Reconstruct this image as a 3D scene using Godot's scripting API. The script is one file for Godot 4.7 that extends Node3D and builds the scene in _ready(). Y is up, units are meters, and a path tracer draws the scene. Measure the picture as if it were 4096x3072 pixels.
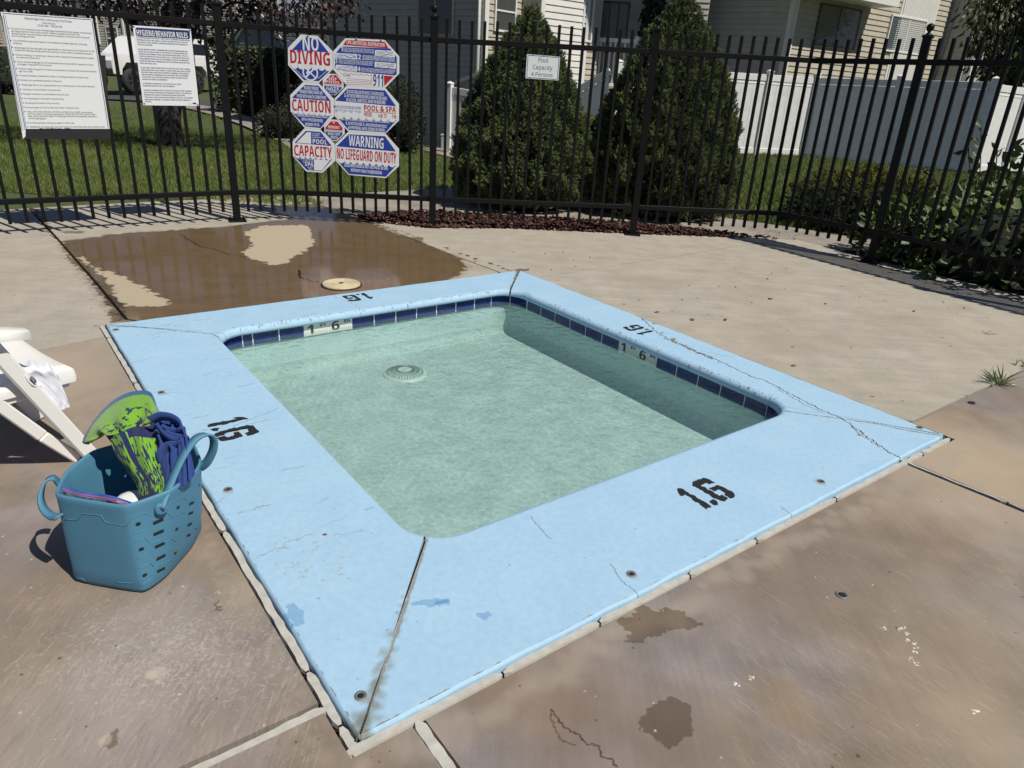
extends Node3D

# ---------------------------------------------------------------- camera numbers (pixels are those of the 4096 x 3072 photograph)
const FOC := 2840.0
const PITCH := 0.407715
const ROLL := 0.059719
var EYE := Vector3(0, 1.38, 0)
var FW := Vector3.ZERO
var RT := Vector3.ZERO
var UPV := Vector3.ZERO
var taken := {}
var M := {}
var rng := RandomNumberGenerator.new()
var noise_a := FastNoiseLite.new()
# pool frame: U runs from the far end to the near end, V from the right side to the left side
const PC := Vector3(-0.1453, 0, -3.2764)
const PU := Vector3(0.612933, 0, 0.790135)
const PV := Vector3(-0.790135, 0, 0.612933)

func at(px: float, py: float, d: float) -> Vector3:
	return EYE + FW * d + RT * (d * (px - 2048.0) / FOC) - UPV * (d * (py - 1536.0) / FOC)

func ray(px: float, py: float) -> Vector3:
	return at(px, py, 1.0) - EYE

func gnd(px: float, py: float, y := 0.0) -> Vector3:
	var r := ray(px, py)
	return EYE + r * ((y - EYE.y) / r.y)

func terrain(x: float, z: float) -> float:
	var dip := smoothstep(10.5, 17.0, -z) * (1.0 - smoothstep(1.0, 6.0, x))
	var rise := smoothstep(34.0, 50.0, -z) * (1.0 - smoothstep(-8.0, 3.0, x))
	return -0.3 * dip + 0.9 * rise

func land(px: float, py: float, lift := 0.0) -> Vector3:
	var y := 0.0
	var q := Vector3.ZERO
	for i in 14:
		q = gnd(px, py, y)
		y = lerpf(y, terrain(q.x, q.z), 0.7)
	q.y = terrain(q.x, q.z) + lift
	return q

func on_plane(px: float, py: float, p0: Vector3, n: Vector3) -> Vector3:
	var r := ray(px, py)
	return EYE + r * ((p0 - EYE).dot(n) / r.dot(n))

func pool_at(u: float, v: float, y := 0.0) -> Vector3:
	return PC + PU * u + PV * v + Vector3(0, y, 0)

func pool_uv(p: Vector3) -> Vector2:
	return Vector2((p - PC).dot(PU), (p - PC).dot(PV))

func flat(p: Vector3) -> Vector2:
	return Vector2(p.x, p.z)

func v3(p: Vector2, y: float) -> Vector3:
	return Vector3(p.x, y, p.y)

# ---------------------------------------------------------------- naming and tagging
func numbered(called: String) -> String:
	if not taken.has(called):
		taken[called] = 0
		return called
	taken[called] += 1
	return "%s_%03d" % [called, taken[called]]

func tag(o: Node, label: String, category: String, group := "") -> Node:
	o.set_meta("label", label)
	o.set_meta("category", category)
	if group != "":
		o.set_meta("group", group)
	return o

func thing(called: String, label: String, category: String, where := Vector3.ZERO, group := "") -> Node3D:
	var o := Node3D.new()
	o.name = numbered(called)
	add_child(o)
	o.position = where
	tag(o, label, category, group)
	return o

func put(called: String, mesh: Mesh, m: Material, parent: Node = null, where := Transform3D()) -> MeshInstance3D:
	var o := MeshInstance3D.new()
	o.mesh = mesh
	o.material_override = m
	if parent == null:
		o.name = numbered(called)
		add_child(o)
	else:
		var n := 0
		while parent.has_node(NodePath(called if n == 0 else "%s_%03d" % [called, n])):
			n += 1
		o.name = called if n == 0 else "%s_%03d" % [called, n]
		parent.add_child(o, true)
	o.transform = where
	return o

# quicker when very many pieces share one name
var piece_count := {}
func piece(called: String, mesh: Mesh, m: Material, parent: Node, where := Transform3D()) -> MeshInstance3D:
	var key := str(parent.get_instance_id()) + called
	var n: int = piece_count.get(key, 0)
	piece_count[key] = n + 1
	var o := MeshInstance3D.new()
	o.mesh = mesh
	o.material_override = m
	o.name = called if n == 0 else "%s_%03d" % [called, n]
	parent.add_child(o, true)
	o.transform = where
	return o

func empty(called: String, parent: Node) -> Node3D:
	var o := Node3D.new()
	o.name = called
	parent.add_child(o, true)
	return o

func structure(o: Node) -> Node:
	o.set_meta("kind", "structure")
	return o

# ---------------------------------------------------------------- geometry
func st(smooth := false) -> SurfaceTool:
	var s := SurfaceTool.new()
	s.begin(Mesh.PRIMITIVE_TRIANGLES)
	s.set_smooth_group(0 if smooth else -1)
	return s

func done(s: SurfaceTool) -> ArrayMesh:
	s.generate_normals()
	s.index()
	return s.commit()

func tri(s: SurfaceTool, a: Vector3, b: Vector3, c: Vector3) -> void:
	s.add_vertex(a); s.add_vertex(b); s.add_vertex(c)

func quad(s: SurfaceTool, a: Vector3, b: Vector3, c: Vector3, d: Vector3) -> void:
	s.add_vertex(a); s.add_vertex(b); s.add_vertex(c)
	s.add_vertex(a); s.add_vertex(c); s.add_vertex(d)

func box(s: SurfaceTool, t: Transform3D, e: Vector3) -> void:
	var h := e * 0.5
	var c := []
	for i in 8:
		c.append(t * Vector3(h.x if i & 1 else -h.x, h.y if i & 2 else -h.y, h.z if i & 4 else -h.z))
	quad(s, c[4], c[6], c[7], c[5]); quad(s, c[1], c[3], c[2], c[0])
	quad(s, c[5], c[7], c[3], c[1]); quad(s, c[0], c[2], c[6], c[4])
	quad(s, c[6], c[2], c[3], c[7]); quad(s, c[0], c[4], c[5], c[1])

func bevel_box(s: SurfaceTool, t: Transform3D, e: Vector3, b: float) -> void:
	# a box with chamfered edges
	var h := e * 0.5
	var P := func(sx: int, sy: int, sz: int, ax: int) -> Vector3:
		return t * Vector3(sx * (h.x - (0.0 if ax == 0 else b)), sy * (h.y - (0.0 if ax == 1 else b)), sz * (h.z - (0.0 if ax == 2 else b)))
	for k in [-1, 1]:
		for ax in 3:
			var q := []
			for w in [[-1, -1], [1, -1], [1, 1], [-1, 1]]:
				if ax == 0: q.append(P.call(k, w[0], w[1], 0))
				elif ax == 1: q.append(P.call(w[1], k, w[0], 1))
				else: q.append(P.call(w[0], w[1], k, 2))
			if k > 0: quad(s, q[3], q[2], q[1], q[0])
			else: quad(s, q[0], q[1], q[2], q[3])
	for i in [-1, 1]:
		for j in [-1, 1]:
			var f: bool = i * j > 0
			var z := [P.call(i, j, -1, 0), P.call(i, j, 1, 0), P.call(i, j, 1, 1), P.call(i, j, -1, 1)]
			var y := [P.call(i, -1, j, 2), P.call(i, 1, j, 2), P.call(i, 1, j, 0), P.call(i, -1, j, 0)]
			var x := [P.call(-1, i, j, 1), P.call(1, i, j, 1), P.call(1, i, j, 2), P.call(-1, i, j, 2)]
			for q in [z, y, x]:
				if f: quad(s, q[0], q[1], q[2], q[3])
				else: quad(s, q[3], q[2], q[1], q[0])
			for k in [-1, 1]:
				if i * j * k > 0: tri(s, P.call(i, j, k, 0), P.call(i, j, k, 2), P.call(i, j, k, 1))
				else: tri(s, P.call(i, j, k, 0), P.call(i, j, k, 1), P.call(i, j, k, 2))

func frame_of(dir: Vector3, hint := Vector3.UP) -> Basis:
	var y := dir.normalized()
	if absf(y.dot(hint)) > 0.98:
		hint = Vector3(0.2, 0.1, 1).normalized()
	var x := y.cross(hint).normalized()
	return Basis(x, y, x.cross(y))

func bar(s: SurfaceTool, a: Vector3, b: Vector3, w: float, d: float, hint := Vector3.UP, bev := 0.0) -> void:
	# a beam from a to b; w across (x), d along the hint side (z)
	var t := Transform3D(frame_of(b - a, hint), (a + b) * 0.5)
	var e := Vector3(w, a.distance_to(b), d)
	if bev > 0.0: bevel_box(s, t, e, bev)
	else: box(s, t, e)

func tube(s: SurfaceTool, pts: Array, radii, sides := 8, caps := true) -> void:
	var rings := []
	var ref := Vector3.UP
	for i in pts.size():
		var d: Vector3 = (pts[mini(i + 1, pts.size() - 1)] - pts[maxi(i - 1, 0)]).normalized()
		if absf(d.dot(ref)) > 0.95: ref = Vector3(1, 0.1, 0.2).normalized()
		var x := d.cross(ref).normalized()
		var y := x.cross(d)
		ref = y
		var r: float = radii[i] if radii is Array else radii
		var ring := []
		for k in sides:
			var a := TAU * k / sides
			ring.append(pts[i] + (x * cos(a) + y * sin(a)) * r)
		rings.append(ring)
	for i in rings.size() - 1:
		for k in sides:
			var n := (k + 1) % sides
			quad(s, rings[i][k], rings[i + 1][k], rings[i + 1][n], rings[i][n])
	if caps:
		for k in range(1, sides - 1):
			tri(s, rings[0][0], rings[0][k], rings[0][k + 1])
			tri(s, rings[-1][0], rings[-1][k + 1], rings[-1][k])

func ribbon_loop(s: SurfaceTool, pts: Array, wide: Vector3, w: float, th: float) -> void:
	# a strap of rectangular section swept along pts; wide = direction of its breadth
	var rings := []
	for i in pts.size():
		var d: Vector3 = (pts[mini(i + 1, pts.size() - 1)] - pts[maxi(i - 1, 0)]).normalized()
		var b := (wide - d * wide.dot(d)).normalized()
		var n := d.cross(b)
		rings.append([pts[i] + b * w * 0.5 + n * th * 0.5, pts[i] + b * w * 0.5 - n * th * 0.5, pts[i] - b * w * 0.5 - n * th * 0.5, pts[i] - b * w * 0.5 + n * th * 0.5])
	for i in rings.size() - 1:
		for k in 4:
			var n2 := (k + 1) % 4
			quad(s, rings[i][k], rings[i + 1][k], rings[i + 1][n2], rings[i][n2])
	quad(s, rings[0][0], rings[0][1], rings[0][2], rings[0][3])
	quad(s, rings[-1][3], rings[-1][2], rings[-1][1], rings[-1][0])

func lathe(s: SurfaceTool, profile: Array, t := Transform3D(), sides := 24) -> void:
	# profile: Vector2(radius, height) from the bottom up
	for i in profile.size() - 1:
		for k in sides:
			var a := TAU * k / sides
			var b := TAU * (k + 1) / sides
			var p := [profile[i], profile[i + 1]]
			var q := []
			for w in [[0, a], [1, a], [1, b], [0, b]]:
				q.append(t * Vector3(p[w[0]].x * cos(w[1]), p[w[0]].y, p[w[0]].x * sin(w[1])))
			if p[0].x > 1e-5: tri(s, q[0], q[2], q[3])
			if p[1].x > 1e-5: tri(s, q[0], q[1], q[2])

func prism(s: SurfaceTool, poly: PackedVector2Array, y0: float, y1: float, bottom := false) -> void:
	# poly lies in x/z
	var idx := Geometry2D.triangulate_polygon(poly)
	for i in range(0, idx.size(), 3):
		tri(s, v3(poly[idx[i]], y1), v3(poly[idx[i + 1]], y1), v3(poly[idx[i + 2]], y1))
		if bottom: tri(s, v3(poly[idx[i]], y0), v3(poly[idx[i + 2]], y0), v3(poly[idx[i + 1]], y0))
	for i in poly.size():
		var a := poly[i]
		var b := poly[(i + 1) % poly.size()]
		quad(s, v3(a, y0), v3(a, y1), v3(b, y1), v3(b, y0))

func plate(s: SurfaceTool, poly: Array, n: Vector3, th: float) -> void:
	# poly: coplanar 3-D points; front face at +n*th, back at 0
	var o: Vector3 = poly[0]
	var x: Vector3 = (poly[1] - o).normalized()
	var y := n.cross(x).normalized()
	var p2 := PackedVector2Array()
	for p in poly:
		p2.append(Vector2((p - o).dot(x), (p - o).dot(y)))
	var idx := Geometry2D.triangulate_polygon(p2)
	for i in range(0, idx.size(), 3):
		tri(s, poly[idx[i]] + n * th, poly[idx[i + 1]] + n * th, poly[idx[i + 2]] + n * th)
	if th > 0.0009:
		for i in range(0, idx.size(), 3):
			tri(s, poly[idx[i]], poly[idx[i + 2]], poly[idx[i + 1]])
		for i in poly.size():
			var a: Vector3 = poly[i]
			var b: Vector3 = poly[(i + 1) % poly.size()]
			quad(s, a, a + n * th, b + n * th, b)

func spline(pts: Array, steps: int) -> Array:
	var out := []
	for i in pts.size() - 1:
		var p0 = pts[maxi(i - 1, 0)]
		var p1 = pts[i]
		var p2 = pts[i + 1]
		var p3 = pts[mini(i + 2, pts.size() - 1)]
		for k in steps:
			var t := float(k) / steps
			out.append(0.5 * ((2.0 * p1) + (p2 - p0) * t + (2.0 * p0 - 5.0 * p1 + 4.0 * p2 - p3) * t * t + (3.0 * p1 - p0 - 3.0 * p2 + p3) * t * t * t))
	out.append(pts[-1])
	return out

func sheet(s: SurfaceTool, rows: Array, close := false) -> void:
	# rows of points, smooth-shaded grid
	for i in rows.size() - 1:
		var n: int = rows[i].size()
		for k in (n if close else n - 1):
			var k2 := (k + 1) % n
			quad(s, rows[i][k], rows[i + 1][k], rows[i + 1][k2], rows[i][k2])

func sheet_uv(rows: Array) -> ArrayMesh:
	var s := st(true)
	var nr := rows.size()
	for i in nr - 1:
		var n: int = rows[i].size()
		for k in n - 1:
			for w in [[0, 0], [1, 0], [1, 1], [0, 0], [1, 1], [0, 1]]:
				s.set_uv(Vector2(float(k + w[1]) / (n - 1), float(i + w[0]) / (nr - 1)))
				s.add_vertex(rows[i + w[0]][k + w[1]])
	s.generate_normals()
	s.index()
	return s.commit()

func multi(called: String, mesh: Mesh, m: Material, xf: Array, cols: Array, parent: Node = null) -> MultiMeshInstance3D:
	var mm := MultiMesh.new()
	mm.transform_format = MultiMesh.TRANSFORM_3D
	mm.use_colors = cols.size() > 0
	mm.mesh = mesh
	mm.instance_count = xf.size()
	for i in xf.size():
		mm.set_instance_transform(i, xf[i])
		if cols.size() > 0: mm.set_instance_color(i, cols[i])
	var o := MultiMeshInstance3D.new()
	o.multimesh = mm
	o.material_override = m
	o.name = numbered(called) if parent == null else called
	(parent if parent else self).add_child(o, true)
	return o

# ---------------------------------------------------------------- materials
func lin(r: float, g: float, b: float) -> Color:
	return Color(r, g, b).linear_to_srgb()

func mat(called: String, r: float, g: float, b: float, rough := 0.7, metal := 0.0) -> StandardMaterial3D:
	var m := StandardMaterial3D.new()
	m.resource_name = called
	m.albedo_color = lin(r, g, b)
	m.roughness = rough
	m.metallic = metal
	M[called] = m
	return m

func noise_tex(freq: float, octaves := 4, size := 256, normal := false, bump := 4.0, kind := FastNoiseLite.TYPE_SIMPLEX_SMOOTH, sd := 3) -> NoiseTexture2D:
	var n := FastNoiseLite.new()
	n.noise_type = kind
	n.frequency = freq
	n.fractal_octaves = octaves
	n.seed = sd
	var t := NoiseTexture2D.new()
	t.width = size
	t.height = size
	t.seamless = true
	t.noise = n
	t.as_normal_map = normal
	t.bump_strength = bump
	return t

func relief(m: StandardMaterial3D, t: Texture2D, per_metre: float, cm: float) -> void:
	m.heightmap_enabled = true
	m.heightmap_texture = t
	m.heightmap_scale = cm
	if m.albedo_texture == null:
		m.uv1_triplanar = true
		m.uv1_world_triplanar = true
		m.uv1_scale = Vector3.ONE * per_metre

func tint_noise(m: StandardMaterial3D, lo: float, hi: float, freq: float, per_metre: float, sd := 5) -> void:
	# multiplies the base colour with a soft pattern between lo and hi
	var t := noise_tex(freq, 5, 256, false, 1.0, FastNoiseLite.TYPE_SIMPLEX_SMOOTH, sd)
	var g := Gradient.new()
	g.set_color(0, Color(lo, lo, lo)); g.set_color(1, Color(hi, hi, hi))
	t.color_ramp = g
	m.albedo_texture = t
	m.uv1_triplanar = true
	m.uv1_world_triplanar = true
	m.uv1_scale = Vector3.ONE * per_metre

# ---------------------------------------------------------------- painting on textures: {img, o (Vector2 origin), s (pixels per metre)}
func paint_poly(t: Dictionary, poly: PackedVector2Array, c: Color, alpha: float, rough_edge: float, freq := 9.0, speckle := 0.0) -> void:
	var img: Image = t.img
	var lo := poly[0]
	var hi := poly[0]
	for p in poly:
		lo = lo.min(p); hi = hi.max(p)
	var a: Vector2 = ((lo - Vector2.ONE * rough_edge - t.o) * t.s).floor()
	var b: Vector2 = ((hi + Vector2.ONE * rough_edge - t.o) * t.s).ceil()
	for y in range(maxi(0, int(a.y)), mini(img.get_height(), int(b.y) + 1)):
		for x in range(maxi(0, int(a.x)), mini(img.get_width(), int(b.x) + 1)):
			var p: Vector2 = t.o + Vector2(x + 0.5, y + 0.5) / t.s
			var q := p
			if rough_edge > 0.0:
				q += Vector2(noise_a.get_noise_2d(p.x * freq * 10, p.y * freq * 10), noise_a.get_noise_2d(p.x * freq * 10 + 500, p.y * freq * 10)) * rough_edge * 2.0
			if Geometry2D.is_point_in_polygon(q, poly):
				if speckle > 0.0 and noise_a.get_noise_2d(p.x * 900, p.y * 900) > 1.0 - speckle * 2.0:
					continue
				var old := img.get_pixel(x, y)
				img.set_pixel(x, y, old.lerp(c, alpha) if alpha <= 1.0 else old * c)

func multiply_poly(t: Dictionary, poly: PackedVector2Array, c: Color, rough_edge: float, freq := 9.0) -> void:
	paint_poly(t, poly, c, 2.0, rough_edge, freq)

func paint_blob(t: Dictionary, c2: Vector2, r: float, c: Color, alpha: float, sharp := 0.5) -> void:
	var img: Image = t.img
	var a: Vector2 = (c2 - Vector2.ONE * r * 1.4 - t.o) * t.s
	var b: Vector2 = (c2 + Vector2.ONE * r * 1.4 - t.o) * t.s
	for y in range(maxi(0, int(a.y)), mini(img.get_height(), int(b.y) + 1)):
		for x in range(maxi(0, int(a.x)), mini(img.get_width(), int(b.x) + 1)):
			var p: Vector2 = t.o + Vector2(x + 0.5, y + 0.5) / t.s
			var k := p.distance_to(c2) / r * (1.0 + 0.6 * noise_a.get_noise_2d(p.x * 4.0 / r, p.y * 4.0 / r))
			var w := (1.0 - smoothstep(sharp, 1.0, k)) * alpha
			if w > 0.004:
				img.set_pixel(x, y, img.get_pixel(x, y).lerp(c, w))

func paint_line(t: Dictionary, pts: Array, width: float, c: Color, alpha: float, wobble := 0.0) -> void:
	var img: Image = t.img
	for i in pts.size() - 1:
		var a: Vector2 = pts[i]
		var b: Vector2 = pts[i + 1]
		var n := maxi(1, int(a.distance_to(b) * t.s * 1.6))
		var side := (b - a).orthogonal().normalized()
		for k in n + 1:
			var p := a.lerp(b, float(k) / n)
			p += side * wobble * (noise_a.get_noise_2d(p.x * 180, p.y * 180) + 0.5 * noise_a.get_noise_2d(p.x * 700, p.y * 700))
			var w := width * (0.75 + 0.7 * noise_a.get_noise_2d(p.x * 300 + 77, p.y * 300))
			var r := maxf(w * 0.5 * t.s, 0.5)
			var q: Vector2 = (p - t.o) * t.s
			for y in range(int(floor(q.y - r)), int(ceil(q.y + r)) + 1):
				for x in range(int(floor(q.x - r)), int(ceil(q.x + r)) + 1):
					if x < 0 or y < 0 or x >= img.get_width() or y >= img.get_height(): continue
					var d := Vector2(x + 0.5, y + 0.5).distance_to(q)
					if d <= r + 0.2:
						img.set_pixel(x, y, img.get_pixel(x, y).lerp(c, alpha))

# ---------------------------------------------------------------- lettering
var fonts := {}
func font(bold: bool) -> Font:
	if not fonts.has(bold):
		var f := SystemFont.new()
		f.font_names = PackedStringArray(["Droid Sans"])
		f.font_weight = 700 if bold else 400
		fonts[bold] = f
	return fonts[bold]

func text_on(s: SurfaceTool, txt: String, a: Vector3, b: Vector3, cap: float, n: Vector3, off: float, bold := true, fit := true) -> void:
	# lettering whose base line runs from a to b, cap metres tall, lifted by off along n
	var tm := TextMesh.new()
	tm.font = font(bold)
	tm.font_size = 32
	tm.pixel_size = 0.01
	tm.depth = 0.0
	tm.curve_step = 3.0
	tm.horizontal_alignment = HORIZONTAL_ALIGNMENT_LEFT
	tm.vertical_alignment = VERTICAL_ALIGNMENT_CENTER
	tm.text = "H"
	var hb := tm.get_aabb()
	tm.text = txt
	var bb := tm.get_aabb()
	if bb.size.x <= 0.0: return
	var x := (b - a).normalized()
	var y := n.cross(x).normalized()
	var sx := a.distance_to(b) / bb.size.x if fit else cap / hb.size.y
	var sy := cap / hb.size.y
	var t := Transform3D(Basis(x * sx, y * sy, n), a + n * off - x * sx * bb.position.x - y * sy * hb.position.y)
	var ar := tm.surface_get_arrays(0)
	var vs: PackedVector3Array = ar[Mesh.ARRAY_VERTEX]
	var ix = ar[Mesh.ARRAY_INDEX]
	if ix == null: ix = PackedInt32Array(range(vs.size()))
	for i in ix: s.add_vertex(t * vs[i])

# ================================================================ the scene
func _ready() -> void:
	rng.seed = 11
	noise_a.noise_type = FastNoiseLite.TYPE_SIMPLEX_SMOOTH
	noise_a.frequency = 0.1
	noise_a.fractal_octaves = 3
	noise_a.seed = 4
	# camera
	var cp := cos(PITCH)
	var sp := sin(PITCH)
	FW = Vector3(0, -sp, -cp)
	var up0 := Vector3(0, cp, -sp)
	RT = Vector3.RIGHT * cos(ROLL) + up0 * sin(ROLL)
	UPV = up0 * cos(ROLL) - Vector3.RIGHT * sin(ROLL)
	var cam := Camera3D.new()
	cam.name = "camera"
	add_child(cam)
	cam.transform = Transform3D(Basis(RT, UPV, -FW), EYE)
	cam.fov = rad_to_deg(2.0 * atan(1536.0 / FOC))
	cam.near = 0.05
	cam.far = 400.0
	cam.current = true
	# sky
	var we := WorldEnvironment.new()
	we.name = "world_environment"
	var env := Environment.new()
	env.background_mode = Environment.BG_SKY
	var sk := ProceduralSkyMaterial.new()
	sk.sky_top_color = Color(0.27, 0.39, 0.60)
	sk.sky_horizon_color = Color(0.68, 0.72, 0.77)
	sk.sky_curve = 0.12
	sk.ground_bottom_color = Color(0.22, 0.21, 0.19)
	sk.ground_horizon_color = Color(0.42, 0.42, 0.41)
	var cl := noise_tex(0.006, 5, 1024, false, 1.0, FastNoiseLite.TYPE_SIMPLEX_SMOOTH, 8)
	cl.height = 512
	var cg := Gradient.new()
	cg.set_color(0, Color(1, 1, 1, 0)); cg.set_color(1, Color(1, 1, 1, 0.85))
	cg.set_offset(0, 0.5); cg.set_offset(1, 0.95)
	cl.color_ramp = cg
	sk.sky_cover = cl
	sk.sky_cover_modulate = Color(0.5, 0.5, 0.52)
	sk.energy_multiplier = 0.60
	var sky := Sky.new()
	sky.sky_material = sk
	env.sky = sky
	env.tonemap_mode = Environment.TONE_MAPPER_LINEAR
	env.tonemap_exposure = 1.0
	env.sdfgi_enabled = true
	env.ssao_enabled = true
	env.ssil_enabled = true
	we.environment = env
	add_child(we)
	# sun
	var sun := DirectionalLight3D.new()
	sun.name = "sun"
	var el := deg_to_rad(55.5)
	var to_sun := Vector3(0.82 * cos(el), sin(el), 0.572 * cos(el)).normalized()
	sun.light_energy = 1.55
	sun.light_color = Color(1.0, 0.975, 0.925)
	sun.light_angular_distance = 0.53
	sun.shadow_enabled = true
	add_child(sun)
	sun.look_at_from_position(to_sun * 30.0, Vector3.ZERO, Vector3.UP)
	make_materials()
	make_ground()
	make_deck()
	make_pool()
	make_fence()
	make_signs()
	make_buildings()
	make_vinyl_fence()
	make_plants()
	make_trees()
	make_street()
	make_chair()
	make_bag()
	make_small_things()

func make_materials() -> void:
	var grain := noise_tex(0.16, 4, 256)
	M.grain = grain
	mat("grass_soil", 0.055, 0.075, 0.02, 0.95)
	mat("path_concrete", 0.33, 0.295, 0.25, 0.9); tint_noise(M.path_concrete, 0.78, 1.0, 0.02, 0.35)
	mat("asphalt", 0.075, 0.075, 0.078, 0.9); tint_noise(M.asphalt, 0.75, 1.0, 0.05, 0.5)
	mat("sub_base", 0.035, 0.027, 0.02, 1.0); tint_noise(M.sub_base, 0.5, 1.0, 0.05, 3.0)
	mat("caulk", 0.50, 0.485, 0.44, 0.8); tint_noise(M.caulk, 0.88, 1.0, 0.03, 3.0)
	mat("black_paint", 0.008, 0.008, 0.009, 0.42); M.black_paint.metallic_specular = 0.28; relief(M.black_paint, noise_tex(0.2, 3, 128), 14.0, 0.04)
	mat("sign_white", 0.70, 0.73, 0.76, 0.35)
	mat("sign_back", 0.62, 0.63, 0.63, 0.5)
	mat("sign_blue", 0.018, 0.045, 0.30, 0.4)
	mat("sign_navy", 0.012, 0.025, 0.12, 0.4)
	mat("sign_red", 0.46, 0.012, 0.03, 0.4)
	mat("ink_dark", 0.03, 0.035, 0.06, 0.5)
	mat("sign_line", 0.03, 0.07, 0.20, 0.5)
	mat("sign_black", 0.012, 0.012, 0.014, 0.6)
	mat("steel", 0.16, 0.165, 0.16, 0.6, 0.3)
	mat("tile_blue", 0.018, 0.036, 0.22, 0.14); tint_noise(M.tile_blue, 0.55, 1.0, 0.03, 4.0)
	mat("tile_white", 0.62, 0.66, 0.60, 0.2)
	mat("grout", 0.70, 0.74, 0.70, 0.8)
	mat("plaster", 0.42, 0.625, 0.59, 0.8); tint_noise(M.plaster, 0.88, 1.0, 0.02, 0.8)
	mat("plastic_aqua", 0.55, 0.74, 0.68, 0.4)
	mat("grate_gap_dark", 0.10, 0.19, 0.16, 0.9)
	mat("hole_dark", 0.008, 0.01, 0.01, 0.9)  # near-black plates and discs stand for the shade inside small openings
	mat("lid_cream", 0.62, 0.53, 0.34, 0.5); tint_noise(M.lid_cream, 0.85, 1.0, 0.05, 3.0)
	mat("siding_cream", 0.50, 0.46, 0.375, 0.65); tint_noise(M.siding_cream, 0.9, 1.0, 0.02, 0.7)
	mat("siding_shade", 0.52, 0.50, 0.445, 0.65); tint_noise(M.siding_shade, 0.9, 1.0, 0.02, 0.7)  # cream siding copy, colour lifted and greyed mainly for walls out of the sun
	mat("siding_white", 0.74, 0.73, 0.70, 0.6); tint_noise(M.siding_white, 0.93, 1.0, 0.02, 0.7)
	mat("siding_gray", 0.20, 0.235, 0.25, 0.65); tint_noise(M.siding_gray, 0.9, 1.0, 0.02, 0.7)
	mat("trim_white", 0.72, 0.72, 0.70, 0.5)
	mat("vinyl", 0.82, 0.825, 0.82, 0.42); tint_noise(M.vinyl, 0.93, 1.0, 0.02, 0.9)
	mat("roof_shingle", 0.075, 0.078, 0.085, 0.95); tint_noise(M.roof_shingle, 0.6, 1.0, 0.06, 1.0)
	mat("brick", 0.22, 0.16, 0.12, 0.9); tint_noise(M.brick, 0.5, 1.0, 0.06, 1.5)
	mat("dim_room_panel", 0.02, 0.02, 0.022, 0.8)  # flat panel colour standing for the unlit interior behind the glass
	mat("blind", 0.15, 0.195, 0.17, 0.6)
	mat("curtain", 0.16, 0.15, 0.13, 0.8)
	var gl := mat("glass", 0.6, 0.65, 0.66, 0.04)
	gl.albedo_color.a = 0.06
	gl.transparency = BaseMaterial3D.TRANSPARENCY_ALPHA
	mat("bronze_frame", 0.10, 0.075, 0.05, 0.5)
	mat("utility_green", 0.30, 0.35, 0.30, 0.6)
	mat("bark", 0.055, 0.045, 0.038, 0.95); tint_noise(M.bark, 0.4, 1.0, 0.05, 2.0)
	M.bark.heightmap_enabled = true; M.bark.heightmap_texture = noise_tex(0.05, 4, 256); M.bark.heightmap_scale = 2.0
	mat("mulch", 0.085, 0.032, 0.022, 0.95); tint_noise(M.mulch, 0.35, 1.0, 0.08, 3.0)
	for k in [["leaf", 0.8], ["needle", 0.9], ["blade", 0.7]]:
		var m := mat(k[0], 1, 1, 1, k[1])
		m.vertex_color_use_as_albedo = true
		m.cull_mode = BaseMaterial3D.CULL_DISABLED
		m.backlight_enabled = k[0] != "needle"
		m.backlight = Color(0.35, 0.35, 0.35)
	M.leaf.roughness = 0.55
	mat("resin_white", 0.74, 0.73, 0.70, 0.45); relief(M.resin_white, noise_tex(0.2, 3, 128), 10.0, 0.02)
	mat("rubber", 0.03, 0.03, 0.03, 0.8)
	mat("pickup_white", 0.74, 0.74, 0.74, 0.25); M.pickup_white.clearcoat_enabled = true
	mat("car_black", 0.012, 0.012, 0.013, 0.5)
	mat("car_glass", 0.015, 0.018, 0.02, 0.05)
	mat("alloy", 0.10, 0.10, 0.11, 0.4, 0.6)
	mat("lamp_orange", 0.5, 0.2, 0.06, 0.3)
	mat("eva_teal", 0.066, 0.205, 0.315, 0.62); relief(M.eva_teal, noise_tex(0.3, 2, 128), 30.0, 0.012)
	mat("cloth_white", 0.74, 0.74, 0.80, 0.9)
	mat("trouser", 0.02, 0.02, 0.025, 0.8)
	mat("skin", 0.35, 0.2, 0.14, 0.6)
	mat("cup_white", 0.72, 0.73, 0.74, 0.4)
	var zb := mat("bag_film", 0.75, 0.75, 0.85, 0.08)
	zb.albedo_color.a = 0.5
	zb.transparency = BaseMaterial3D.TRANSPARENCY_ALPHA
	mat("zip_blue", 0.05, 0.12, 0.45, 0.3)
	mat("zip_pink", 0.40, 0.12, 0.28, 0.3)

func speckle(m: StandardMaterial3D, lo := 0.80) -> void:
	# fine sand grain multiplied over the broad colours
	if not M.has("sand"):
		var t := noise_tex(0.32, 5, 512, false, 1.0, FastNoiseLite.TYPE_SIMPLEX_SMOOTH, 91)
		var g := Gradient.new()
		g.set_offset(0, 0.15); g.set_color(0, Color(lo, lo, lo)); g.set_offset(1, 0.75); g.set_color(1, Color(1, 1, 1))
		t.color_ramp = g
		M.sand = t
	m.detail_enabled = true
	m.detail_blend_mode = BaseMaterial3D.BLEND_MODE_MUL
	m.detail_albedo = M.sand
	m.detail_uv_layer = BaseMaterial3D.DETAIL_UV_2
	m.uv2_triplanar = true
	m.uv2_world_triplanar = true
	m.uv2_scale = Vector3.ONE * 1.7

# ---------------------------------------------------------------- ground, lawn, paths, road
func strip_land(px: Array, lift: float) -> PackedVector2Array:
	var p := PackedVector2Array()
	for q in px:
		p.append(flat(land(q[0], q[1])))
	return p

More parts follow.
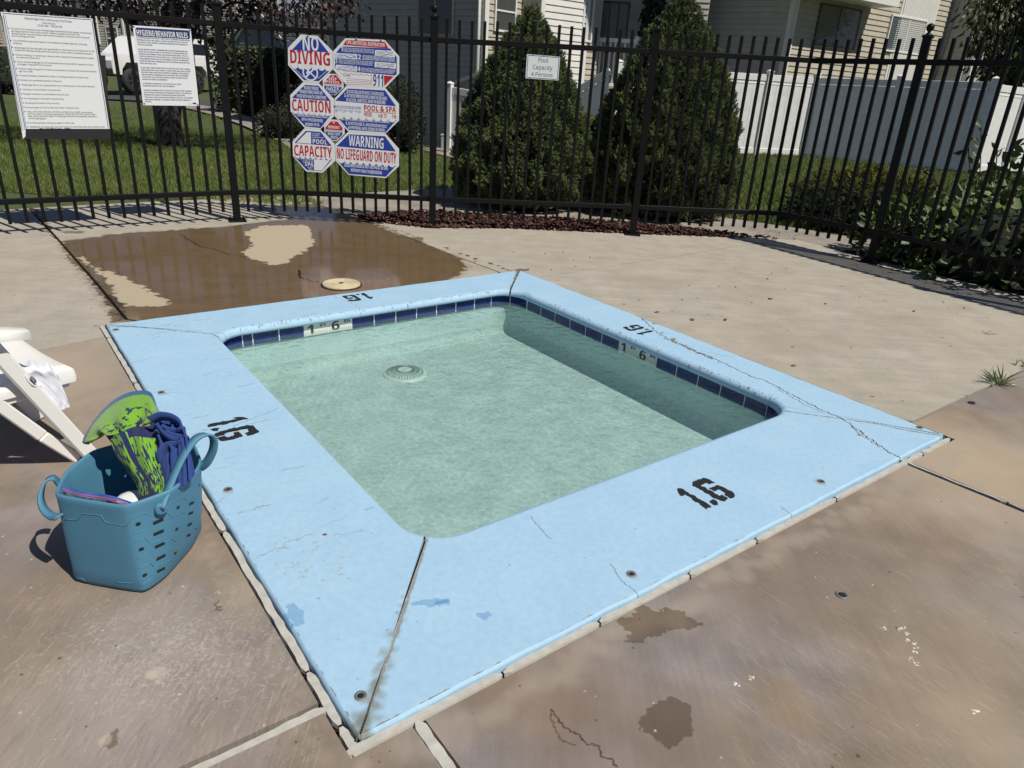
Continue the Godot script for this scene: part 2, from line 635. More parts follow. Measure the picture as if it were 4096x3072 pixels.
func draped(poly: PackedVector2Array, lift: float, cell := 0.8) -> ArrayMesh:
	# a polygon laid over the terrain, cut into cells
	var s := st(true)
	var lo := poly[0]
	var hi := poly[0]
	for p in poly:
		lo = lo.min(p); hi = hi.max(p)
	var x := lo.x
	while x < hi.x:
		var z := lo.y
		while z < hi.y:
			var c := PackedVector2Array([Vector2(x, z), Vector2(x + cell, z), Vector2(x + cell, z + cell), Vector2(x, z + cell)])
			for part in Geometry2D.intersect_polygons(poly, c):
				var idx := Geometry2D.triangulate_polygon(part)
				for i in idx:
					s.add_vertex(Vector3(part[i].x, terrain(part[i].x, part[i].y) + lift, part[i].y))
			z += cell
		x += cell
	s.generate_normals()
	s.index()
	return s.commit()

var deck_edge := PackedVector2Array()
var walks: Array = []
func make_ground() -> void:
	var s := st(true)
	var xs := [-400.0, -120.0]
	for i in 66: xs.append(-64.0 + 2.0 * i)
	xs.append_array([120.0, 400.0])
	var zs := [-400.0, -130.0]
	for i in 49: zs.append(-90.0 + 2.0 * i)
	zs.append_array([60.0, 300.0])
	var rows := []
	for z in zs:
		var r := []
		for x in xs: r.append(Vector3(x, terrain(x, z) - (0.75 if absf(x) < 2.1 and z > -6.1 and z < 0.1 else 0.045), z))
		rows.append(r)
	sheet(s, rows)
	structure(put("lawn_ground", done(s), M.grass_soil))
	# walk outside the fence, behind the spruces
	var w1 := PackedVector2Array()
	for q in [[1200, 783], [1433, 768], [1715, 752], [1845, 747], [2380, 790], [2870, 862], [3226, 913], [3420, 945]]: w1.append(flat(gnd(q[0], q[1])))
	w1.append(Vector2(4.6, -7.2)); w1.append(Vector2(3.6, -6.9))
	for q in [[3300, 985], [3110, 962], [2800, 925], [2400, 890], [2048, 872], [1715, 846], [1480, 866], [1330, 832], [1262, 803]]: w1.append(flat(gnd(q[0], q[1])))
	var walk := put("garden_path", draped(w1, -0.012, 4.0), M.path_concrete)
	structure(walk)
	walks.append(w1)
	# diagonal walk across the lawn to the road, and the apron before the house corner
	var w2 := strip_land([[735, 414], [800, 417], [880, 427], [967, 457], [1129, 524], [1250, 575], [1330, 612], [1330, 665], [1129, 572], [967, 500], [860, 462], [725, 428]], 0)
	structure(put("lawn_path", draped(w2, 0.012), M.path_concrete))
	walks.append(w2)
	var w3 := strip_land([[1672, 593], [1900, 593], [1960, 640], [1850, 640]], 0)
	structure(put("house_apron", draped(w3, 0.014), M.path_concrete))
	walks.append(w3)
	# road with the parked pickup
	var w4 := strip_land([[-700, 330], [0, 346], [300, 358], [500, 366], [800, 340], [880, 350], [1010, 404], [900, 436], [760, 415], [420, 397], [0, 372], [-700, 352]], 0)
	structure(put("road", draped(w4, 0.016, 1.6), M.asphalt))
	walks.append(w4)
	# grass blades
	var tuft := st()
	rng.seed = 21
	for k in 9:
		var a := rng.randf() * TAU
		var b := Vector3(cos(a), 0, sin(a)) * rng.randf() * 0.03
		var lean := Vector3(rng.randf() - 0.5, 0, rng.randf() - 0.5) * 0.05
		var h := rng.randf_range(0.035, 0.075)
		var w := Vector3(cos(a + 1.3), 0, sin(a + 1.3)) * 0.0035
		tri(tuft, b - w, b + lean * 0.4 + Vector3(0, h * 0.6, 0) + w * 0.8, b + w)
		tri(tuft, b + lean * 0.4 + Vector3(0, h * 0.6, 0) + w * 0.8, b - w, b + lean + Vector3(0, h, 0))
	var tm := done(tuft)
	var xf := []
	var cols := []
	for zone in [[-13.0, 1.6, -19.5, -7.6, 52000, 0], [2.2, 11.0, -19.5, -8.2, 26000, 1], [-24.0, -9.0, -26.0, -13.0, 9000, 2]]:
		for i in int(zone[4]):
			var t := rng.randf()
			var z: float = lerpf(zone[3], zone[2], t * t * 0.55 + t * 0.45)
			var p := Vector2(rng.randf_range(zone[0], zone[1]), z)
			if p.distance_to(Vector2.ZERO) < 7.6: continue
			if zone[5] == 0 and (p.y > -7.75 - 0.0 * p.x and p.x > -2.4): continue
			if zone[5] == 0 and p.x <= -2.4 and Geometry2D.is_point_in_polygon(p, deck_far): continue
			var bad := false
			for w in walks:
				if Geometry2D.is_point_in_polygon(p, w): bad = true
			if bad: continue
			var sc := rng.randf_range(0.75, 1.35)
			var bs := Basis(Vector3.UP, rng.randf() * TAU).scaled(Vector3(sc, sc * rng.randf_range(0.7, 1.2), sc))
			xf.append(Transform3D(bs, Vector3(p.x, terrain(p.x, p.y) - 0.032, p.y)))
			var d := noise_a.get_noise_2d(p.x * 8, p.y * 8) * 0.5 + 0.5
			var c := Color(0.075, 0.135, 0.022).lerp(Color(0.17, 0.195, 0.055), clampf(d * d * 1.3 + rng.randf() * 0.35, 0, 1))
			if rng.randf() < 0.05: c = Color(0.26, 0.23, 0.10)
			cols.append(c)
	var g := multi("grass", tm, M.blade, xf, cols)
	g.set_meta("kind", "stuff")
	tag(g, "mown green lawn grass behind the black pool fence", "grass")

# ---------------------------------------------------------------- the concrete deck, cut into slabs along its joints
var deck_far := PackedVector2Array()
func noise_bytes(freq: float, w: int, h: int, sd: int, octaves := 4) -> PackedByteArray:
	var n := FastNoiseLite.new()
	n.noise_type = FastNoiseLite.TYPE_SIMPLEX_SMOOTH
	n.frequency = freq
	n.fractal_octaves = octaves
	n.seed = sd
	var im := n.get_image(w, h, false, false, true)
	im.convert(Image.FORMAT_L8)
	return im.get_data()

func streak_bytes(w: int, h: int, sd: int, long: int, along_x := true) -> PackedByteArray:
	var n := FastNoiseLite.new()
	n.frequency = 0.11
	n.fractal_octaves = 4
	n.seed = sd
	var im := n.get_image(w / long if along_x else w, h if along_x else h / long, false, false, true)
	im.convert(Image.FORMAT_L8)
	im.resize(w, h, Image.INTERPOLATE_CUBIC)
	return im.get_data()

func px_poly(px: Array) -> PackedVector2Array:
	var p := PackedVector2Array()
	for q in px: p.append(flat(gnd(q[0], q[1])))
	return p

func px_line(px: Array) -> Array:
	var p := []
	for q in px: p.append(flat(gnd(q[0], q[1])))
	return p

func make_deck() -> void:
	# ---- textures
	var fs := 1280
	var far := {img = null, o = Vector2(-4.6, -8.6), s = fs / 10.0}
	var nl := noise_bytes(0.006, fs, fs, 31)
	var nm := noise_bytes(0.03, fs, fs, 32)
	var nf := noise_bytes(0.25, fs, fs, 33, 3)
	var ns := streak_bytes(fs, fs, 34, 12)
	var data := PackedByteArray()
	data.resize(fs * fs * 3)
	for i in fs * fs:
		var k := nl[i] / 255.0
		var l := 0.80 + 0.10 * (nm[i] / 255.0) + 0.07 * (nf[i] / 255.0) + 0.07 * (ns[i] / 255.0)
		data[i * 3] = int((170.0 + 5.0 * k) * l)
		data[i * 3 + 1] = int((163.0 + 5.0 * k) * l)
		data[i * 3 + 2] = int((148.0 + 8.0 * k) * l)
	far.img = Image.create_from_data(fs, fs, false, Image.FORMAT_RGB8, data)
	var rough_img := {img = Image.create(640, 640, false, Image.FORMAT_L8), o = far.o, s = 64.0}
	rough_img.img.fill(Color(0.88, 0.88, 0.88))
	var wet := px_poly([[240, 966], [300, 958], [380, 950], [440, 938], [520, 931], [600, 928], [720, 919], [800, 912], [885, 908], [950, 901], [1050, 889], [1100, 883], [1150, 879], [1192, 872], [1150, 862], [1100, 848], [1112, 822], [1180, 815], [1270, 817], [1340, 835], [1420, 868], [1477, 886], [1560, 926], [1635, 951], [1700, 978], [1830, 1029], [1861, 1055], [1861, 1073], [1845, 1092], [1805, 1113], [1740, 1150], [900, 1280], [506, 1300], [455, 1250], [440, 1225], [420, 1200], [360, 1110], [300, 1040], [270, 1000]])
	var stain := Color(0.735, 0.65, 0.545)
	multiply_poly(far, Geometry2D.offset_polygon(wet, 0.035)[0], Color(0.93, 0.91, 0.88), 0.03)
	multiply_poly(far, wet, stain, 0.02)
	paint_poly(rough_img, wet, Color(0.10, 0.10, 0.10), 1.0, 0.02)
	# thin dry streaks where the film is broken by ripples
	# dry islands in the wet patch
	var dry := Color(0.665, 0.62, 0.535)
	for q in [[[310, 1030], [335, 1026], [372, 1068], [440, 1085], [512, 1117], [600, 1160], [690, 1214], [640, 1224], [512, 1225], [480, 1205], [457, 1160], [420, 1117], [390, 1085]],
			[[972, 930], [1060, 902], [1200, 900], [1241, 908], [1257, 968], [1235, 990], [1200, 1015], [1172, 1036], [1145, 1055], [1110, 1061], [1045, 1047], [996, 1031], [970, 1006], [1007, 985], [1003, 950]]]:
		var pp := px_poly(q)
		paint_poly(far, pp, dry, 0.93, 0.025)
		paint_poly(rough_img, pp, Color(0.88, 0.88, 0.88), 1.0, 0.025)
	# wet fringe left of the joint, wet trickle, mossy rectangle, drip spots
	for q in [[[130, 832], [150, 835], [170, 865], [200, 905], [236, 962], [205, 935], [180, 925], [160, 880], [140, 850]],
			[[455, 1175], [500, 1230], [505, 1280], [440, 1290], [425, 1270], [445, 1240], [430, 1210], [400, 1180]], [[262, 1020], [300, 1040], [330, 1085], [300, 1062], [270, 1040]], [[330, 1070], [390, 1130], [420, 1180], [395, 1160], [350, 1105]],
			[[1640, 950], [1690, 948], [1690, 962], [1680, 975]], [[2055, 1083], [2075, 1073], [2120, 1074], [2118, 1080], [2080, 1084]]]:
		multiply_poly(far, px_poly(q), Color(0.66, 0.60, 0.53), 0.02)
	for i in 34:
		var f := rng.randf()
		var j := gnd(236 + 240 * f + rng.randf_range(-16, 10), 962 + 290 * f)
		paint_blob(far, flat(j), rng.randf_range(0.012, 0.035), Color(0.40, 0.35, 0.29), 0.75, 0.8)
		j = gnd(1480 + 560 * f + rng.randf_range(-4, 14), 884 + 200 * f)
		paint_blob(far, flat(j), rng.randf_range(0.008, 0.022), Color(0.22, 0.19, 0.16), 0.8, 0.7)
	paint_poly(far, px_poly([[250, 925], [328, 921], [336, 932], [262, 936]]), Color(0.40, 0.33, 0.27), 0.75, 0.02)
	# cracks
	paint_line(far, px_line([[720, 935], [740, 950], [800, 985], [860, 998], [910, 1018], [960, 1025], [1000, 1035]]), 0.008, Color(0.22, 0.17, 0.12), 0.8, 0.02)
	paint_line(far, px_line([[1195, 1080], [1203, 1112], [1240, 1121], [1272, 1130]]), 0.012, Color(0.12, 0.10, 0.08), 0.9, 0.02)
	# faint marks on the dry slabs
	for i in 46:
		var q := gnd(rng.randf_range(2150, 4090), rng.randf_range(1010, 1560))
		paint_blob(far, flat(q), rng.randf_range(0.06, 0.4), Color(0.58, 0.54, 0.49) if rng.randf() < 0.5 else Color(0.70, 0.66, 0.59), 0.30, 0.1)
	for i in 130:
		var q := gnd(rng.randf_range(-50, 4090), rng.randf_range(930, 1700))
		paint_blob(far, flat(q), rng.randf_range(0.004, 0.012), Color(0.2, 0.17, 0.14), 0.8, 0.5)
	for i in 26:
		var q := gnd(rng.randf_range(10, 540), rng.randf_range(1560, 1700))
		paint_blob(far, flat(q), rng.randf_range(0.008, 0.03), Color(0.42, 0.36, 0.30), 0.7, 0.5)
	var hb := []
	for i in 3: hb.append(flat(gnd(3370 + i * 60, 1112 + [0, 8, 6][i])))
	paint_line(far, hb, 0.03, Color(0.74, 0.70, 0.63), 0.12, 0.02)
	# ---- near texture
	var sz := 2048
	var near := {img = null, o = Vector2(-2.4, -3.3), s = sz / 5.2}
	nl = noise_bytes(0.0026, sz, sz, 41)
	nm = noise_bytes(0.012, sz, sz, 42, 5)
	nf = noise_bytes(0.3, sz, sz, 43, 3)
	ns = streak_bytes(sz, sz, 44, 30, false)
	data = PackedByteArray()
	data.resize(sz * sz * 3)
	for y in sz:
		for x in sz:
			var i := y * sz + x
			var k := smoothstep(0.30, 0.72, nl[i] / 255.0)
			var m2 := nm[i] / 255.0
			var l := 0.72 + 0.20 * m2 + 0.09 * (nf[i] / 255.0) + 0.06 * (ns[i] / 255.0)
			data[i * 3] = int((141.0 + 2.0 * k) * l)
			data[i * 3 + 1] = int((126.0 + 8.0 * k) * l)
			data[i * 3 + 2] = int((111.0 + 19.0 * k) * l)
	near.img = Image.create_from_data(sz, sz, false, Image.FORMAT_RGB8, data)
	# large tone fields: light grey at lower left, tan beside the bag, brown at lower right
	for q in [[300, 2900, 0.55, Color(0.62, 0.59, 0.56), 0.55], [620, 2550, 0.35, Color(0.57, 0.54, 0.50), 0.45], [120, 2250, 0.4, Color(0.47, 0.43, 0.40), 0.4], [1100, 2750, 0.28, Color(0.58, 0.55, 0.52), 0.4], [1000, 2350, 0.18, Color(0.62, 0.57, 0.49), 0.6],
			[3900, 2500, 0.5, Color(0.58, 0.53, 0.45), 0.5], [3950, 2950, 0.4, Color(0.62, 0.57, 0.48), 0.55], [3000, 2350, 0.4, Color(0.47, 0.42, 0.37), 0.4], [2300, 2800, 0.3, Color(0.46, 0.38, 0.31), 0.5], [2750, 2960, 0.25, Color(0.42, 0.38, 0.36), 0.4], [3150, 2830, 0.14, Color(0.52, 0.43, 0.31), 0.5], [3900, 1850, 0.9, Color(0.665, 0.60, 0.505), 0.85],
			[2000, 2750, 0.2, Color(0.48, 0.39, 0.30), 0.5], [100, 1500, 0.9, Color(0.64, 0.58, 0.50), 0.85], [450, 1750, 0.4, Color(0.60, 0.52, 0.43), 0.6], [3300, 2250, 0.5, Color(0.44, 0.40, 0.38), 0.4]]:
		paint_blob(near, flat(gnd(q[0], q[1])), q[2], q[3], q[4], 0.0)
	# pale bloom along the edge of the coping
	var e0 := pool_at(1.64, 1.42)
	for i in 60:
		var p := pool_at(1.66 + rng.randf() * 0.07, 1.5 - 2.9 * i / 60.0)
		paint_blob(near, flat(p), rng.randf_range(0.03, 0.08), Color(0.60, 0.56, 0.51), 0.5, 0.1)
		p = pool_at(1.6 - 3.0 * i / 60.0, 1.49 + rng.randf() * 0.04)
		paint_blob(near, flat(p), rng.randf_range(0.02, 0.05), Color(0.58, 0.54, 0.48), 0.4, 0.1)
	# short pale scratches in the broom finish
	for i in 1500:
		var q := gnd(rng.randf_range(40, 1280), rng.randf_range(2330, 3060)) if i % 3 < 2 else gnd(rng.randf_range(2900, 4090), rng.randf_range(2150, 3060))
		var d := (Vector2(rng.randf_range(-0.12, 0.12), 1.0) if i % 3 < 2 else Vector2(PU.x, PU.z) + Vector2(rng.randf_range(-0.1, 0.1), 0)) * rng.randf_range(0.008, 0.06)
		paint_line(near, [flat(q), flat(q) + d * 0.5, flat(q) + d], 0.0016, Color(0.74, 0.71, 0.68) if i % 4 else Color(0.36, 0.31, 0.27), rng.randf_range(0.03, 0.12), 0.004)
	# crazed white patch
	for i in 1300:
		var q := gnd(rng.randfn(700, 260), rng.randfn(2620, 110))
		var d := Vector2.from_angle(rng.randf() * TAU) * rng.randf_range(0.004, 0.016)
		paint_line(near, [flat(q), flat(q) + d], 0.0012, Color(0.74, 0.72, 0.69), 0.16, 0.008)
	# damp spots
	for q in [[[2535, 2420], [2565, 2410], [2610, 2445], [2690, 2430], [2725, 2440], [2735, 2465], [2810, 2490], [2800, 2512], [2700, 2515], [2640, 2540], [2560, 2570], [2500, 2560], [2520, 2530], [2475, 2500], [2480, 2470], [2540, 2455]],
			[[2640, 2800], [2700, 2788], [2745, 2810], [2775, 2860], [2770, 2900], [2750, 2945], [2700, 2985], [2640, 2975], [2580, 2930], [2565, 2880], [2590, 2830]],
			[[845, 2440], [870, 2410], [880, 2425], [905, 2428], [890, 2445], [860, 2445]], [[440, 2930], [470, 2915], [480, 2960], [450, 2995], [400, 2985]]]:
		multiply_poly(near, px_poly(q), Color(0.78, 0.73, 0.67), 0.010, 22.0)
	# efflorescence spots
	for q in [[640, 2690, 0.028], [600, 2700, 0.02], [420, 2960, 0.02]]:
		paint_blob(near, flat(gnd(q[0], q[1])), q[2], Color(0.70, 0.66, 0.60), 0.6, 0.5)
	# white paint drips
	for q in [[3535, 2512], [3600, 2518], [3612, 2515], [3628, 2533], [3630, 2560], [3660, 2575], [3662, 2590], [3663, 2610], [3648, 2635], [3667, 2655], [3900, 2840], [3905, 2848], [2948, 2738], [3005, 2712]]:
		for k in 5: paint_blob(near, flat(gnd(q[0] + rng.randf_range(-10, 10), q[1] + rng.randf_range(-7, 7))), rng.randf_range(0.0016, 0.0035), Color(0.9, 0.88, 0.83), 0.9, 0.7)
	for i in 120:
		var q := gnd(rng.randf_range(0, 4090), rng.randf_range(2000, 3070))
		paint_blob(near, flat(q), rng.randf_range(0.002, 0.005), Color(0.25, 0.2, 0.16) if rng.randf() < 0.6 else Color(0.8, 0.77, 0.7), 0.7, 0.5)
	paint_line(near, px_line([[2200, 2840], [2260, 2910], [2330, 2960], [2390, 2990], [2440, 3040], [2460, 3072]]), 0.004, Color(0.24, 0.19, 0.15), 0.7, 0.012)
	paint_line(near, px_line([[2200, 2850], [2225, 2920], [2250, 2965], [2300, 2985]]), 0.003, Color(0.3, 0.24, 0.19), 0.6, 0.012)
	var far_t := ImageTexture.create_from_image(far.img)
	var near_t := ImageTexture.create_from_image(near.img)
	var bump := noise_tex(0.22, 4, 256)
	var mats := []
	for k in 2:
		var m := StandardMaterial3D.new()
		m.resource_name = ["concrete_far", "concrete_near"][k]
		m.albedo_texture = [far_t, near_t][k]
		m.texture_repeat = false
		m.roughness = 1.0 if k == 0 else 0.86
		if k == 0:
			m.roughness_texture = ImageTexture.create_from_image(rough_img.img)
			m.roughness_texture_channel = BaseMaterial3D.TEXTURE_CHANNEL_RED
		m.heightmap_enabled = k == 1
		m.heightmap_texture = near_t
		m.heightmap_scale = 0.18
		mats.append(m)
	# ---- outline and joints
	var ol := PackedVector2Array()
	ol.append(Vector2(-9.0, -2.4))
	for q in [[0, 840], [287, 823], [600, 807], [887, 795], [1200, 782], [1262, 803], [1325, 830], [1477, 884], [1710, 911], [2048, 913], [2540, 935], [2813, 944], [3072, 954], [3190, 960], [3271, 979], [3461, 1030], [3600, 1063], [4096, 1185]]:
		ol.append(flat(gnd(q[0], q[1])))
	var l2: Vector2 = ol[ol.size() - 1]
	ol.append(l2 + (l2 - ol[ol.size() - 2]).normalized() * 5.0)
	ol.append(Vector2(7.5, 3.5)); ol.append(Vector2(-9.0, 3.5))
	deck_far = ol
	var inside := flat(PC)
	var joints := [
		[[100, 815], [126, 844], [236, 962], [399, 1148], [506, 1277], "in"], [[-1500, 1050], [0, 955], [200, 940], [236, 962]], [[236, 962], [380, 949], [600, 929], [885, 908], [1192, 872], [1325, 832]],
		[[1477, 884], [1635, 950], [1830, 1028], [1997, 1089], "in"], [[2120, 1112], [2165, 1107], [2711, 1024], [3000, 976], [3125, 955]], [[3655, 1687], [4096, 1481], [4700, 1200], [5200, 1100]],
		[[3560, 1822], [3597, 1839], [4096, 2042], [5000, 2400]], [[1296, 2826], [768, 3072], [300, 3300], [-1500, 4400]], [[1640, 2840], [1667, 2881], [1806, 3072], [2300, 3800]], [[430, 1346], [194, 1394], [-900, 1620]]]
	var widths := [0.018, 0.008, 0.006, 0.012, 0.009, 0.014, 0.036, 0.034, 0.034, 0.006]
	var pieces: Array = [ol]
	var joint_lines := []
	for j in joints.size():
		var line := PackedVector2Array()
		for q in joints[j]:
			if q is String: line.append(line[line.size() - 1].lerp(inside, 0.25))
			else: line.append(flat(gnd(q[0], q[1])))
		if j in [4, 5, 6, 7, 8, 9]: line.insert(0, line[0].lerp(inside, 0.12))
		if j == 1: line.insert(0, line[0] + (line[0] - line[1]).normalized() * 8.0)
		if j in [5, 6, 7, 8, 9]:
			var e := line[line.size() - 1]
			line.append(e + (e - line[line.size() - 2]).normalized() * 14.0)
		joint_lines.append(line)
		for cut in Geometry2D.offset_polyline(line, widths[j] * 0.5, Geometry2D.JOIN_MITER, Geometry2D.END_BUTT):
			var next := []
			for p in pieces:
				for r in Geometry2D.clip_polygons(p, cut):
					if not Geometry2D.is_polygon_clockwise(r): next.append(r)
			pieces = next
	var gap := 0.032
	var pool_poly := PackedVector2Array([flat(pool_at(-1.602 - gap * 0.3, 1.43 + gap)), flat(pool_at(1.602 + gap, 1.433 + gap)), flat(pool_at(1.602 + gap, -1.433 - gap * 0.3)), flat(pool_at(-1.602 - gap * 0.3, -1.433 - gap * 0.3))])
	var slabs := []
	for p in pieces:
		for r in Geometry2D.clip_polygons(p, pool_poly):
			if not Geometry2D.is_polygon_clockwise(r): slabs.append(r)
	var deck := Node3D.new()
	deck.name = "pool_deck"
	add_child(deck)
	structure(deck)
	for p in slabs:
		var area := 0.0
		var c := Vector2.ZERO
		for i in p.size():
			area += p[i].cross(p[(i + 1) % p.size()]) * 0.5
			c += p[i] / p.size()
		if absf(area) < 0.002: continue
		var near_slab := false
		var probe := [gnd(3000, 2600), gnd(500, 2600), gnd(900, 3060), gnd(1560, 3040), gnd(4000, 1850), gnd(100, 1600)]
		for q in probe:
			if Geometry2D.is_point_in_polygon(flat(q), p): near_slab = true
		var tx: Dictionary = near if near_slab else far
		var side: float = tx.img.get_width()
		var s := st()
		var idx := Geometry2D.triangulate_polygon(p)
		for i in idx:
			s.set_uv((p[i] - tx.o) * tx.s / side)
			s.add_vertex(v3(p[i], 0.0))
		for i in p.size():
			var a: Vector2 = p[i]
			var b: Vector2 = p[(i + 1) % p.size()]
			for w in [[a, -0.1], [a, 0.0], [b, 0.0], [a, -0.1], [b, 0.0], [b, -0.1]]:
				s.set_uv((w[0] - tx.o) * tx.s / side)
				s.add_vertex(v3(w[0], w[1]))
		piece("concrete_slab", done(s), mats[1 if near_slab else 0], deck)
	# soil under the joints
	var s2 := st()
	var under := Geometry2D.clip_polygons(Geometry2D.offset_polygon(ol, -0.05)[0], PackedVector2Array([flat(pool_at(-1.4, 1.25)), flat(pool_at(1.4, 1.25)), flat(pool_at(1.4, -1.25)), flat(pool_at(-1.4, -1.25))]))
	for x in range(-9, 8):
		for z in range(-9, 4):
			var cell := PackedVector2Array([Vector2(x, z), Vector2(x + 1, z), Vector2(x + 1, z + 1), Vector2(x, z + 1)])
			for a in Geometry2D.intersect_polygons(cell, ol):
				for b in Geometry2D.clip_polygons(a, PackedVector2Array([flat(pool_at(-1.3, 1.1)), flat(pool_at(1.3, 1.1)), flat(pool_at(1.3, -1.1)), flat(pool_at(-1.3, -1.1))])):
					if Geometry2D.is_polygon_clockwise(b) and not Geometry2D.is_polygon_clockwise(a): continue
					for i in Geometry2D.triangulate_polygon(b): s2.add_vertex(v3(b[i], -0.035))
	put("joint_soil", done(s2), M.sub_base, deck)
	# caulk: ragged strips in the wide joints and along two sides of the pool
	var runs := []
	for j in [6, 7, 8]:
		var l: PackedVector2Array = joint_lines[j]
		runs.append([l[2 if j == 8 else 1], l[[4, 3, 4][j - 6]], [0.008, 0.006, 0.0][j - 6], [0.022, 0.038, 0.038][j - 6], [0.1, 0.0, 0.02][j - 6]])
	runs.append([flat(pool_at(-1.62, 1.446)), flat(pool_at(1.65, 1.447)), 0.0, 0.030, 0.05])
	runs.append([flat(pool_at(1.616, 1.47)), flat(pool_at(1.615, -1.44)), 0.0, 0.030, 0.06])
	rng.seed = 5
	for r in runs:
		var a: Vector2 = r[0]
		var b: Vector2 = r[1]
		var d := (b - a).normalized()
		var nrm := d.orthogonal()
		var total := minf(a.distance_to(b), 3.6)
		var t := 0.0
		while t < total:
			var seg := minf(rng.randf_range(0.12, 0.7), total - t)
			if rng.randf() > r[4]:
				var s := st()
				var n := int(seg / 0.02) + 2
				var L := []
				for i in n:
					var tt := t + (seg - 0.006) * i / (n - 1)
					var off: float = r[2] + 0.003 * noise_a.get_noise_1d(tt * 90)
					var w: float = r[3] * (0.42 + 0.09 * noise_a.get_noise_1d(tt * 160 + 50))
					if i == 0 or i == n - 1: w *= 0.4
					var y := -0.002 + 0.003 * noise_a.get_noise_1d(tt * 120 + 9)
					L.append([v3(a + d * tt + nrm * (off - w), y - 0.012), v3(a + d * tt + nrm * (off - w * 0.8), y), v3(a + d * tt + nrm * (off + w * 0.8), y), v3(a + d * tt + nrm * (off + w), y - 0.012)])
				sheet(s, L)
				piece("caulk_strip", done(s), M.caulk, deck)
			t += seg
	# bare soil under the shrubs beyond the right-hand deck edge
	var soil := px_poly([[3110, 962], [3190, 961], [3271, 980], [3461, 1031], [3600, 1064], [4096, 1186]])
	soil.append(soil[5] + Vector2(2.2, 3.6)); soil.append(soil[5] + Vector2(5.0, 3.0)); soil.append(Vector2(6.5, -8.2)); soil.append(Vector2(4.4, -8.9))
	structure(put("soil_bed", draped(soil, -0.02, 1.0), M.sub_base))
	# red mulch bed in front of the spruces
	var bed := px_poly([[1430, 868], [1477, 862], [1600, 853], [1715, 846], [2048, 868], [2400, 886], [2800, 922], [3000, 948], [3150, 962], [3190, 961], [3072, 955], [2813, 945], [2540, 936], [2048, 914], [1710, 912], [1480, 886]])
	var sm := st()
	var idm := Geometry2D.triangulate_polygon(bed)
	for i in idm: sm.add_vertex(v3(bed[i], 0.004))
	structure(put("mulch_bed", done(sm), M.mulch))
	var chip := st()
	bevel_box(chip, Transform3D(Basis(), Vector3.ZERO), Vector3(0.035, 0.010, 0.016), 0.003)
	var xf := []
	var cols := []
	var grown := Geometry2D.offset_polygon(bed, 0.02)[0]
	while xf.size() < 3600:
		var p := Vector2(rng.randf_range(-1.7, 3.0), rng.randf_range(-9.0, -6.6))
		if not Geometry2D.is_point_in_polygon(p, grown): continue
		var bs := Basis.from_euler(Vector3(rng.randf_range(-0.6, 0.6), rng.randf() * TAU, rng.randf_range(-0.6, 0.6))).scaled(Vector3.ONE * rng.randf_range(0.5, 1.4))
		xf.append(Transform3D(bs, v3(p, 0.008 + rng.randf() * 0.02)))
		cols.append(Color(0.115, 0.034, 0.024).lerp(Color(0.05, 0.028, 0.022), rng.randf()) if rng.randf() > 0.06 else Color(0.24, 0.16, 0.11))
	var ch := multi("mulch_chips", done(chip), M.needle, xf, cols)
	ch.set_meta("kind", "stuff")
	tag(ch, "dark red bark mulch chips along the fence foot below the spruces", "mulch")

# ---------------------------------------------------------------- the pool
func rr(e: float) -> Array:
	# the opening as a rounded rectangle in pool u,v, grown outwards by e; 4 corners x 13 points
	var u0 := -1.215 - e
	var u1 := 1.055 + e
	var v0 := -1.07 - e
	var v1 := 0.955 + e
	var r := maxf(0.15 + e, 0.02)
	var out := []
	for c in [[u1 - r, v1 - r, 0], [u0 + r, v1 - r, 1], [u0 + r, v0 + r, 2], [u1 - r, v0 + r, 3]]:
		for k in 13:
			var a: float = PI * 0.5 * c[2] + PI * 0.5 * k / 12.0
			out.append(Vector2(c[0] + cos(a) * r, c[1] + sin(a) * r))
	return out

func number_mark(t: Dictionary, o: Vector2, e1: Vector2, e2: Vector2, h: float) -> void:
	var ink := Color(0.075, 0.07, 0.075)
	var G := func(pts: Array, x0: float, w: float) -> PackedVector2Array:
		var p := PackedVector2Array()
		for q in pts: p.append(o + e1 * (x0 + q[0] * w) * h + e2 * q[1] * h)
		return p
	paint_poly(t, G.call([[0.25, 0], [1.0, 0.0], [1.0, 0.95], [0.85, 1.02], [0.45, 0.95], [0.0, 0.80], [0.05, 0.70], [0.42, 0.74]], 0.0, 0.28), ink, 0.95, 0.0035, 30.0, 0.04)
	paint_poly(t, G.call([[0.1, 0], [0.8, 0], [1, 0.12], [0.8, 0.2], [0.2, 0.2], [0, 0.1]], 0.36, 0.2), ink, 0.95, 0.004, 30.0, 0.04)
	paint_poly(t, G.call([[0, 0.15], [0, 0.85], [0.15, 1], [0.85, 1], [1, 0.85], [1, 0.68], [0.68, 0.68], [0.66, 0.78], [0.32, 0.78], [0.32, 0.24], [0.45, 0.22], [0.45, 0], [0.15, 0]], 0.62, 0.62), ink, 0.95, 0.0035, 30.0, 0.04)
	paint_poly(t, G.call([[0.53, 0], [0.85, 0], [1, 0.15], [1, 0.45], [0.88, 0.58], [0.42, 0.58], [0.40, 0.42], [0.68, 0.40], [0.68, 0.2], [0.53, 0.2]], 0.62, 0.62), ink, 0.95, 0.0035, 30.0, 0.04)

func uv_line(px: Array) -> Array:
	var p := []
	for q in px: p.append(pool_uv(gnd(q[0], q[1], 0.012)))
	return p

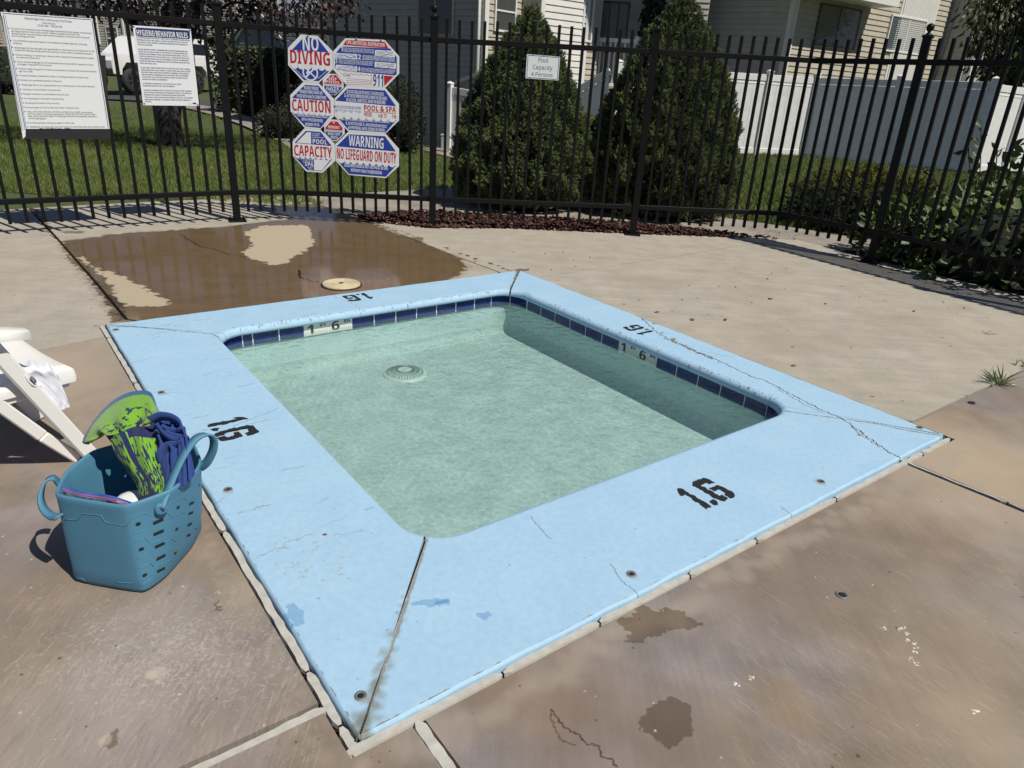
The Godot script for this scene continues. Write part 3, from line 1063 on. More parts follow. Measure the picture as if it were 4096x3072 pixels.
func make_pool() -> void:
	# ---- painted coping texture in pool coordinates
	var w := 1920
	var h := 1720
	var t := {img = null, o = Vector2(-1.63, -1.46), s = w / 3.26}
	var nl := noise_bytes(0.006, w, h, 51)
	var nm := noise_bytes(0.05, w, h, 52, 4)
	var nf := noise_bytes(0.4, w, h, 53, 2)
	var data := PackedByteArray()
	data.resize(w * h * 3)
	for i in w * h:
		var k := nl[i] / 255.0
		var l := 0.905 + 0.05 * (nm[i] / 255.0) + 0.05 * (nf[i] / 255.0)
		if nf[i] > 243: l *= 0.84
		data[i * 3] = int((158.0 + 8.0 * k) * l)
		data[i * 3 + 1] = int((194.0 + 6.0 * k) * l)
		data[i * 3 + 2] = int((220.0 + 4.0 * k) * l)
	t.img = Image.create_from_data(w, h, false, Image.FORMAT_RGB8, data)
	rng.seed = 77
	var gray := Color(0.50, 0.485, 0.45)
	var dark := Color(0.16, 0.15, 0.14)
	# worn outer edges
	for i in 260:
		var f := rng.randf()
		for q in [Vector2(1.606, lerpf(-1.4, 1.43, f)), Vector2(lerpf(-1.6, 1.6, f), 1.438)]:
			paint_blob(t, q + Vector2(rng.randf_range(-0.006, 0.0), rng.randf_range(-0.006, 0.0)), rng.randf_range(0.003, 0.011), gray, 0.5, 0.2)
	for i in 90:
		var f := rng.randf()
		paint_blob(t, Vector2(lerpf(-1.5, 1.6, f), -1.436), rng.randf_range(0.004, 0.014), Color(0.42, 0.36, 0.29), 0.7, 0.3)
		paint_blob(t, Vector2(-1.604, lerpf(-1.4, 1.4, f)), rng.randf_range(0.003, 0.010), Color(0.42, 0.36, 0.29), 0.7, 0.3)
	paint_line(t, [Vector2(1.600, 1.43), Vector2(1.599, -1.43)], 0.016, Color(0.52, 0.51, 0.48), 0.55, 0.006)
	paint_line(t, [Vector2(1.6, 1.431), Vector2(-1.6, 1.428)], 0.014, Color(0.50, 0.49, 0.47), 0.55, 0.006)
	# scuffed bullnose
	for i in 420:
		var f := rng.randf()
		var e := rng.randf_range(0.0, 0.03)
		var q := Vector2(lerpf(-1.1, 0.95, f), -1.075 - e) if i % 2 == 0 else Vector2(-1.22 - e, lerpf(-0.95, 0.85, f))
		paint_blob(t, q, rng.randf_range(0.002, 0.007), Color(0.36, 0.37, 0.36) if rng.randf() < 0.6 else Color(0.45, 0.40, 0.34), 0.6, 0.3)
	# mitre joints
	paint_line(t, [Vector2(1.04, 0.93), Vector2(1.35, 1.2), Vector2(1.61, 1.44)], 0.012, Color(0.55, 0.56, 0.54), 0.8, 0.004)
	for i in 150:
		var f := 1.0 - pow(rng.randf(), 1.7)
		var q := Vector2(lerpf(1.05, 1.61, f), lerpf(0.94, 1.44, f)) + Vector2(rng.randf_range(-1, 1), rng.randf_range(-1, 1)) * 0.028 * f
		paint_blob(t, q, 0.008 + 0.012 * f, Color(0.45, 0.46, 0.43), 0.35 * f, 0.0)
	paint_line(t, [Vector2(-1.20, -1.05), Vector2(-1.4, -1.24), Vector2(-1.61, -1.44)], 0.016, Color(0.42, 0.40, 0.34), 0.8, 0.004)
	for i in 24:
		var f := rng.randf()
		paint_blob(t, Vector2(lerpf(-1.4, -1.6, f), lerpf(-1.24, -1.42, f)), 0.02, Color(0.40, 0.37, 0.30), 0.4, 0.2)
	paint_line(t, uv_line([[896, 1358], [850, 1332], [700, 1318], [560, 1305], [425, 1303]]), 0.008, Color(0.43, 0.47, 0.46), 0.9, 0.006)
	paint_line(t, uv_line([[3142, 1640], [3250, 1655], [3370, 1672], [3500, 1690], [3640, 1720], [3760, 1738]]), 0.010, gray, 0.9, 0.004)
	# cracks
	var crack := [[2570, 1270], [2600, 1300], [2640, 1335], [2700, 1362], [2780, 1400], [2830, 1420], [2920, 1460], [3000, 1500], [3072, 1523], [3150, 1565], [3200, 1590], [3260, 1622], [3330, 1655], [3365, 1668], [3420, 1705], [3480, 1750], [3540, 1790], [3597, 1828]]
	paint_line(t, uv_line(crack), 0.005, dark, 0.85, 0.014)
	paint_line(t, uv_line([[3090, 1540], [3150, 1575], [3230, 1620], [3300, 1650]]), 0.004, Color(0.4, 0.36, 0.3), 0.8, 0.012)
	paint_line(t, uv_line([[3400, 1695], [3460, 1745], [3520, 1785]]), 0.004, Color(0.4, 0.36, 0.3), 0.8, 0.012)
	# flaking paint along the crack
	for q in [[2590, 1272, 0.05], [2560, 1266, 0.03], [2620, 1290, 0.03], [2650, 1330, 0.025], [2690, 1355, 0.03], [2740, 1380, 0.02], [2790, 1408, 0.02], [2840, 1425, 0.022], [2880, 1445, 0.012], [2700, 1365, 0.02], [2760, 1392, 0.018], [3365, 1668, 0.012], [3440, 1735, 0.02], [2810, 1463, 0.012], [2990, 1543, 0.014], [2760, 1465, 0.01]]:
		for k in 4:
			paint_blob(t, pool_uv(gnd(q[0] + rng.randf_range(-9, 9), q[1] + rng.randf_range(-4, 4), 0.012)), q[2] * rng.randf_range(0.3, 0.65), Color(0.55, 0.51, 0.45) if k < 3 else Color(0.40, 0.34, 0.28), 0.7, 0.5)
	paint_line(t, uv_line([[2660, 1350], [2720, 1375], [2780, 1403], [2850, 1432]]), 0.010, Color(0.38, 0.33, 0.28), 0.7, 0.012)
	# hairlines
	for q in [[[2120, 2060], [2160, 2110], [2200, 2150]], [[2440, 2250], [2480, 2310], [2550, 2365]], [[1330, 1172], [1350, 1190], [1420, 1215], [1445, 1240]], [[2800, 1400], [2900, 1420], [2950, 1425]], [[930, 1700], [1010, 1670], [1110, 1630]], [[3120, 2020], [3170, 2060]]]:
		paint_line(t, uv_line(q), 0.0022, Color(0.38, 0.42, 0.45), 0.75, 0.008)
	# numbers
	number_mark(t, Vector2(1.41, 0.012), Vector2(0, -1), Vector2(-1, 0), 0.152)
	number_mark(t, Vector2(-0.125, 1.292), Vector2(1, 0), Vector2(0, -1), 0.155)
	number_mark(t, Vector2(-1.548, -0.105), Vector2(0, 1), Vector2(1, 0), 0.14)
	number_mark(t, Vector2(-0.045, -1.295), Vector2(-1, 0), Vector2(0, 1), 0.13)
	# damp marks
	for q in [[[1640, 2400], [1690, 2395], [1730, 2385], [1790, 2392], [1800, 2405], [1700, 2425], [1640, 2420]], [[1740, 2400], [1800, 2398], [1810, 2412], [1760, 2425], [1735, 2415]], [[1920, 2440], [1960, 2435], [1980, 2455], [1940, 2470], [1905, 2458]], [[1140, 2420], [1180, 2405], [1215, 2440], [1215, 2490], [1170, 2495], [1145, 2465]]]:
		var p := PackedVector2Array(uv_line(q))
		paint_poly(t, p, Color(0.80, 0.87, 0.93), 2.0, 0.008, 18.0)
	for i in 240:
		var q := Vector2(rng.randf_range(-1.6, 1.6), rng.randf_range(-1.43, 1.43))
		paint_blob(t, q, rng.randf_range(0.002, 0.0045), Color(0.40, 0.42, 0.43), 0.6, 0.4)
	for i in 60:
		var q := pool_uv(gnd(rng.randf_range(1080, 1420), rng.randf_range(2150, 2330)))
		paint_blob(t, q, rng.randf_range(0.003, 0.009), Color(0.60, 0.62, 0.58), 0.6, 0.3)
	paint_blob(t, pool_uv(gnd(1300, 2145)), 0.007, Color(0.42, 0.12, 0.07), 0.9, 0.6)
	# smeary grime strokes
	for i in 90:
		var q := Vector2(rng.randf_range(-1.55, 1.0), rng.randf_range(0.98, 1.42)) if i % 2 else Vector2(rng.randf_range(-1.58, -1.28), rng.randf_range(-1.2, 1.3))
		var d := Vector2(rng.randf_range(-0.03, 0.03), rng.randf_range(0.03, 0.12))
		paint_line(t, [q, q + d * 0.5, q + d], rng.randf_range(0.002, 0.007), Color(0.50, 0.57, 0.64), 0.25, 0.012)
	var ring := [Color(0.48, 0.50, 0.50), Color(0.30, 0.33, 0.34)]
	var anchors := [[463, 1319], [645, 1570], [912, 1958], [1442, 2783], [2525, 2296], [3284, 1926], [3678, 1710], [2770, 1277]]
	for a in anchors:
		paint_blob(t, pool_uv(gnd(a[0], a[1], 0.012)), 0.026, Color(0.56, 0.60, 0.62), 0.7, 0.4)
	var cm := StandardMaterial3D.new()
	cm.resource_name = "painted_coping"
	cm.albedo_texture = ImageTexture.create_from_image(t.img)
	cm.texture_repeat = false
	cm.roughness = 0.72
	cm.heightmap_enabled = true
	cm.heightmap_texture = cm.albedo_texture
	cm.heightmap_scale = 0.12
	var pool := thing("wading_pool", "square wading pool with pale blue painted coping and aqua water", "pool")
	var inner := rr(0.0)
	var corners := [Vector2(1.603, 1.433), Vector2(-1.602, 1.430), Vector2(-1.597, -1.432), Vector2(1.596, -1.434)]
	var topy := 0.007
	var size := Vector2(w, h) / float(t.s)
	# mid index of each corner's arc is 13 * c + 6
	for side in 4:
		var c0 := side
		var c1 := (side + 1) % 4
		var gap := 0.0025
		var idx := []
		var i := c0 * 13 + 6
		while i != c1 * 13 + 6:
			idx.append(i)
			i = (i + 1) % 52
		idx.append(c1 * 13 + 6)
		var rows := []
		var sharp := 0.028
		for k in 8:
			var a := PI * 0.5 * k / 5.0
			var e := sharp * (1.0 - sin(minf(a, PI / 2)))
			var y := topy - sharp * (1.0 - cos(minf(a, PI / 2)))
			if k == 6: y = -0.036
			if k == 7: e = 0.036; y = -0.037
			var cur := rr(e)
			var row := []
			for j in idx: row.append(cur[j])
			# small retreat at both mitres
			var d0: Vector2 = (corners[c0] - inner[idx[0]]).normalized()
			var d1: Vector2 = (corners[c1] - inner[idx[-1]]).normalized()
			var gp: float = gap if side in [1, 2] and false else (0.0055 if c0 in [0, 2] else 0.0012)
			var gq: float = 0.0055 if c1 in [0, 2] else 0.0012
			row[0] += d0.orthogonal() * (gp if d0.orthogonal().dot(row[1] - row[0]) > 0 else -gp)
			row[-1] += d1.orthogonal() * (gq if d1.orthogonal().dot(row[-2] - row[-1]) > 0 else -gq)
			var out := []
			for q in row: out.append([q, y])
			rows.append(out)
		var e0: Vector2 = (corners[c1] - corners[c0]).normalized()
		var first: Vector2 = rows[0][0][0]
		var last: Vector2 = rows[0][-1][0]
		var A: Vector2 = corners[c0] + (first - rr(sharp)[idx[0]])
		var B: Vector2 = corners[c1] + (last - rr(sharp)[idx[-1]])
		# outer edge, slightly ragged, with a small round-over
		var outer := []
		var nseg := 60
		var outn := e0.orthogonal()
		if outn.dot(A) < 0: outn = -outn
		for k in nseg + 1:
			var q := A.lerp(B, float(k) / nseg)
			q += outn * (0.004 * noise_a.get_noise_2d(q.x * 60, q.y * 60) - 0.004)
			outer.append(q)
		var s := st(true)
		var V := func(q: Vector2, y: float) -> void:
			s.set_uv((q - t.o) / size)
			s.add_vertex(pool_at(q.x, q.y, y))
		var poly := PackedVector2Array()
		for q in outer: poly.append(q - outn * 0.008)
		for k in range(rows[0].size() - 1, -1, -1): poly.append(rows[0][k][0])
		s.set_smooth_group(-1)
		for k in Geometry2D.triangulate_polygon(poly): V.call(poly[k], topy)
		s.set_smooth_group(1)
		for r in rows.size() - 1:
			for k in rows[r].size() - 1:
				var a = rows[r][k]
				var b = rows[r + 1][k]
				var c = rows[r + 1][k + 1]
				var d = rows[r][k + 1]
				for q in [a, b, c, a, c, d]: V.call(q[0], q[1])
		for k in nseg:
			s.set_smooth_group(2)
			var lv := [[-0.008, topy], [-0.002, topy - 0.003], [0.0, topy - 0.010], [0.0, -0.08]]
			for m in 3:
				for z in [[k, m], [k, m + 1], [k + 1, m + 1], [k, m], [k + 1, m + 1], [k + 1, m]]:
					
						s.set_uv((outer[z[0]] - outn * (0.014 + 0.001 * z[1]) - t.o) / size)
						s.add_vertex(pool_at(outer[z[0]].x + outn.x * lv[z[1]][0], outer[z[0]].y + outn.y * lv[z[1]][0], lv[z[1]][1]))
		s.set_smooth_group(-1)
		# end faces at the mitres
		for z in [[A, first], [last, B]]:
			for q in [[z[0], topy], [z[1], topy], [z[1], -0.08], [z[0], topy], [z[1], -0.08], [z[0], -0.08]]: V.call(q[0], q[1] - 0.0005)
		s.generate_normals()
		s.index()
		piece("coping_slab", s.commit(), cm, pool)
	# ---- basin
	var s1 := st(true)
	var rings := []
	for q in [[0.036, -0.02], [0.036, -0.25], [0.03, -0.285], [0.012, -0.312], [-0.03, -0.32]]:
		var r := []
		for p in rr(q[0]): r.append(pool_at(p.x, p.y, q[1]))
		rings.append(r)
	sheet(s1, rings, true)
	put("basin_wall", done(s1), M.plaster, pool)
	var fp := PackedVector2Array()
	for p in rr(-0.03): fp.append(p)
	var s3 := st()
	for i in Geometry2D.triangulate_polygon(fp): s3.add_vertex(pool_at(fp[i].x, fp[i].y, -0.32))
	put("basin_floor", done(s3), M.plaster, pool)
	# ---- water-line tiles
	var lay := func(a: Vector2, b: Vector2, face: Vector2, m: Material, called: String) -> void:
		var s := st()
		var p0 := pool_at(a.x, a.y)
		var p1 := pool_at(b.x, b.y)
		var x := (p1 - p0).normalized()
		var n := (PU * face.x + PV * face.y)
		var mid := (p0 + p1) * 0.5 + Vector3(0, -0.0765, 0) + n * 0.003
		bevel_box(s, Transform3D(Basis(x, Vector3.UP, n), mid), Vector3(p0.distance_to(p1) - 0.006, 0.076, 0.008), 0.0015)
		piece(called, done(s), m, pool)
	var wr := -1.07 - 0.034
	var wb := -1.215 - 0.034
	var wl := 0.955 + 0.034
	var wn := 1.055 + 0.034
	var joints_r := []
	for k in range(-6, 8): joints_r.append(-0.144 + 0.1525 * k)
	for k in joints_r.size() - 1:
		var a := clampf(joints_r[k], -1.065, 0.905)
		var b := clampf(joints_r[k + 1], -1.065, 0.905)
		if b - a < 0.02: continue
		var marker: bool = k in [6, 7]
		lay.call(Vector2(a, wr), Vector2(b, wr), Vector2(0, 1), M.tile_white if marker else M.tile_blue, "depth_marker_tile" if marker else "pool_tile")
		lay.call(Vector2(a, wl), Vector2(b, wl), Vector2(0, -1), M.tile_blue, "pool_tile")
	for k in range(-7, 6):
		var a := clampf(0.137 + 0.1525 * k, -0.92, 0.805)
		var b := clampf(0.137 + 0.1525 * (k + 1), -0.92, 0.805)
		if b - a < 0.02: continue
		var marker: bool = k in [0, 1]
		lay.call(Vector2(wb, b), Vector2(wb, a), Vector2(1, 0), M.tile_white if marker else M.tile_blue, "depth_marker_tile" if marker else "pool_tile")
		lay.call(Vector2(wn, b), Vector2(wn, a), Vector2(-1, 0), M.tile_blue, "pool_tile")
	# corner tiles, bent round the arcs
	var cin := rr(0.027)
	var cout := rr(0.037)
	for c in 4:
		for half in [[0, 6], [6, 12]]:
			var s := st(true)
			var r1 := []
			var r2 := []
			var r3 := []
			for k in range(half[0], half[1] + 1):
				var p: Vector2 = cin[c * 13 + k]
				if k == half[1]: p = p.lerp(cin[c * 13 + k - 1], 0.12)
				if k == half[0]: p = p.lerp(cin[c * 13 + k + 1], 0.08)
				r1.append(pool_at(p.x, p.y, -0.0385)); r2.append(pool_at(p.x, p.y, -0.1145))
				r3.append(pool_at(cout[c * 13 + k].x, cout[c * 13 + k].y, -0.0375))
			sheet(s, [r3, r1, r2])
			piece("pool_tile", done(s), M.tile_blue, pool)
	var sg := st(true)
	var g1 := []
	var g2 := []
	for p in rr(0.0288):
		g1.append(pool_at(p.x, p.y, -0.030)); g2.append(pool_at(p.x, p.y, -0.116))
	sheet(sg, [g1, g2], true)
	put("grout", done(sg), M.grout, pool)
	# depth lettering on the white tiles
	for row in [[Vector2(-0.144, wr), Vector2(0.010, wr), Vector2(0, 1)], [Vector2(wb, 0.442), Vector2(wb, 0.289), Vector2(1, 0)]]:
		var d: Vector2 = (row[1] - row[0]) / 0.153
		var n: Vector3 = PU * row[2].x + PV * row[2].y
		for q in [["1", 0.018, 0.062, 0.052, -0.1], ["FT", 0.10, 0.14, 0.016, -0.066], ["6", 0.172, 0.232, 0.055, -0.1], ["IN", 0.25, 0.295, 0.018, -0.064]]:
			var a: Vector2 = row[0] + d * q[1]
			var b: Vector2 = row[0] + d * q[2]
			for ch in q[0].length():
				var aa: Vector2 = a.lerp(b, float(ch) / q[0].length())
				var bb: Vector2 = a.lerp(b, (ch + 0.86) / q[0].length())
				var ink := st()
				text_on(ink, q[0][ch], pool_at(aa.x, aa.y, q[4]), pool_at(bb.x, bb.y, q[4]), q[3], n, 0.0085)
				piece("depth_letter", done(ink), M.ink_dark, pool)
	# ---- drain cover and inlet
	var dc := gnd(1620, 1497, -0.32)
	var sd := st(true)
	lathe(sd, [Vector2(0.132, 0.0), Vector2(0.132, 0.006), Vector2(0.118, 0.010), Vector2(0.095, 0.022), Vector2(0.05, 0.031), Vector2(0.0, 0.034)], Transform3D(Basis(), dc), 40)
	var drain := put("drain_cover", done(sd), M.plastic_aqua, pool)
	var slot_bar := st()
	for k in 40:
		var a := TAU * k / 40.0
		var d := Vector3(cos(a), 0, sin(a))
		for seg in [[0.042, 0.034, 0.066, 0.0295], [0.070, 0.0290, 0.092, 0.0245], [0.096, 0.0232, 0.114, 0.0145]]:
			bar(slot_bar, dc + d * seg[0] + Vector3(0, seg[1] - 0.0005, 0), dc + d * seg[2] + Vector3(0, seg[3] - 0.0005, 0), 0.0045, 0.003)
	put("slot_bar", done(slot_bar), M.grate_gap_dark, drain)  # dark bars laid on the dome stand for the shade in its gaps
	var ic := gnd(1139, 1428, -0.318)
	var si := st(true)
	lathe(si, [Vector2(0.04, 0.0), Vector2(0.04, 0.006), Vector2(0.028, 0.012), Vector2(0.018, 0.012), Vector2(0.015, 0.003)], Transform3D(Basis(), ic), 24)
	put("inlet_fitting", done(si), M.plastic_aqua, pool)
	var sh := st(true)
	lathe(sh, [Vector2(0.016, 0.0), Vector2(0.014, 0.004), Vector2(0.0, 0.004)], Transform3D(Basis(), ic), 16)
	put("inlet_opening", done(sh), M.hole_dark, pool)
	# cover anchors set into the coping
	for a in anchors:
		var c := gnd(a[0], a[1], topy)
		var s := st(true)
		lathe(s, [Vector2(0.0155, 0.0), Vector2(0.014, 0.0025), Vector2(0.010, 0.0025), Vector2(0.008, 0.001)], Transform3D(Basis(), c), 16)
		piece("deck_anchor", done(s), M.steel, pool)
		var s2 := st(true)
		lathe(s2, [Vector2(0.0085, 0.0009), Vector2(0.0, 0.0012)], Transform3D(Basis(), c), 12)
		piece("anchor_hole", done(s2), M.hole_dark, pool)
	# ---- water: a clear rippled surface, and an added sheet whose dark net imitates caustics on the floor
	var wp := PackedVector2Array()
	for p in rr(0.033): wp.append(p)
	var water := Node3D.new()
	water.name = "pool_water"
	add_child(water)
	structure(water)
	var sw := st()
	var wi := Geometry2D.triangulate_polygon(wp)
	for i in wi: sw.add_vertex(pool_at(wp[i].x, wp[i].y, -0.088))
	var wm := mat("water", 0.42, 0.66, 0.58, 0.03)
	wm.albedo_color.a = 0.10
	wm.transparency = BaseMaterial3D.TRANSPARENCY_ALPHA
	wm.normal_enabled = true
	wm.normal_texture = noise_tex(0.035, 3, 512, true, 6.0, FastNoiseLite.TYPE_SIMPLEX_SMOOTH, 15)
	wm.normal_scale = 0.4
	wm.uv1_triplanar = true
	wm.uv1_world_triplanar = true
	wm.uv1_scale = Vector3.ONE * 0.6
	put("water_surface", done(sw), wm, water)
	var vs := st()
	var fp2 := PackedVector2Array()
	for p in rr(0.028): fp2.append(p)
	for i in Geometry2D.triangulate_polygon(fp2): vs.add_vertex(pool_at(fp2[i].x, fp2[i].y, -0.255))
	put("caustic_net_sheet", done(vs), caustic_net_material(), water)

func caustic_net_material() -> StandardMaterial3D:
	# caustic light drawn as a net: clear lines, darker cells between them
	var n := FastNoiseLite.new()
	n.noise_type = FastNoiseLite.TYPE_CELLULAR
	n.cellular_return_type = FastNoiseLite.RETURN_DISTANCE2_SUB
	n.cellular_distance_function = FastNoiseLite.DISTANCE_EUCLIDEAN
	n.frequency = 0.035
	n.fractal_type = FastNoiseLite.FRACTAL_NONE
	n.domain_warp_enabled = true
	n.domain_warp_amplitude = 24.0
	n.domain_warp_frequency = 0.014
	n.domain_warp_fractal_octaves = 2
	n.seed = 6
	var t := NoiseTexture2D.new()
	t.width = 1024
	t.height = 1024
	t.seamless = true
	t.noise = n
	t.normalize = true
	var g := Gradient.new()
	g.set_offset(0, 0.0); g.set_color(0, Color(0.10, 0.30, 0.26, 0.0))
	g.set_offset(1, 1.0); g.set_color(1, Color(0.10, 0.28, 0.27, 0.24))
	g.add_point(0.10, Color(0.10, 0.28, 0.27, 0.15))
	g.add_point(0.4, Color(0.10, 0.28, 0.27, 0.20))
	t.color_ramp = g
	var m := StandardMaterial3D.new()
	m.resource_name = "caustic_net"
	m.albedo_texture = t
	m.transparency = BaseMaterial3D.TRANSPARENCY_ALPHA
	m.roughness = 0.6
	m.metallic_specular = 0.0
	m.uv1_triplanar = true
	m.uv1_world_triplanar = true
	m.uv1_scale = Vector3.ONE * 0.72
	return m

# ---------------------------------------------------------------- the iron fence
var fence_post: Array = [Vector2(-5.0, -4.9), Vector2(-2.663, -6.66), Vector2(-0.866, -6.931), Vector2(1.112, -7.142), Vector2(3.211, -6.503), Vector2(4.30, -4.86), Vector2(5.36, -3.26)]
var fence_h: Array = [[0.26, 1.66, 1.79, 0.085], [0.262, 1.655, 1.795, 0.085], [0.265, 1.64, 1.81, 0.095], [0.271, 1.66, 1.83, 0.11], [0.273, 1.675, 1.855, 0.13], [0.275, 1.68, 1.86, 0.13], [0.275, 1.68, 1.86, 0.13]]
var fence_bend := {1: Vector2(-2.28, -6.83), 3: Vector2(2.60, -7.275)}
func make_fence() -> void:
	var f := thing("iron_fence", "black iron picket fence running round the far side of the pool deck", "fence")
	var posts := fence_post
	var sp := st()
	var picks := [24, 16, 17, 21, 17, 17]
	for i in posts.size() - 1:
		var path := [posts[i]]
		if fence_bend.has(i): path.append(fence_bend[i])
		path.append(posts[i + 1])
		var total := 0.0
		for k in path.size() - 1: total += path[k].distance_to(path[k + 1])
		var ha: Array = fence_h[i]
		var hb: Array = fence_h[i + 1]
		# rails
		var run := 0.0
		for k in path.size() - 1:
			var a: Vector2 = path[k]
			var b: Vector2 = path[k + 1]
			var L := a.distance_to(b)
			var d := (b - a) / L
			var ea := 0.03 if k == 0 else -0.008
			var eb := 0.03 if k == path.size() - 2 else -0.008
			for r in 2:
				var ya := lerpf(ha[r], hb[r], run / total)
				var yb := lerpf(ha[r], hb[r], (run + L) / total)
				var s := st()
				bar(s, v3(a + d * ea, ya), v3(b - d * eb, yb), 0.036, 0.044, Vector3.UP, 0.003)
				piece("rail", done(s), M.black_paint, f)
			run += L
		var n: int = picks[i]
		for k in n:
			var t := (k + 1.0) / (n + 1.0)
			var dist := t * total
			var p: Vector2
			var dir: Vector2
			for j in path.size() - 1:
				var L: float = path[j].distance_to(path[j + 1])
				if dist <= L or j == path.size() - 2:
					p = path[j].lerp(path[j + 1], dist / L)
					dir = (path[j + 1] - path[j]).normalized()
					break
				dist -= L
			var y0 := lerpf(ha[3], hb[3], t)
			var y1 := lerpf(ha[2], hb[2], t)
			var tw := 0.004 * sin(k * 7.7 + i)
			var s := st()
			bevel_box(s, Transform3D(Basis(v3(dir, 0), Vector3.UP, v3(dir, 0).cross(Vector3.UP)), v3(p, (y0 + y1) * 0.5) + Vector3(0, tw, 0)), Vector3(0.0254, y1 - y0, 0.0254), 0.002)
			piece("picket", done(s), M.black_paint, f)
	for i in posts.size():
		var c := v3(posts[i], 0)
		var dirs: Vector2 = (posts[mini(i + 1, posts.size() - 1)] - posts[maxi(i - 1, 0)]).normalized()
		var b := Basis(v3(dirs, 0), Vector3.UP, v3(dirs, 0).cross(Vector3.UP))
		var top: float = fence_h[i][2] + 0.005
		var s := st()
		bevel_box(s, Transform3D(b, c + Vector3(0, top * 0.5 + 0.004, 0)), Vector3(0.064, top, 0.064), 0.004)
		var post := piece("post", done(s), M.black_paint, f)
		s = st()
		bevel_box(s, Transform3D(b, c + Vector3(0, 0.006, 0)), Vector3(0.155, 0.012, 0.155), 0.002)
		piece("base_plate", done(s), M.black_paint, post)
		for q in [[-1, -1], [1, -1], [1, 1], [-1, 1]]:
			s = st()
			lathe(s, [Vector2(0.012, 0.012), Vector2(0.012, 0.022), Vector2(0.006, 0.023), Vector2(0.006, 0.032), Vector2(0.0, 0.033)], Transform3D(b, c + b * Vector3(q[0] * 0.058, 0, q[1] * 0.058)), 8)
			piece("bolt", done(s), M.black_paint, post)
		s = st()
		bevel_box(s, Transform3D(b, c + Vector3(0, top + 0.006, 0)), Vector3(0.082, 0.022, 0.082), 0.005)
		piece("post_cap", done(s), M.black_paint, post)
		s = st(true)
		var pr := [Vector2(0.03, top + 0.017), Vector2(0.026, top + 0.024), Vector2(0.013, top + 0.034), Vector2(0.011, top + 0.04), Vector2(0.016, top + 0.044)]
		for k in 9:
			var a := -1.05 + (PI * 0.5 + 1.05) * k / 8.0
			pr.append(Vector2(0.031 * cos(a), top + 0.072 + 0.031 * sin(a)))
		lathe(s, pr, Transform3D(b, c), 16)
		piece("ball_finial", done(s), M.black_paint, post)

# ---------------------------------------------------------------- signs on the fence
class Board:
	# maps measured points onto the plane of a sign
	var host
	var p0: Vector3
	var n: Vector3
	var ox: float
	var oy: float
	var k: float
	func P(x: float, y: float) -> Vector3:
		return host.on_plane(ox + x * k, oy + y * k, p0, n)
	func poly(pts: Array) -> Array:
		var o := []
		for q in pts: o.append(P(q[0], q[1]))
		return o
	func metres(px: float) -> float:
		return px * k * (p0 - host.EYE).dot(host.FW) / 2840.0

func board(a: Vector2, b: Vector2, ox: float, oy: float, k: float, off: float) -> Board:
	var d := (b - a).normalized()
	var r := Board.new()
	r.host = self
	r.n = Vector3(-d.y, 0, d.x)
	if r.n.z < 0: r.n = -r.n
	r.p0 = v3(a, 1.0) + r.n * off
	r.ox = ox
	r.oy = oy
	r.k = k
	return r

func lettered(s: SurfaceTool, B: Board, lines: Array, lift: float, bold := true) -> void:
	for q in lines:
		text_on(s, q[0], B.P(q[1], q[2]), B.P(q[3], q[4]), B.metres(q[5]), B.n, lift, bold)

func line_on(s: SurfaceTool, B: Board, a: Array, b: Array, w: float, lift: float) -> void:
	var p := B.P(a[0], a[1])
	var q := B.P(b[0], b[1])
	var side := B.n.cross(q - p).normalized() * B.metres(w) * 0.5
	var z := B.n * lift
	quad(s, p - side + z, q - side + z, q + side + z, p + side + z)

func disc_on(s: SurfaceTool, B: Board, x: float, y: float, r: float, r_in: float, lift: float) -> void:
	var c := B.P(x, y) + B.n * lift
	var ux := B.n.cross(Vector3.UP).normalized()
	var m := B.metres(r)
	var mi := B.metres(r_in)
	for k in 20:
		var a := TAU * k / 20
		var b := TAU * (k + 1) / 20
		var da := ux * cos(a) + Vector3.UP * sin(a)
		var db := ux * cos(b) + Vector3.UP * sin(b)
		if mi > 0.0: quad(s, c + da * mi, c + da * m, c + db * m, c + db * mi)
		else: tri(s, c, c + da * m, c + db * m)

func screws(B: Board, pts: Array, r: float, parent: Node) -> void:
	for q in pts:
		var s := st(true)
		var c := B.P(q[0], q[1])
		var t := Transform3D(Basis(B.n.cross(Vector3.UP).normalized(), B.n, Vector3.UP), c)
		lathe(s, [Vector2(r, 0.0005), Vector2(r * 0.85, 0.004), Vector2(r * 0.4, 0.006), Vector2(0.0, 0.006)], t, 10)
		piece("screw", done(s), M.steel, parent)

func plate_part(called: String, B: Board, pts: Array, base: float, th: float, m: Material, parent: Node) -> MeshInstance3D:
	var s := st()
	var pp := []
	for p in B.poly(pts): pp.append(p + B.n * base)
	plate(s, pp, B.n, th)
	return piece(called, done(s), m, parent)

func make_signs() -> void:
	rules_sign()
	hygiene_sign()
	octagon_sign()
	capacity_sign()

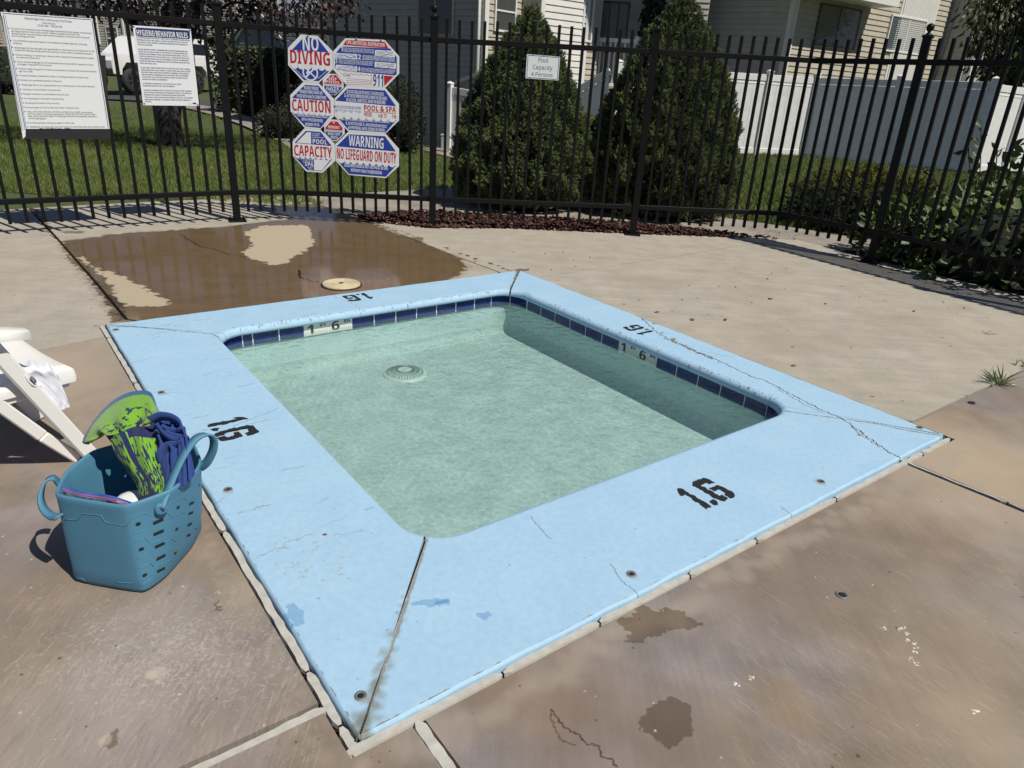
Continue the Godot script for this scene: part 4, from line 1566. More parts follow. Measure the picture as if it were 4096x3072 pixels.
func rules_sign() -> void:
	var B := board(fence_post[0], fence_post[1], 0, 0, 700.0 / 2212.0, 0.0145)
	var o := thing("pool_rules_sign", "tall white community pool rules sign with black lower strip, left end of fence", "sign")
	plate_part("black_board", B, [[330, 700], [1330, 700], [1400, 1762], [322, 1757]], 0.0, 0.003, M.sign_black, o)
	plate_part("back_board", B, [[6, 150], [90, 150], [345, 1700], [290, 1754]], 0.0, 0.0028, M.sign_white, o)
	plate_part("front_board", B, [[18, 150], [1168, 236], [1386, 1628], [303, 1628]], 0.0035, 0.003, M.sign_white, o)
	var bl := st()
	for q in [[[32, 168], [1148, 250], 9], [[40, 190], [318, 1622], 9], [[64, 190], [333, 1622], 5], [[1160, 262], [1368, 1620], 9], [[20, 205], [283, 1640], 5]]:
		line_on(bl, B, q[0], q[1], q[2], 0.0072)
	put("border_line", done(bl), M.sign_line, o)
	var tx := st()
	lettered(tx, B, [["Westbridge HOA Community Pool Rules", 310, 243, 905, 287, 27], ["Pool Hours", 537, 302, 700, 313, 25], ["10:00 AM - 09:00 PM", 470, 332, 785, 353, 25]], 0.0075, false)
	var rows := [["The pool is for the exclusive use of Westbridge Homeowners & their guests. Homeowners", 135, 370, 1158, 430], ["are responsible for the conduct of their children & guests at all times. The", 142, 402, 1005, 449], ["resident/owner must accompany their children & guests at all times while in the pool", 146, 432, 1132, 487], ["& surrounding pool area.", 152, 462, 440, 477],
		["It is prohibited to give existing key to non-residents of Westbridge HOA, including", 163, 520, 1098, 572], ["relatives.", 168, 552, 280, 560], ["Westbridge HOA has the right and responsibility to close the pool at its discretion for the", 182, 611, 1193, 658], ["purpose of cleaning, adding chemicals, security or other reasons as deemed necessary.", 188, 641, 1170, 690],
		["Persons entering, or remaining in, the pool after closing will be trespassing and subject", 198, 700, 1190, 745], ["to arrest and prosecution.", 205, 732, 510, 746], ["Foul or abusive language will not be tolerated and are grounds for suspension of pool", 217, 788, 1180, 828], ["privileges or expulsion from the pool.", 223, 819, 655, 836],
		["Children under the age of 14 must be accompanied by an adult and authorized resident", 234, 876, 1218, 914], ["age 18 or older.", 241, 908, 420, 914], ["No pets, horseplay, skateboards, bikes or running is allowed in the pool area.", 252, 962, 1120, 990], ["Diving is not permitted anywhere in the pool.", 263, 1020, 782, 1036], ["Westbridge HOA is not responsible for lost or stolen items or items left at the pool.", 275, 1080, 1200, 1103],
		["Smoking is not permitted in the pool area.", 286, 1138, 768, 1148], ["No glass containers are permitted in the pool area.", 298, 1194, 873, 1206], ["No chewing gum is allowed in the pool area.", 310, 1252, 810, 1260], ["No eating food while in the pool area.", 320, 1309, 752, 1314], ["No beverages of any kind other than water in the pool area.", 332, 1366, 1000, 1372],
		["POOL GATE SHALL REMAIN LATCHED & LOCKED AT ALL TIMES, in accordance", 344, 1420, 1168, 1428], ["with city codes & insurance requirements. PLEASE DO NOT PROP GATES OPEN.", 350, 1447, 1205, 1455], ["Gate malfunctions and fallen or falling signs should be immediately reported to", 356, 1475, 1226, 1480], ["the managing agent.", 362, 1503, 590, 1505], ["By entering these premise you agree to these rules.", 372, 1560, 945, 1562], ["REMINDER: NO LIFEGUARD ON DUTY! SWIM AT YOUR OWN RISK! NEVER SWIM ALONE!", 382, 1613, 1325, 1613]]
	for q in rows: q.append(21)
	lettered(tx, B, rows, 0.0075, false)
	put("lettering", done(tx), M.ink_dark, o)
	var bu := st()
	for q in [[103, 357], [135, 512], [152, 598], [171, 690], [188, 778], [207, 866], [224, 951], [236, 1011], [247, 1070], [259, 1128], [270, 1183], [282, 1241], [293, 1299], [304, 1353], [316, 1410], [343, 1550], [353, 1603]]: disc_on(bu, B, q[0], q[1], 8, 0, 0.0075)
	put("bullet_dots", done(bu), M.sign_line, o)
	var wn := st()
	# worn paint along the top of the black strip
	for i in 60:
		var x := rng.randf_range(480, 900)
		line_on(wn, B, [x, rng.randf_range(1618, 1632)], [x + rng.randf_range(8, 26), rng.randf_range(1618, 1632)], 3.0, 0.0078)
	put("chipped_edge", done(wn), M.sign_black, o)
	screws(B, [[75, 178], [1116, 255]], 0.008, o)

func hygiene_sign() -> void:
	var B := board(fence_post[0], fence_post[1], 400, 0, 700.0 / 1269.0, 0.0145)
	var o := thing("hygiene_rules_sign", "white hygiene and behavior rules sign with navy heading on the fence", "sign")
	plate_part("board", B, [[236, 183], [657, 212], [718, 768], [313, 763]], 0.0, 0.003, M.sign_white, o)
	plate_part("heading_panel", B, [[256, 208], [264, 199], [640, 221], [650, 230], [652, 276], [642, 284], [270, 263], [259, 252]], 0.003, 0.0006, M.sign_navy, o)
	var th := st()
	lettered(th, B, [["HYGIENE/BEHAVIOR RULES", 268, 256, 637, 278, 46]], 0.0042)
	put("heading", done(th), M.sign_white, o)
	var tx := st()
	var rows := [["(A) A BATHER USING THE FACILITY MUST TAKE A CLEANSING SHOWER BEFORE", 264, 276, 651], ["ENTERING THE POOL ENCLOSURE. A BATHER LEAVING THE POOL TO USE THE", 267, 293, 636], ["TOILET MUST TAKE A SECOND CLEANSING SHOWER BEFORE RETURNING TO", 269, 310, 635], ["THE POOL ENCLOSURE.", 272, 327, 382],
		["(B) ANY PERSON HAVING A COMMUNICABLE DISEASE TRANSMISSIBLE BY", 276, 361, 635], ["WATER WILL NOT BE ALLOWED TO USE THE POOL. A PERSON HAVING ANY", 279, 378, 636], ["EXPOSED SUB-EPIDERMAL TISSUE, INCLUDING OPEN BLISTERS, CUTS, OR", 281, 395, 636], ["OTHER LESIONS MAY NOT USE A PUBLIC POOL. A PERSON WHO HAS OR HAS", 283, 412, 648], ["HAD DIARRHEA WITHIN THE LAST TWO WEEKS CAUSED BY AN UNKNOWN", 286, 429, 640], ["SOURCE OR FROM ANY COMMUNICABLE OR FECAL-BORNE DISEASE MAY NOT", 288, 446, 651], ["ENTER ANY PUBLIC POOL.", 290, 463, 413],
		["(C) ANY CHILD UNDER THREE YEARS OLD, ANY CHILD NOT TOILET TRAINED,", 294, 494, 655], ["AND ANYONE WHO LACKS CONTROL OF DEFECATION SHALL WEAR A WATER", 297, 511, 658], ["RESISTANT SWIM DIAPER AND WATERPROOF SWIMWEAR. SWIM DIAPERS", 299, 528, 642], ["AND WATERPROOF SWIMWEAR SHALL HAVE WAIST AND LEG OPENINGS", 301, 545, 641], ["FITTED SUCH THAT THEY ARE IN CONTACT WITH THE WAIST OR LEG", 303, 562, 634], ["AROUND THE ENTIRE CIRCUMFERENCE.", 305, 579, 490],
		["(D) RUNNING, BOISTEROUS PLAY, OR ROUGH PLAY, EXCEPT", 309, 609, 591], ["SUPERVISED WATER SPORTS, ARE PROHIBITED.", 312, 626, 542],
		["(E) DIAPER CHANGING IS NOT ALLOWED AT POOLSIDE. DIAPER CHANGING", 316, 658, 663], ["MUST BE DONE IN RESTROOMS OR CHANGING STATIONS. THE PERSON OR", 318, 675, 664], ["PERSONS WHO CHANGE THE DIAPER MUST WASH THEIR HANDS", 320, 692, 617], ["THOROUGHLY WITH SOAP BEFORE RETURNING TO THE POOL. THE DIAPERED", 322, 709, 672], ["PERSON MUST UNDERGO A CLEANSING SHOWER BEFORE RETURNING TO", 324, 726, 658], ["THE POOL.", 326, 741, 377]]
	for q in rows:
		var sl: float = lerpf(0.066, 0.012, (q[2] - 200.0) / 560.0)
		text_on(tx, q[0], B.P(q[1], q[2]), B.P(q[3], q[2] + (q[3] - q[1]) * sl), B.metres(11), B.n, 0.0036, true)
	text_on(tx, "WEEKLY", B.P(637, 755), B.P(664, 756), B.metres(4), B.n, 0.0036)
	put("lettering", done(tx), M.sign_navy, o)
	plate_part("maker_block", B, [[671, 744], [697, 745], [698, 756], [672, 755]], 0.003, 0.0005, M.sign_navy, o)
	screws(B, [[243, 193], [650, 220], [321, 752], [709, 760]], 0.008, o)

func octagon_sign() -> void:
	var B := board(fence_bend[1], fence_post[2], 1000, 100, 700.0 / 1787.0, 0.0145)
	var o := thing("pool_warning_sign", "linked octagonal pool warning plates in white, blue and red", "sign")
	var plates := [["no_diving_plate", [[520, 97], [690, 112], [845, 268], [847, 452], [707, 588], [540, 574], [390, 410], [388, 235]]], ["respiration_plate", [[975, 135], [1375, 152], [1525, 322], [1525, 495], [1385, 638], [985, 613], [851, 455], [850, 268]]],
		["caution_plate", [[540, 585], [705, 596], [858, 755], [861, 930], [720, 1063], [555, 1047], [415, 880], [412, 715]]], ["hours_plate", [[985, 621], [1385, 646], [1522, 805], [1522, 975], [1385, 1108], [1000, 1083], [865, 930], [862, 755]]],
		["capacity_plate", [[555, 1056], [720, 1069], [865, 1215], [870, 1385], [742, 1508], [575, 1495], [440, 1340], [435, 1190]]], ["lifeguard_plate", [[1000, 1092], [1388, 1113], [1522, 1265], [1522, 1440], [1388, 1563], [1010, 1530], [875, 1385], [870, 1220]]],
		["gate_plate", [[790, 497], [880, 500], [952, 570], [957, 640], [870, 718], [820, 712], [745, 640], [743, 560]]], ["emergency_plate", [[800, 962], [895, 968], [965, 1040], [968, 1110], [890, 1185], [830, 1180], [762, 1110], [758, 1030]]]]
	for q in plates: plate_part(q[0], B, q[1], 0.0 if not (q[0] in ["gate_plate", "emergency_plate"]) else -0.0014, 0.003, M.sign_white, o)
	var blue := st()
	for q in [[[550, 125], [690, 135], [802, 280], [430, 254]], [[412, 415], [838, 446], [702, 574], [553, 562]], [[930, 218], [1432, 240], [1500, 330], [1498, 500], [1480, 515], [900, 464], [868, 436], [868, 300]],
			[[560, 610], [700, 620], [827, 777], [428, 745]], [[430, 888], [828, 916], [722, 1052], [568, 1036]], [[995, 648], [1380, 668], [1492, 830], [873, 772]], [[878, 924], [1498, 970], [1385, 1096], [1008, 1070]],
			[[570, 1080], [722, 1092], [837, 1236], [455, 1203]], [[450, 1341], [840, 1370], [736, 1492], [583, 1481]], [[1008, 1115], [1380, 1135], [1490, 1291], [883, 1239]], [[893, 1385], [1492, 1436], [1388, 1549], [1013, 1520]],
			[[760, 620], [937, 633], [935, 650], [868, 709], [822, 705], [762, 646]], [[770, 1086], [947, 1099], [945, 1118], [888, 1173], [835, 1169], [775, 1110]]]:
		var pp := []
		for p in B.poly(q): pp.append(p + B.n * 0.003)
		plate(blue, pp, B.n, 0.0006)
	put("blue_panel", done(blue), M.sign_blue, o)
	var red := st()
	for q in [[[985, 152], [1378, 172], [1413, 238], [950, 205]], [[1368, 516], [1468, 524], [1372, 624]], [[825, 511], [880, 511], [940, 585], [938, 607], [757, 595], [770, 570]], [[825, 984], [890, 984], [947, 1050], [945, 1076], [770, 1062], [772, 1045]]]:
		var pp := []
		for p in B.poly(q): pp.append(p + B.n * 0.003)
		plate(red, pp, B.n, 0.0006)
	lettered(red, B, [["DIVING", 415, 388, 820, 419, 122], ["CAUTION", 434, 873, 826, 900, 112], ["CAPACITY", 455, 1331, 840, 1360, 108], ["NO LIFEGUARD ON DUTY", 888, 1363, 1494, 1416, 108], ["POOL & SPA", 1166, 872, 1490, 892, 52], ["HOURS", 1166, 931, 1245, 937, 40], ["A.M. TO", 1312, 945, 1397, 949, 38], ["P.M.", 1454, 952, 1498, 955, 36]], 0.0045)
	line_on(red, B, [1166, 882], [1490, 903], 5, 0.0036)
	for k in 4: line_on(red, B, [985 - k * 2, 545 + k * 20], [1240, 566 + k * 15], 2.5, 0.0036)
	line_on(red, B, [1244, 506], [1242, 612], 3, 0.0036)
	for k in 6:
		for j in 4:
			var f0 := (k + j / 4.0)
			var f1 := (k + (j + 1) / 4.0)
			line_on(red, B, [925 + f0 * 53, 485 + f0 * 3.5 + 14 * sin(PI * j / 4.0)], [925 + f1 * 53, 485 + f1 * 3.5 + 14 * sin(PI * (j + 1) / 4.0)], 3, 0.0036)
	put("red_print", done(red), M.sign_red, o)
	var wt := st()
	for q in [[[1277, 255], [1470, 262], [1482, 330], [1275, 312]], [[872, 285], [1095, 297], [1095, 353], [872, 340]], [[1274, 374], [1492, 391], [1490, 449], [1272, 430]], [[882, 405], [1095, 420], [1095, 476], [905, 464], [872, 432]],
			[[582, 1093], [624, 1096], [625, 1212], [476, 1200]], [[655, 1370], [815, 1383], [735, 1487], [655, 1481]]]:
		var pp := []
		for p in B.poly(q): pp.append(p + B.n * 0.0036)
		plate(wt, pp, B.n, 0.0004)
	lettered(wt, B, [["NO", 541, 256, 702, 268, 128], ["CPR /ARTIFICIAL RESPIRATION", 987, 195, 1374, 224, 33], ["1", 928, 268, 948, 269, 46], ["2", 1103, 351, 1135, 353, 46], ["3", 872, 389, 893, 390, 44], ["4", 1102, 472, 1130, 474, 44],
		["USE CPR, CHEST COMPRESSIONS, PLACE INTERLOCKED HANDS", 953, 240, 1266, 260, 10], ["AGAINST THE BREASTBONE PRESS FIRMLY, 2 INCHES DEEP. 100", 953, 256, 1266, 276, 10], ["COMPRESSIONS A MINUTE THIS WILL KEEP BLOOD FLOWING", 953, 272, 1266, 292, 10],
		["CHECK BREATHING AND CLEAR AIRWAYS.", 1148, 320, 1480, 343, 13], ["TILT HEAD BACKWARD, PUSH JAW UPWARD.", 1148, 337, 1484, 360, 13], ["IMMEDIATELY START MOUTH TO MOUTH.", 1148, 354, 1484, 378, 13],
		["PINCH VICTIM'S NOSTRILS SHUT, OPEN YOUR MOUTH", 906, 362, 1260, 384, 11], ["WIDE, PLACE OVER VICTIM'S MOUTH AND BLOW. REPEAT", 906, 378, 1258, 401, 11], ["2 FULL BREATHS FOR 1-1/2 TO 2 SECONDS EACH.", 906, 393, 1256, 417, 11],
		["REMOVE YOUR MOUTH FROM VICTIM'S. CHECK BREATHING.", 1138, 447, 1488, 471, 11], ["KEEP DOING CHEST COMPRESSIONS AND HAVE SOMEONE", 1138, 462, 1478, 486, 11], ["CALL 911 FOR MEDICAL HELP AND KEEP PUMPING.", 1138, 477, 1466, 500, 11],
		["1", 548, 655, 562, 656, 34], ["ELDERLY PERSONS,", 568, 657, 703, 668, 32], ["PREGNANT WOMEN, INFANTS AND", 510, 695, 742, 711, 32], ["THOSE WITH HEALTH CONDITIONS", 478, 738, 777, 760, 32], ["REQUIRING MEDICAL CARE SHOULD CONSULT", 482, 930, 797, 953, 30], ["WITH A PHYSICIAN BEFORE", 528, 975, 745, 996, 30], ["ENTERING THE SPA", 567, 1028, 710, 1036, 30],
		["2", 987, 694, 1003, 695, 34], ["DO NOT SWALLOW THE WATER, IT IS RECIRCULATED.", 1009, 696, 1368, 724, 32], ["3.", 963, 733, 985, 734, 34], ["HOT WATER IMMERSION WHILE UNDER THE INFLUENCE", 990, 735, 1398, 769, 32], ["OF ALCOHOL, NARCOTICS, DRUGS OR MEDICINES", 985, 779, 1384, 809, 32],
		["MAY LEAD TO SERIOUS CONSEQUENCES AND IS NOT RECOMMENDED", 934, 972, 1428, 1003, 29], ["4.", 978, 1016, 998, 1017, 32], ["DO NOT USE ALONE.", 1003, 1018, 1150, 1029, 30], ["5.", 1157, 1030, 1176, 1031, 32], ["LONG EXPOSURE MAY RESULT", 1182, 1032, 1397, 1052, 30], ["IN HYPERTHERMIA, NAUSEA, DIZZINESS OR FAINTING", 1003, 1060, 1376, 1090, 30],
		["MAX. NUMBER", 636, 1112, 718, 1118, 11], ["OF BATHERS", 636, 1131, 706, 1137, 11], ["ALLOWED IN THIS", 636, 1150, 752, 1158, 11], ["POOL", 642, 1209, 788, 1221, 46], ["MAX. NUMBER OF BATHERS", 481, 1366, 648, 1380, 11], ["ALLOWED IN THIS", 540, 1390, 648, 1398, 11], ["SPA", 562, 1437, 648, 1445, 40], ["MAX TEMP.", 590, 1457, 642, 1461, 10], ["(104 F)", 596, 1475, 637, 1478, 11],
		["WARNING", 1008, 1230, 1363, 1265, 106], ["CHILDREN SHOULD NOT USE POOL OR SPA", 963, 1445, 1408, 1482, 34], ["WITHOUT ADULT SUPERVISION", 1030, 1495, 1345, 1526, 32],
		["KEEP", 806, 562, 885, 567, 26], ["POOL", 772, 590, 920, 600, 24], ["GATE", 780, 660, 910, 668, 28], ["CLOSED", 808, 687, 886, 694, 25], ["EMERGENCY", 798, 1053, 917, 1063, 28], ["SHUT-OFF", 795, 1122, 921, 1132, 28], ["SWITCH", 822, 1157, 896, 1166, 28]], 0.0042)
	# wave crests along the blue fields
	for q in [[420, 418, 835, 448, 6], [436, 889, 822, 915, 7], [884, 928, 1490, 968, 8], [458, 1342, 832, 1369, 7], [899, 1388, 1484, 1434, 9]]:
		for k in int(q[4]):
			var f: float = (k + 0.5) / q[4]
			disc_on(wt, B, lerpf(q[0], q[2], f), lerpf(q[1], q[3], f) - 13, (q[2] - q[0]) / q[4] * 0.52, 0, 0.0039)
	# no-diving symbol
	disc_on(wt, B, 617, 485, 78, 64, 0.0042)
	line_on(wt, B, [563, 435], [670, 538], 13, 0.0043)
	line_on(wt, B, [668, 432], [572, 532], 15, 0.0044)
	disc_on(wt, B, 590, 488, 15, 0, 0.0044)
	for q in [[[430, 420], [540, 528]], [[540, 528], [556, 530]], [[800, 455], [700, 541]], [[700, 541], [682, 541]]]: line_on(wt, B, q[0], q[1], 4, 0.0042)
	for q in [[846, 530, 14], [857, 1003, 14]]:
		tri(wt, B.P(q[0] - 12, q[1] - 12) + B.n * 0.0042, B.P(q[0] + 12, q[1] - 11) + B.n * 0.0042, B.P(q[0], q[1] + 6) + B.n * 0.0042)
	put("white_print", done(wt), M.sign_white, o)
	var bp := st()
	lettered(bp, B, [["911", 1257, 622, 1360, 632, 112], ["LOCATION:", 953, 522, 1026, 527, 14]], 0.0036)
	lettered(bp, B, [["PLEASE USE RESTROOM AND SHOWER", 868, 848, 1135, 864, 28], ["BEFORE USING POOL OR SPA", 873, 890, 1135, 905, 28]], 0.0036, false)
	# the little line drawings of hands
	rng.seed = 3
	for q in [[1290, 265, 1460, 320], [885, 297, 1085, 342], [1290, 390, 1475, 440], [900, 420, 1085, 465]]:
		for k in 5:
			var y := lerpf(q[1] + 6, q[3] - 4, k / 4.0)
			var px := float(q[0])
			var py := y
			for j in 7:
				var nx: float = lerpf(q[0], q[2], (j + 1) / 7.0)
				var ny := clampf(y + rng.randf_range(-14, 14), q[1], q[3])
				line_on(bp, B, [px, py], [nx, ny], 2.2, 0.0044)
				px = nx; py = ny
	put("blue_print", done(bp), M.sign_blue, o)
	var hg := st()
	for q in [[545, 579, 705, 592], [990, 617, 1385, 642], [560, 1052, 720, 1066], [1005, 1088, 1385, 1111], [752, 604, 945, 615], [768, 1072, 950, 1086]]:
		line_on(hg, B, [q[0], q[1]], [q[2], q[3]], 8, 0.0035)
	put("hinge_strip", done(hg), M.sign_back, o)
	screws(B, [[865, 831], [545, 1406], [1243, 1523], [590, 118], [1085, 148], [1335, 165]], 0.012, o)

func capacity_sign() -> void:
	var B := board(fence_post[2], fence_post[3], 1600, 0, 800.0 / 2212.0, 0.0145)
	var o := thing("pool_capacity_sign", "small white pool capacity sign in front of the left spruce", "sign")
	plate_part("board", B, [[1410, 598], [1764, 628], [1770, 640], [1750, 886], [1742, 890], [1392, 866], [1388, 856], [1404, 606]], 0.0, 0.0025, M.sign_white, o)
	var bl := st()
	for q in [[[1418, 610], [1758, 637]], [[1416, 612], [1402, 856]], [[1402, 856], [1738, 880]], [[1758, 640], [1740, 878]]]: line_on(bl, B, q[0], q[1], 6, 0.003)
	put("border_line", done(bl), M.sign_line, o)
	var tx := st()
	lettered(tx, B, [["Pool", 1530, 688, 1634, 695, 46], ["Capacity", 1468, 764, 1684, 778, 44], ["4 Persons", 1450, 838, 1686, 854, 40]], 0.003, false)
	put("lettering", done(tx), M.ink_dark, o)
	screws(B, [[1470, 608], [1590, 618], [1440, 862], [1700, 880]], 0.006, o)

# ---------------------------------------------------------------- buildings
func col_hit(p: Vector2, dir: Vector2, px: float, py := 250.0) -> Vector2:
	# where the line from p along dir is crossed by the sight line of a pixel column
	var r := flat(ray(px, py))
	var det := dir.x * -r.y + dir.y * r.x
	var t := (p.x * r.y - p.y * r.x) / det
	return p + dir * t

func wall_frame(a: Vector2, b: Vector2) -> Transform3D:
	var x := v3((b - a).normalized(), 0)
	return Transform3D(Basis(x, Vector3.UP, x.cross(Vector3.UP)), v3(a, 0))

func on_wall(f: Transform3D, px: float, py: float) -> Vector2:
	var q := f.affine_inverse() * on_plane(px, py, f.origin, f.basis.z)
	return Vector2(q.x, q.y)

func lap_board(s: SurfaceTool, t: Transform3D, x0: float, x1: float, lap: float, x0t := -1e9, x1t := -1e9) -> void:
	# one course of double-four lap siding
	if x0t < -1e8: x0t = x0
	if x1t < -1e8: x1t = x1
	var pr := [[0.0, 0.002], [0.0, 0.021], [0.006, 0.024], [lap * 0.96, 0.005], [lap * 1.0, 0.003]]
	for k in pr.size() - 1:
		var a = pr[k]
		var b = pr[k + 1]
		quad(s, t * Vector3(lerpf(x0, x0t, a[0] / lap), a[0], a[1]), t * Vector3(lerpf(x0, x0t, b[0] / lap), b[0], b[1]), t * Vector3(lerpf(x1, x1t, b[0] / lap), b[0], b[1]), t * Vector3(lerpf(x1, x1t, a[0] / lap), a[0], a[1]))

func sided_wall(house: Node3D, a: Vector2, b: Vector2, y0: float, y1: float, y_top: float, lap: float, m: Material) -> Transform3D:
	var f := wall_frame(a, b)
	var L := a.distance_to(b)
	var s := st()
	box(s, f * Transform3D(Basis(), Vector3(L * 0.5, (y0 + y_top) * 0.5, -0.06)), Vector3(L, y_top - y0, 0.11))
	var wall := piece("wall", done(s), m, house)
	s = st()
	lap_board(s, Transform3D(), 0.0, L, lap)
	var mesh := done(s)
	var n := int((y1 - y0) / lap)
	for k in n: piece("siding_board", mesh, m, wall, f * Transform3D(Basis(), Vector3(0, y0 + lap * k, 0)))
	return f

func trim(house: Node3D, f: Transform3D, x: float, y0: float, y1: float, w := 0.10, m: Material = null) -> void:
	var s := st()
	bevel_box(s, f * Transform3D(Basis(), Vector3(x, (y0 + y1) * 0.5, 0.0)), Vector3(w, y1 - y0, 0.07), 0.004)
	piece("corner_trim", done(s), m if m else M.trim_white, house)

func window_at(house: Node3D, f: Transform3D, tl: Array, br: Array, panes := 2, fill: Material = null, frame: Material = null, blinds := false, up := false) -> void:
	var p := on_wall(f, tl[0], tl[1])
	var q := on_wall(f, br[0], br[1])
	window_rect(house, f, p.x, q.x, q.y, p.y, panes, fill, frame, blinds, up)

func window_rect(house: Node3D, f: Transform3D, x0: float, x1: float, y0: float, y1: float, panes := 2, fill: Material = null, frame: Material = null, blinds := false, up := false) -> void:
	var fm: Material = frame if frame else M.trim_white
	var s := st()
	var w := 0.045
	var c := Vector3((x0 + x1) * 0.5, (y0 + y1) * 0.5, 0)
	for k in [[c.x, y1 + w * 0.5, x1 - x0 + w * 2, w], [c.x, y0 - w * 0.5, x1 - x0 + w * 2, w]]:
		bevel_box(s, f * Transform3D(Basis(), Vector3(k[0], k[1], 0.03)), Vector3(k[2], k[3], 0.07), 0.003)
	for k in [x0 - w * 0.5, x1 + w * 0.5]:
		bevel_box(s, f * Transform3D(Basis(), Vector3(k, c.y, 0.03)), Vector3(w, y1 - y0 - 0.001, 0.068), 0.003)
	var win := piece("window", done(s), fm, house)
	s = st()
	box(s, f * Transform3D(Basis(), Vector3(c.x, c.y, 0.027)), Vector3(x1 - x0, y1 - y0, 0.004))
	piece("window_back", done(s), fill if fill else M.dim_room_panel, win)  # thin back plate; by default its dark tone stands for an unlit room
	if blinds:
		var n := int((y1 - y0) / 0.05)
		s = st()
		box(s, Transform3D(), Vector3(x1 - x0 - 0.03, 0.036, 0.004))
		var mesh := done(s)
		for k in n:
			piece("blind_slat", mesh, M.blind, win, f * Transform3D(Basis.from_euler(Vector3(0.5, 0, 0)), Vector3(c.x, y0 + 0.025 + 0.05 * k, 0.04)))
	s = st()
	for k in range(1, panes):
		if up: box(s, f * Transform3D(Basis(), Vector3(c.x, lerpf(y0, y1, float(k) / panes), 0.046)), Vector3(x1 - x0, 0.035, 0.02))
		else: box(s, f * Transform3D(Basis(), Vector3(lerpf(x0, x1, float(k) / panes), c.y, 0.046)), Vector3(0.035, y1 - y0, 0.02))
	if panes > 1: piece("sash_bar", done(s), fm, win)
	s = st()
	quad(s, f * Vector3(x0, y0, 0.055), f * Vector3(x0, y1, 0.055), f * Vector3(x1, y1, 0.055), f * Vector3(x1, y0, 0.055))
	piece("pane", done(s), M.glass, win)

func board_panel(house: Node3D, f: Transform3D, x0: float, x1: float, y0: float, y1: float, step: float) -> void:
	# vertical ribbed cladding
	var n := int((x1 - x0) / step)
	var s := st()
	bevel_box(s, Transform3D(), Vector3(step - 0.008, y1 - y0, 0.05), 0.006)
	var mesh := done(s)
	for k in n:
		piece("panel_rib", mesh, M.siding_white, house, f * Transform3D(Basis(), Vector3(x0 + step * (k + 0.5), (y0 + y1) * 0.5, 0.02)))

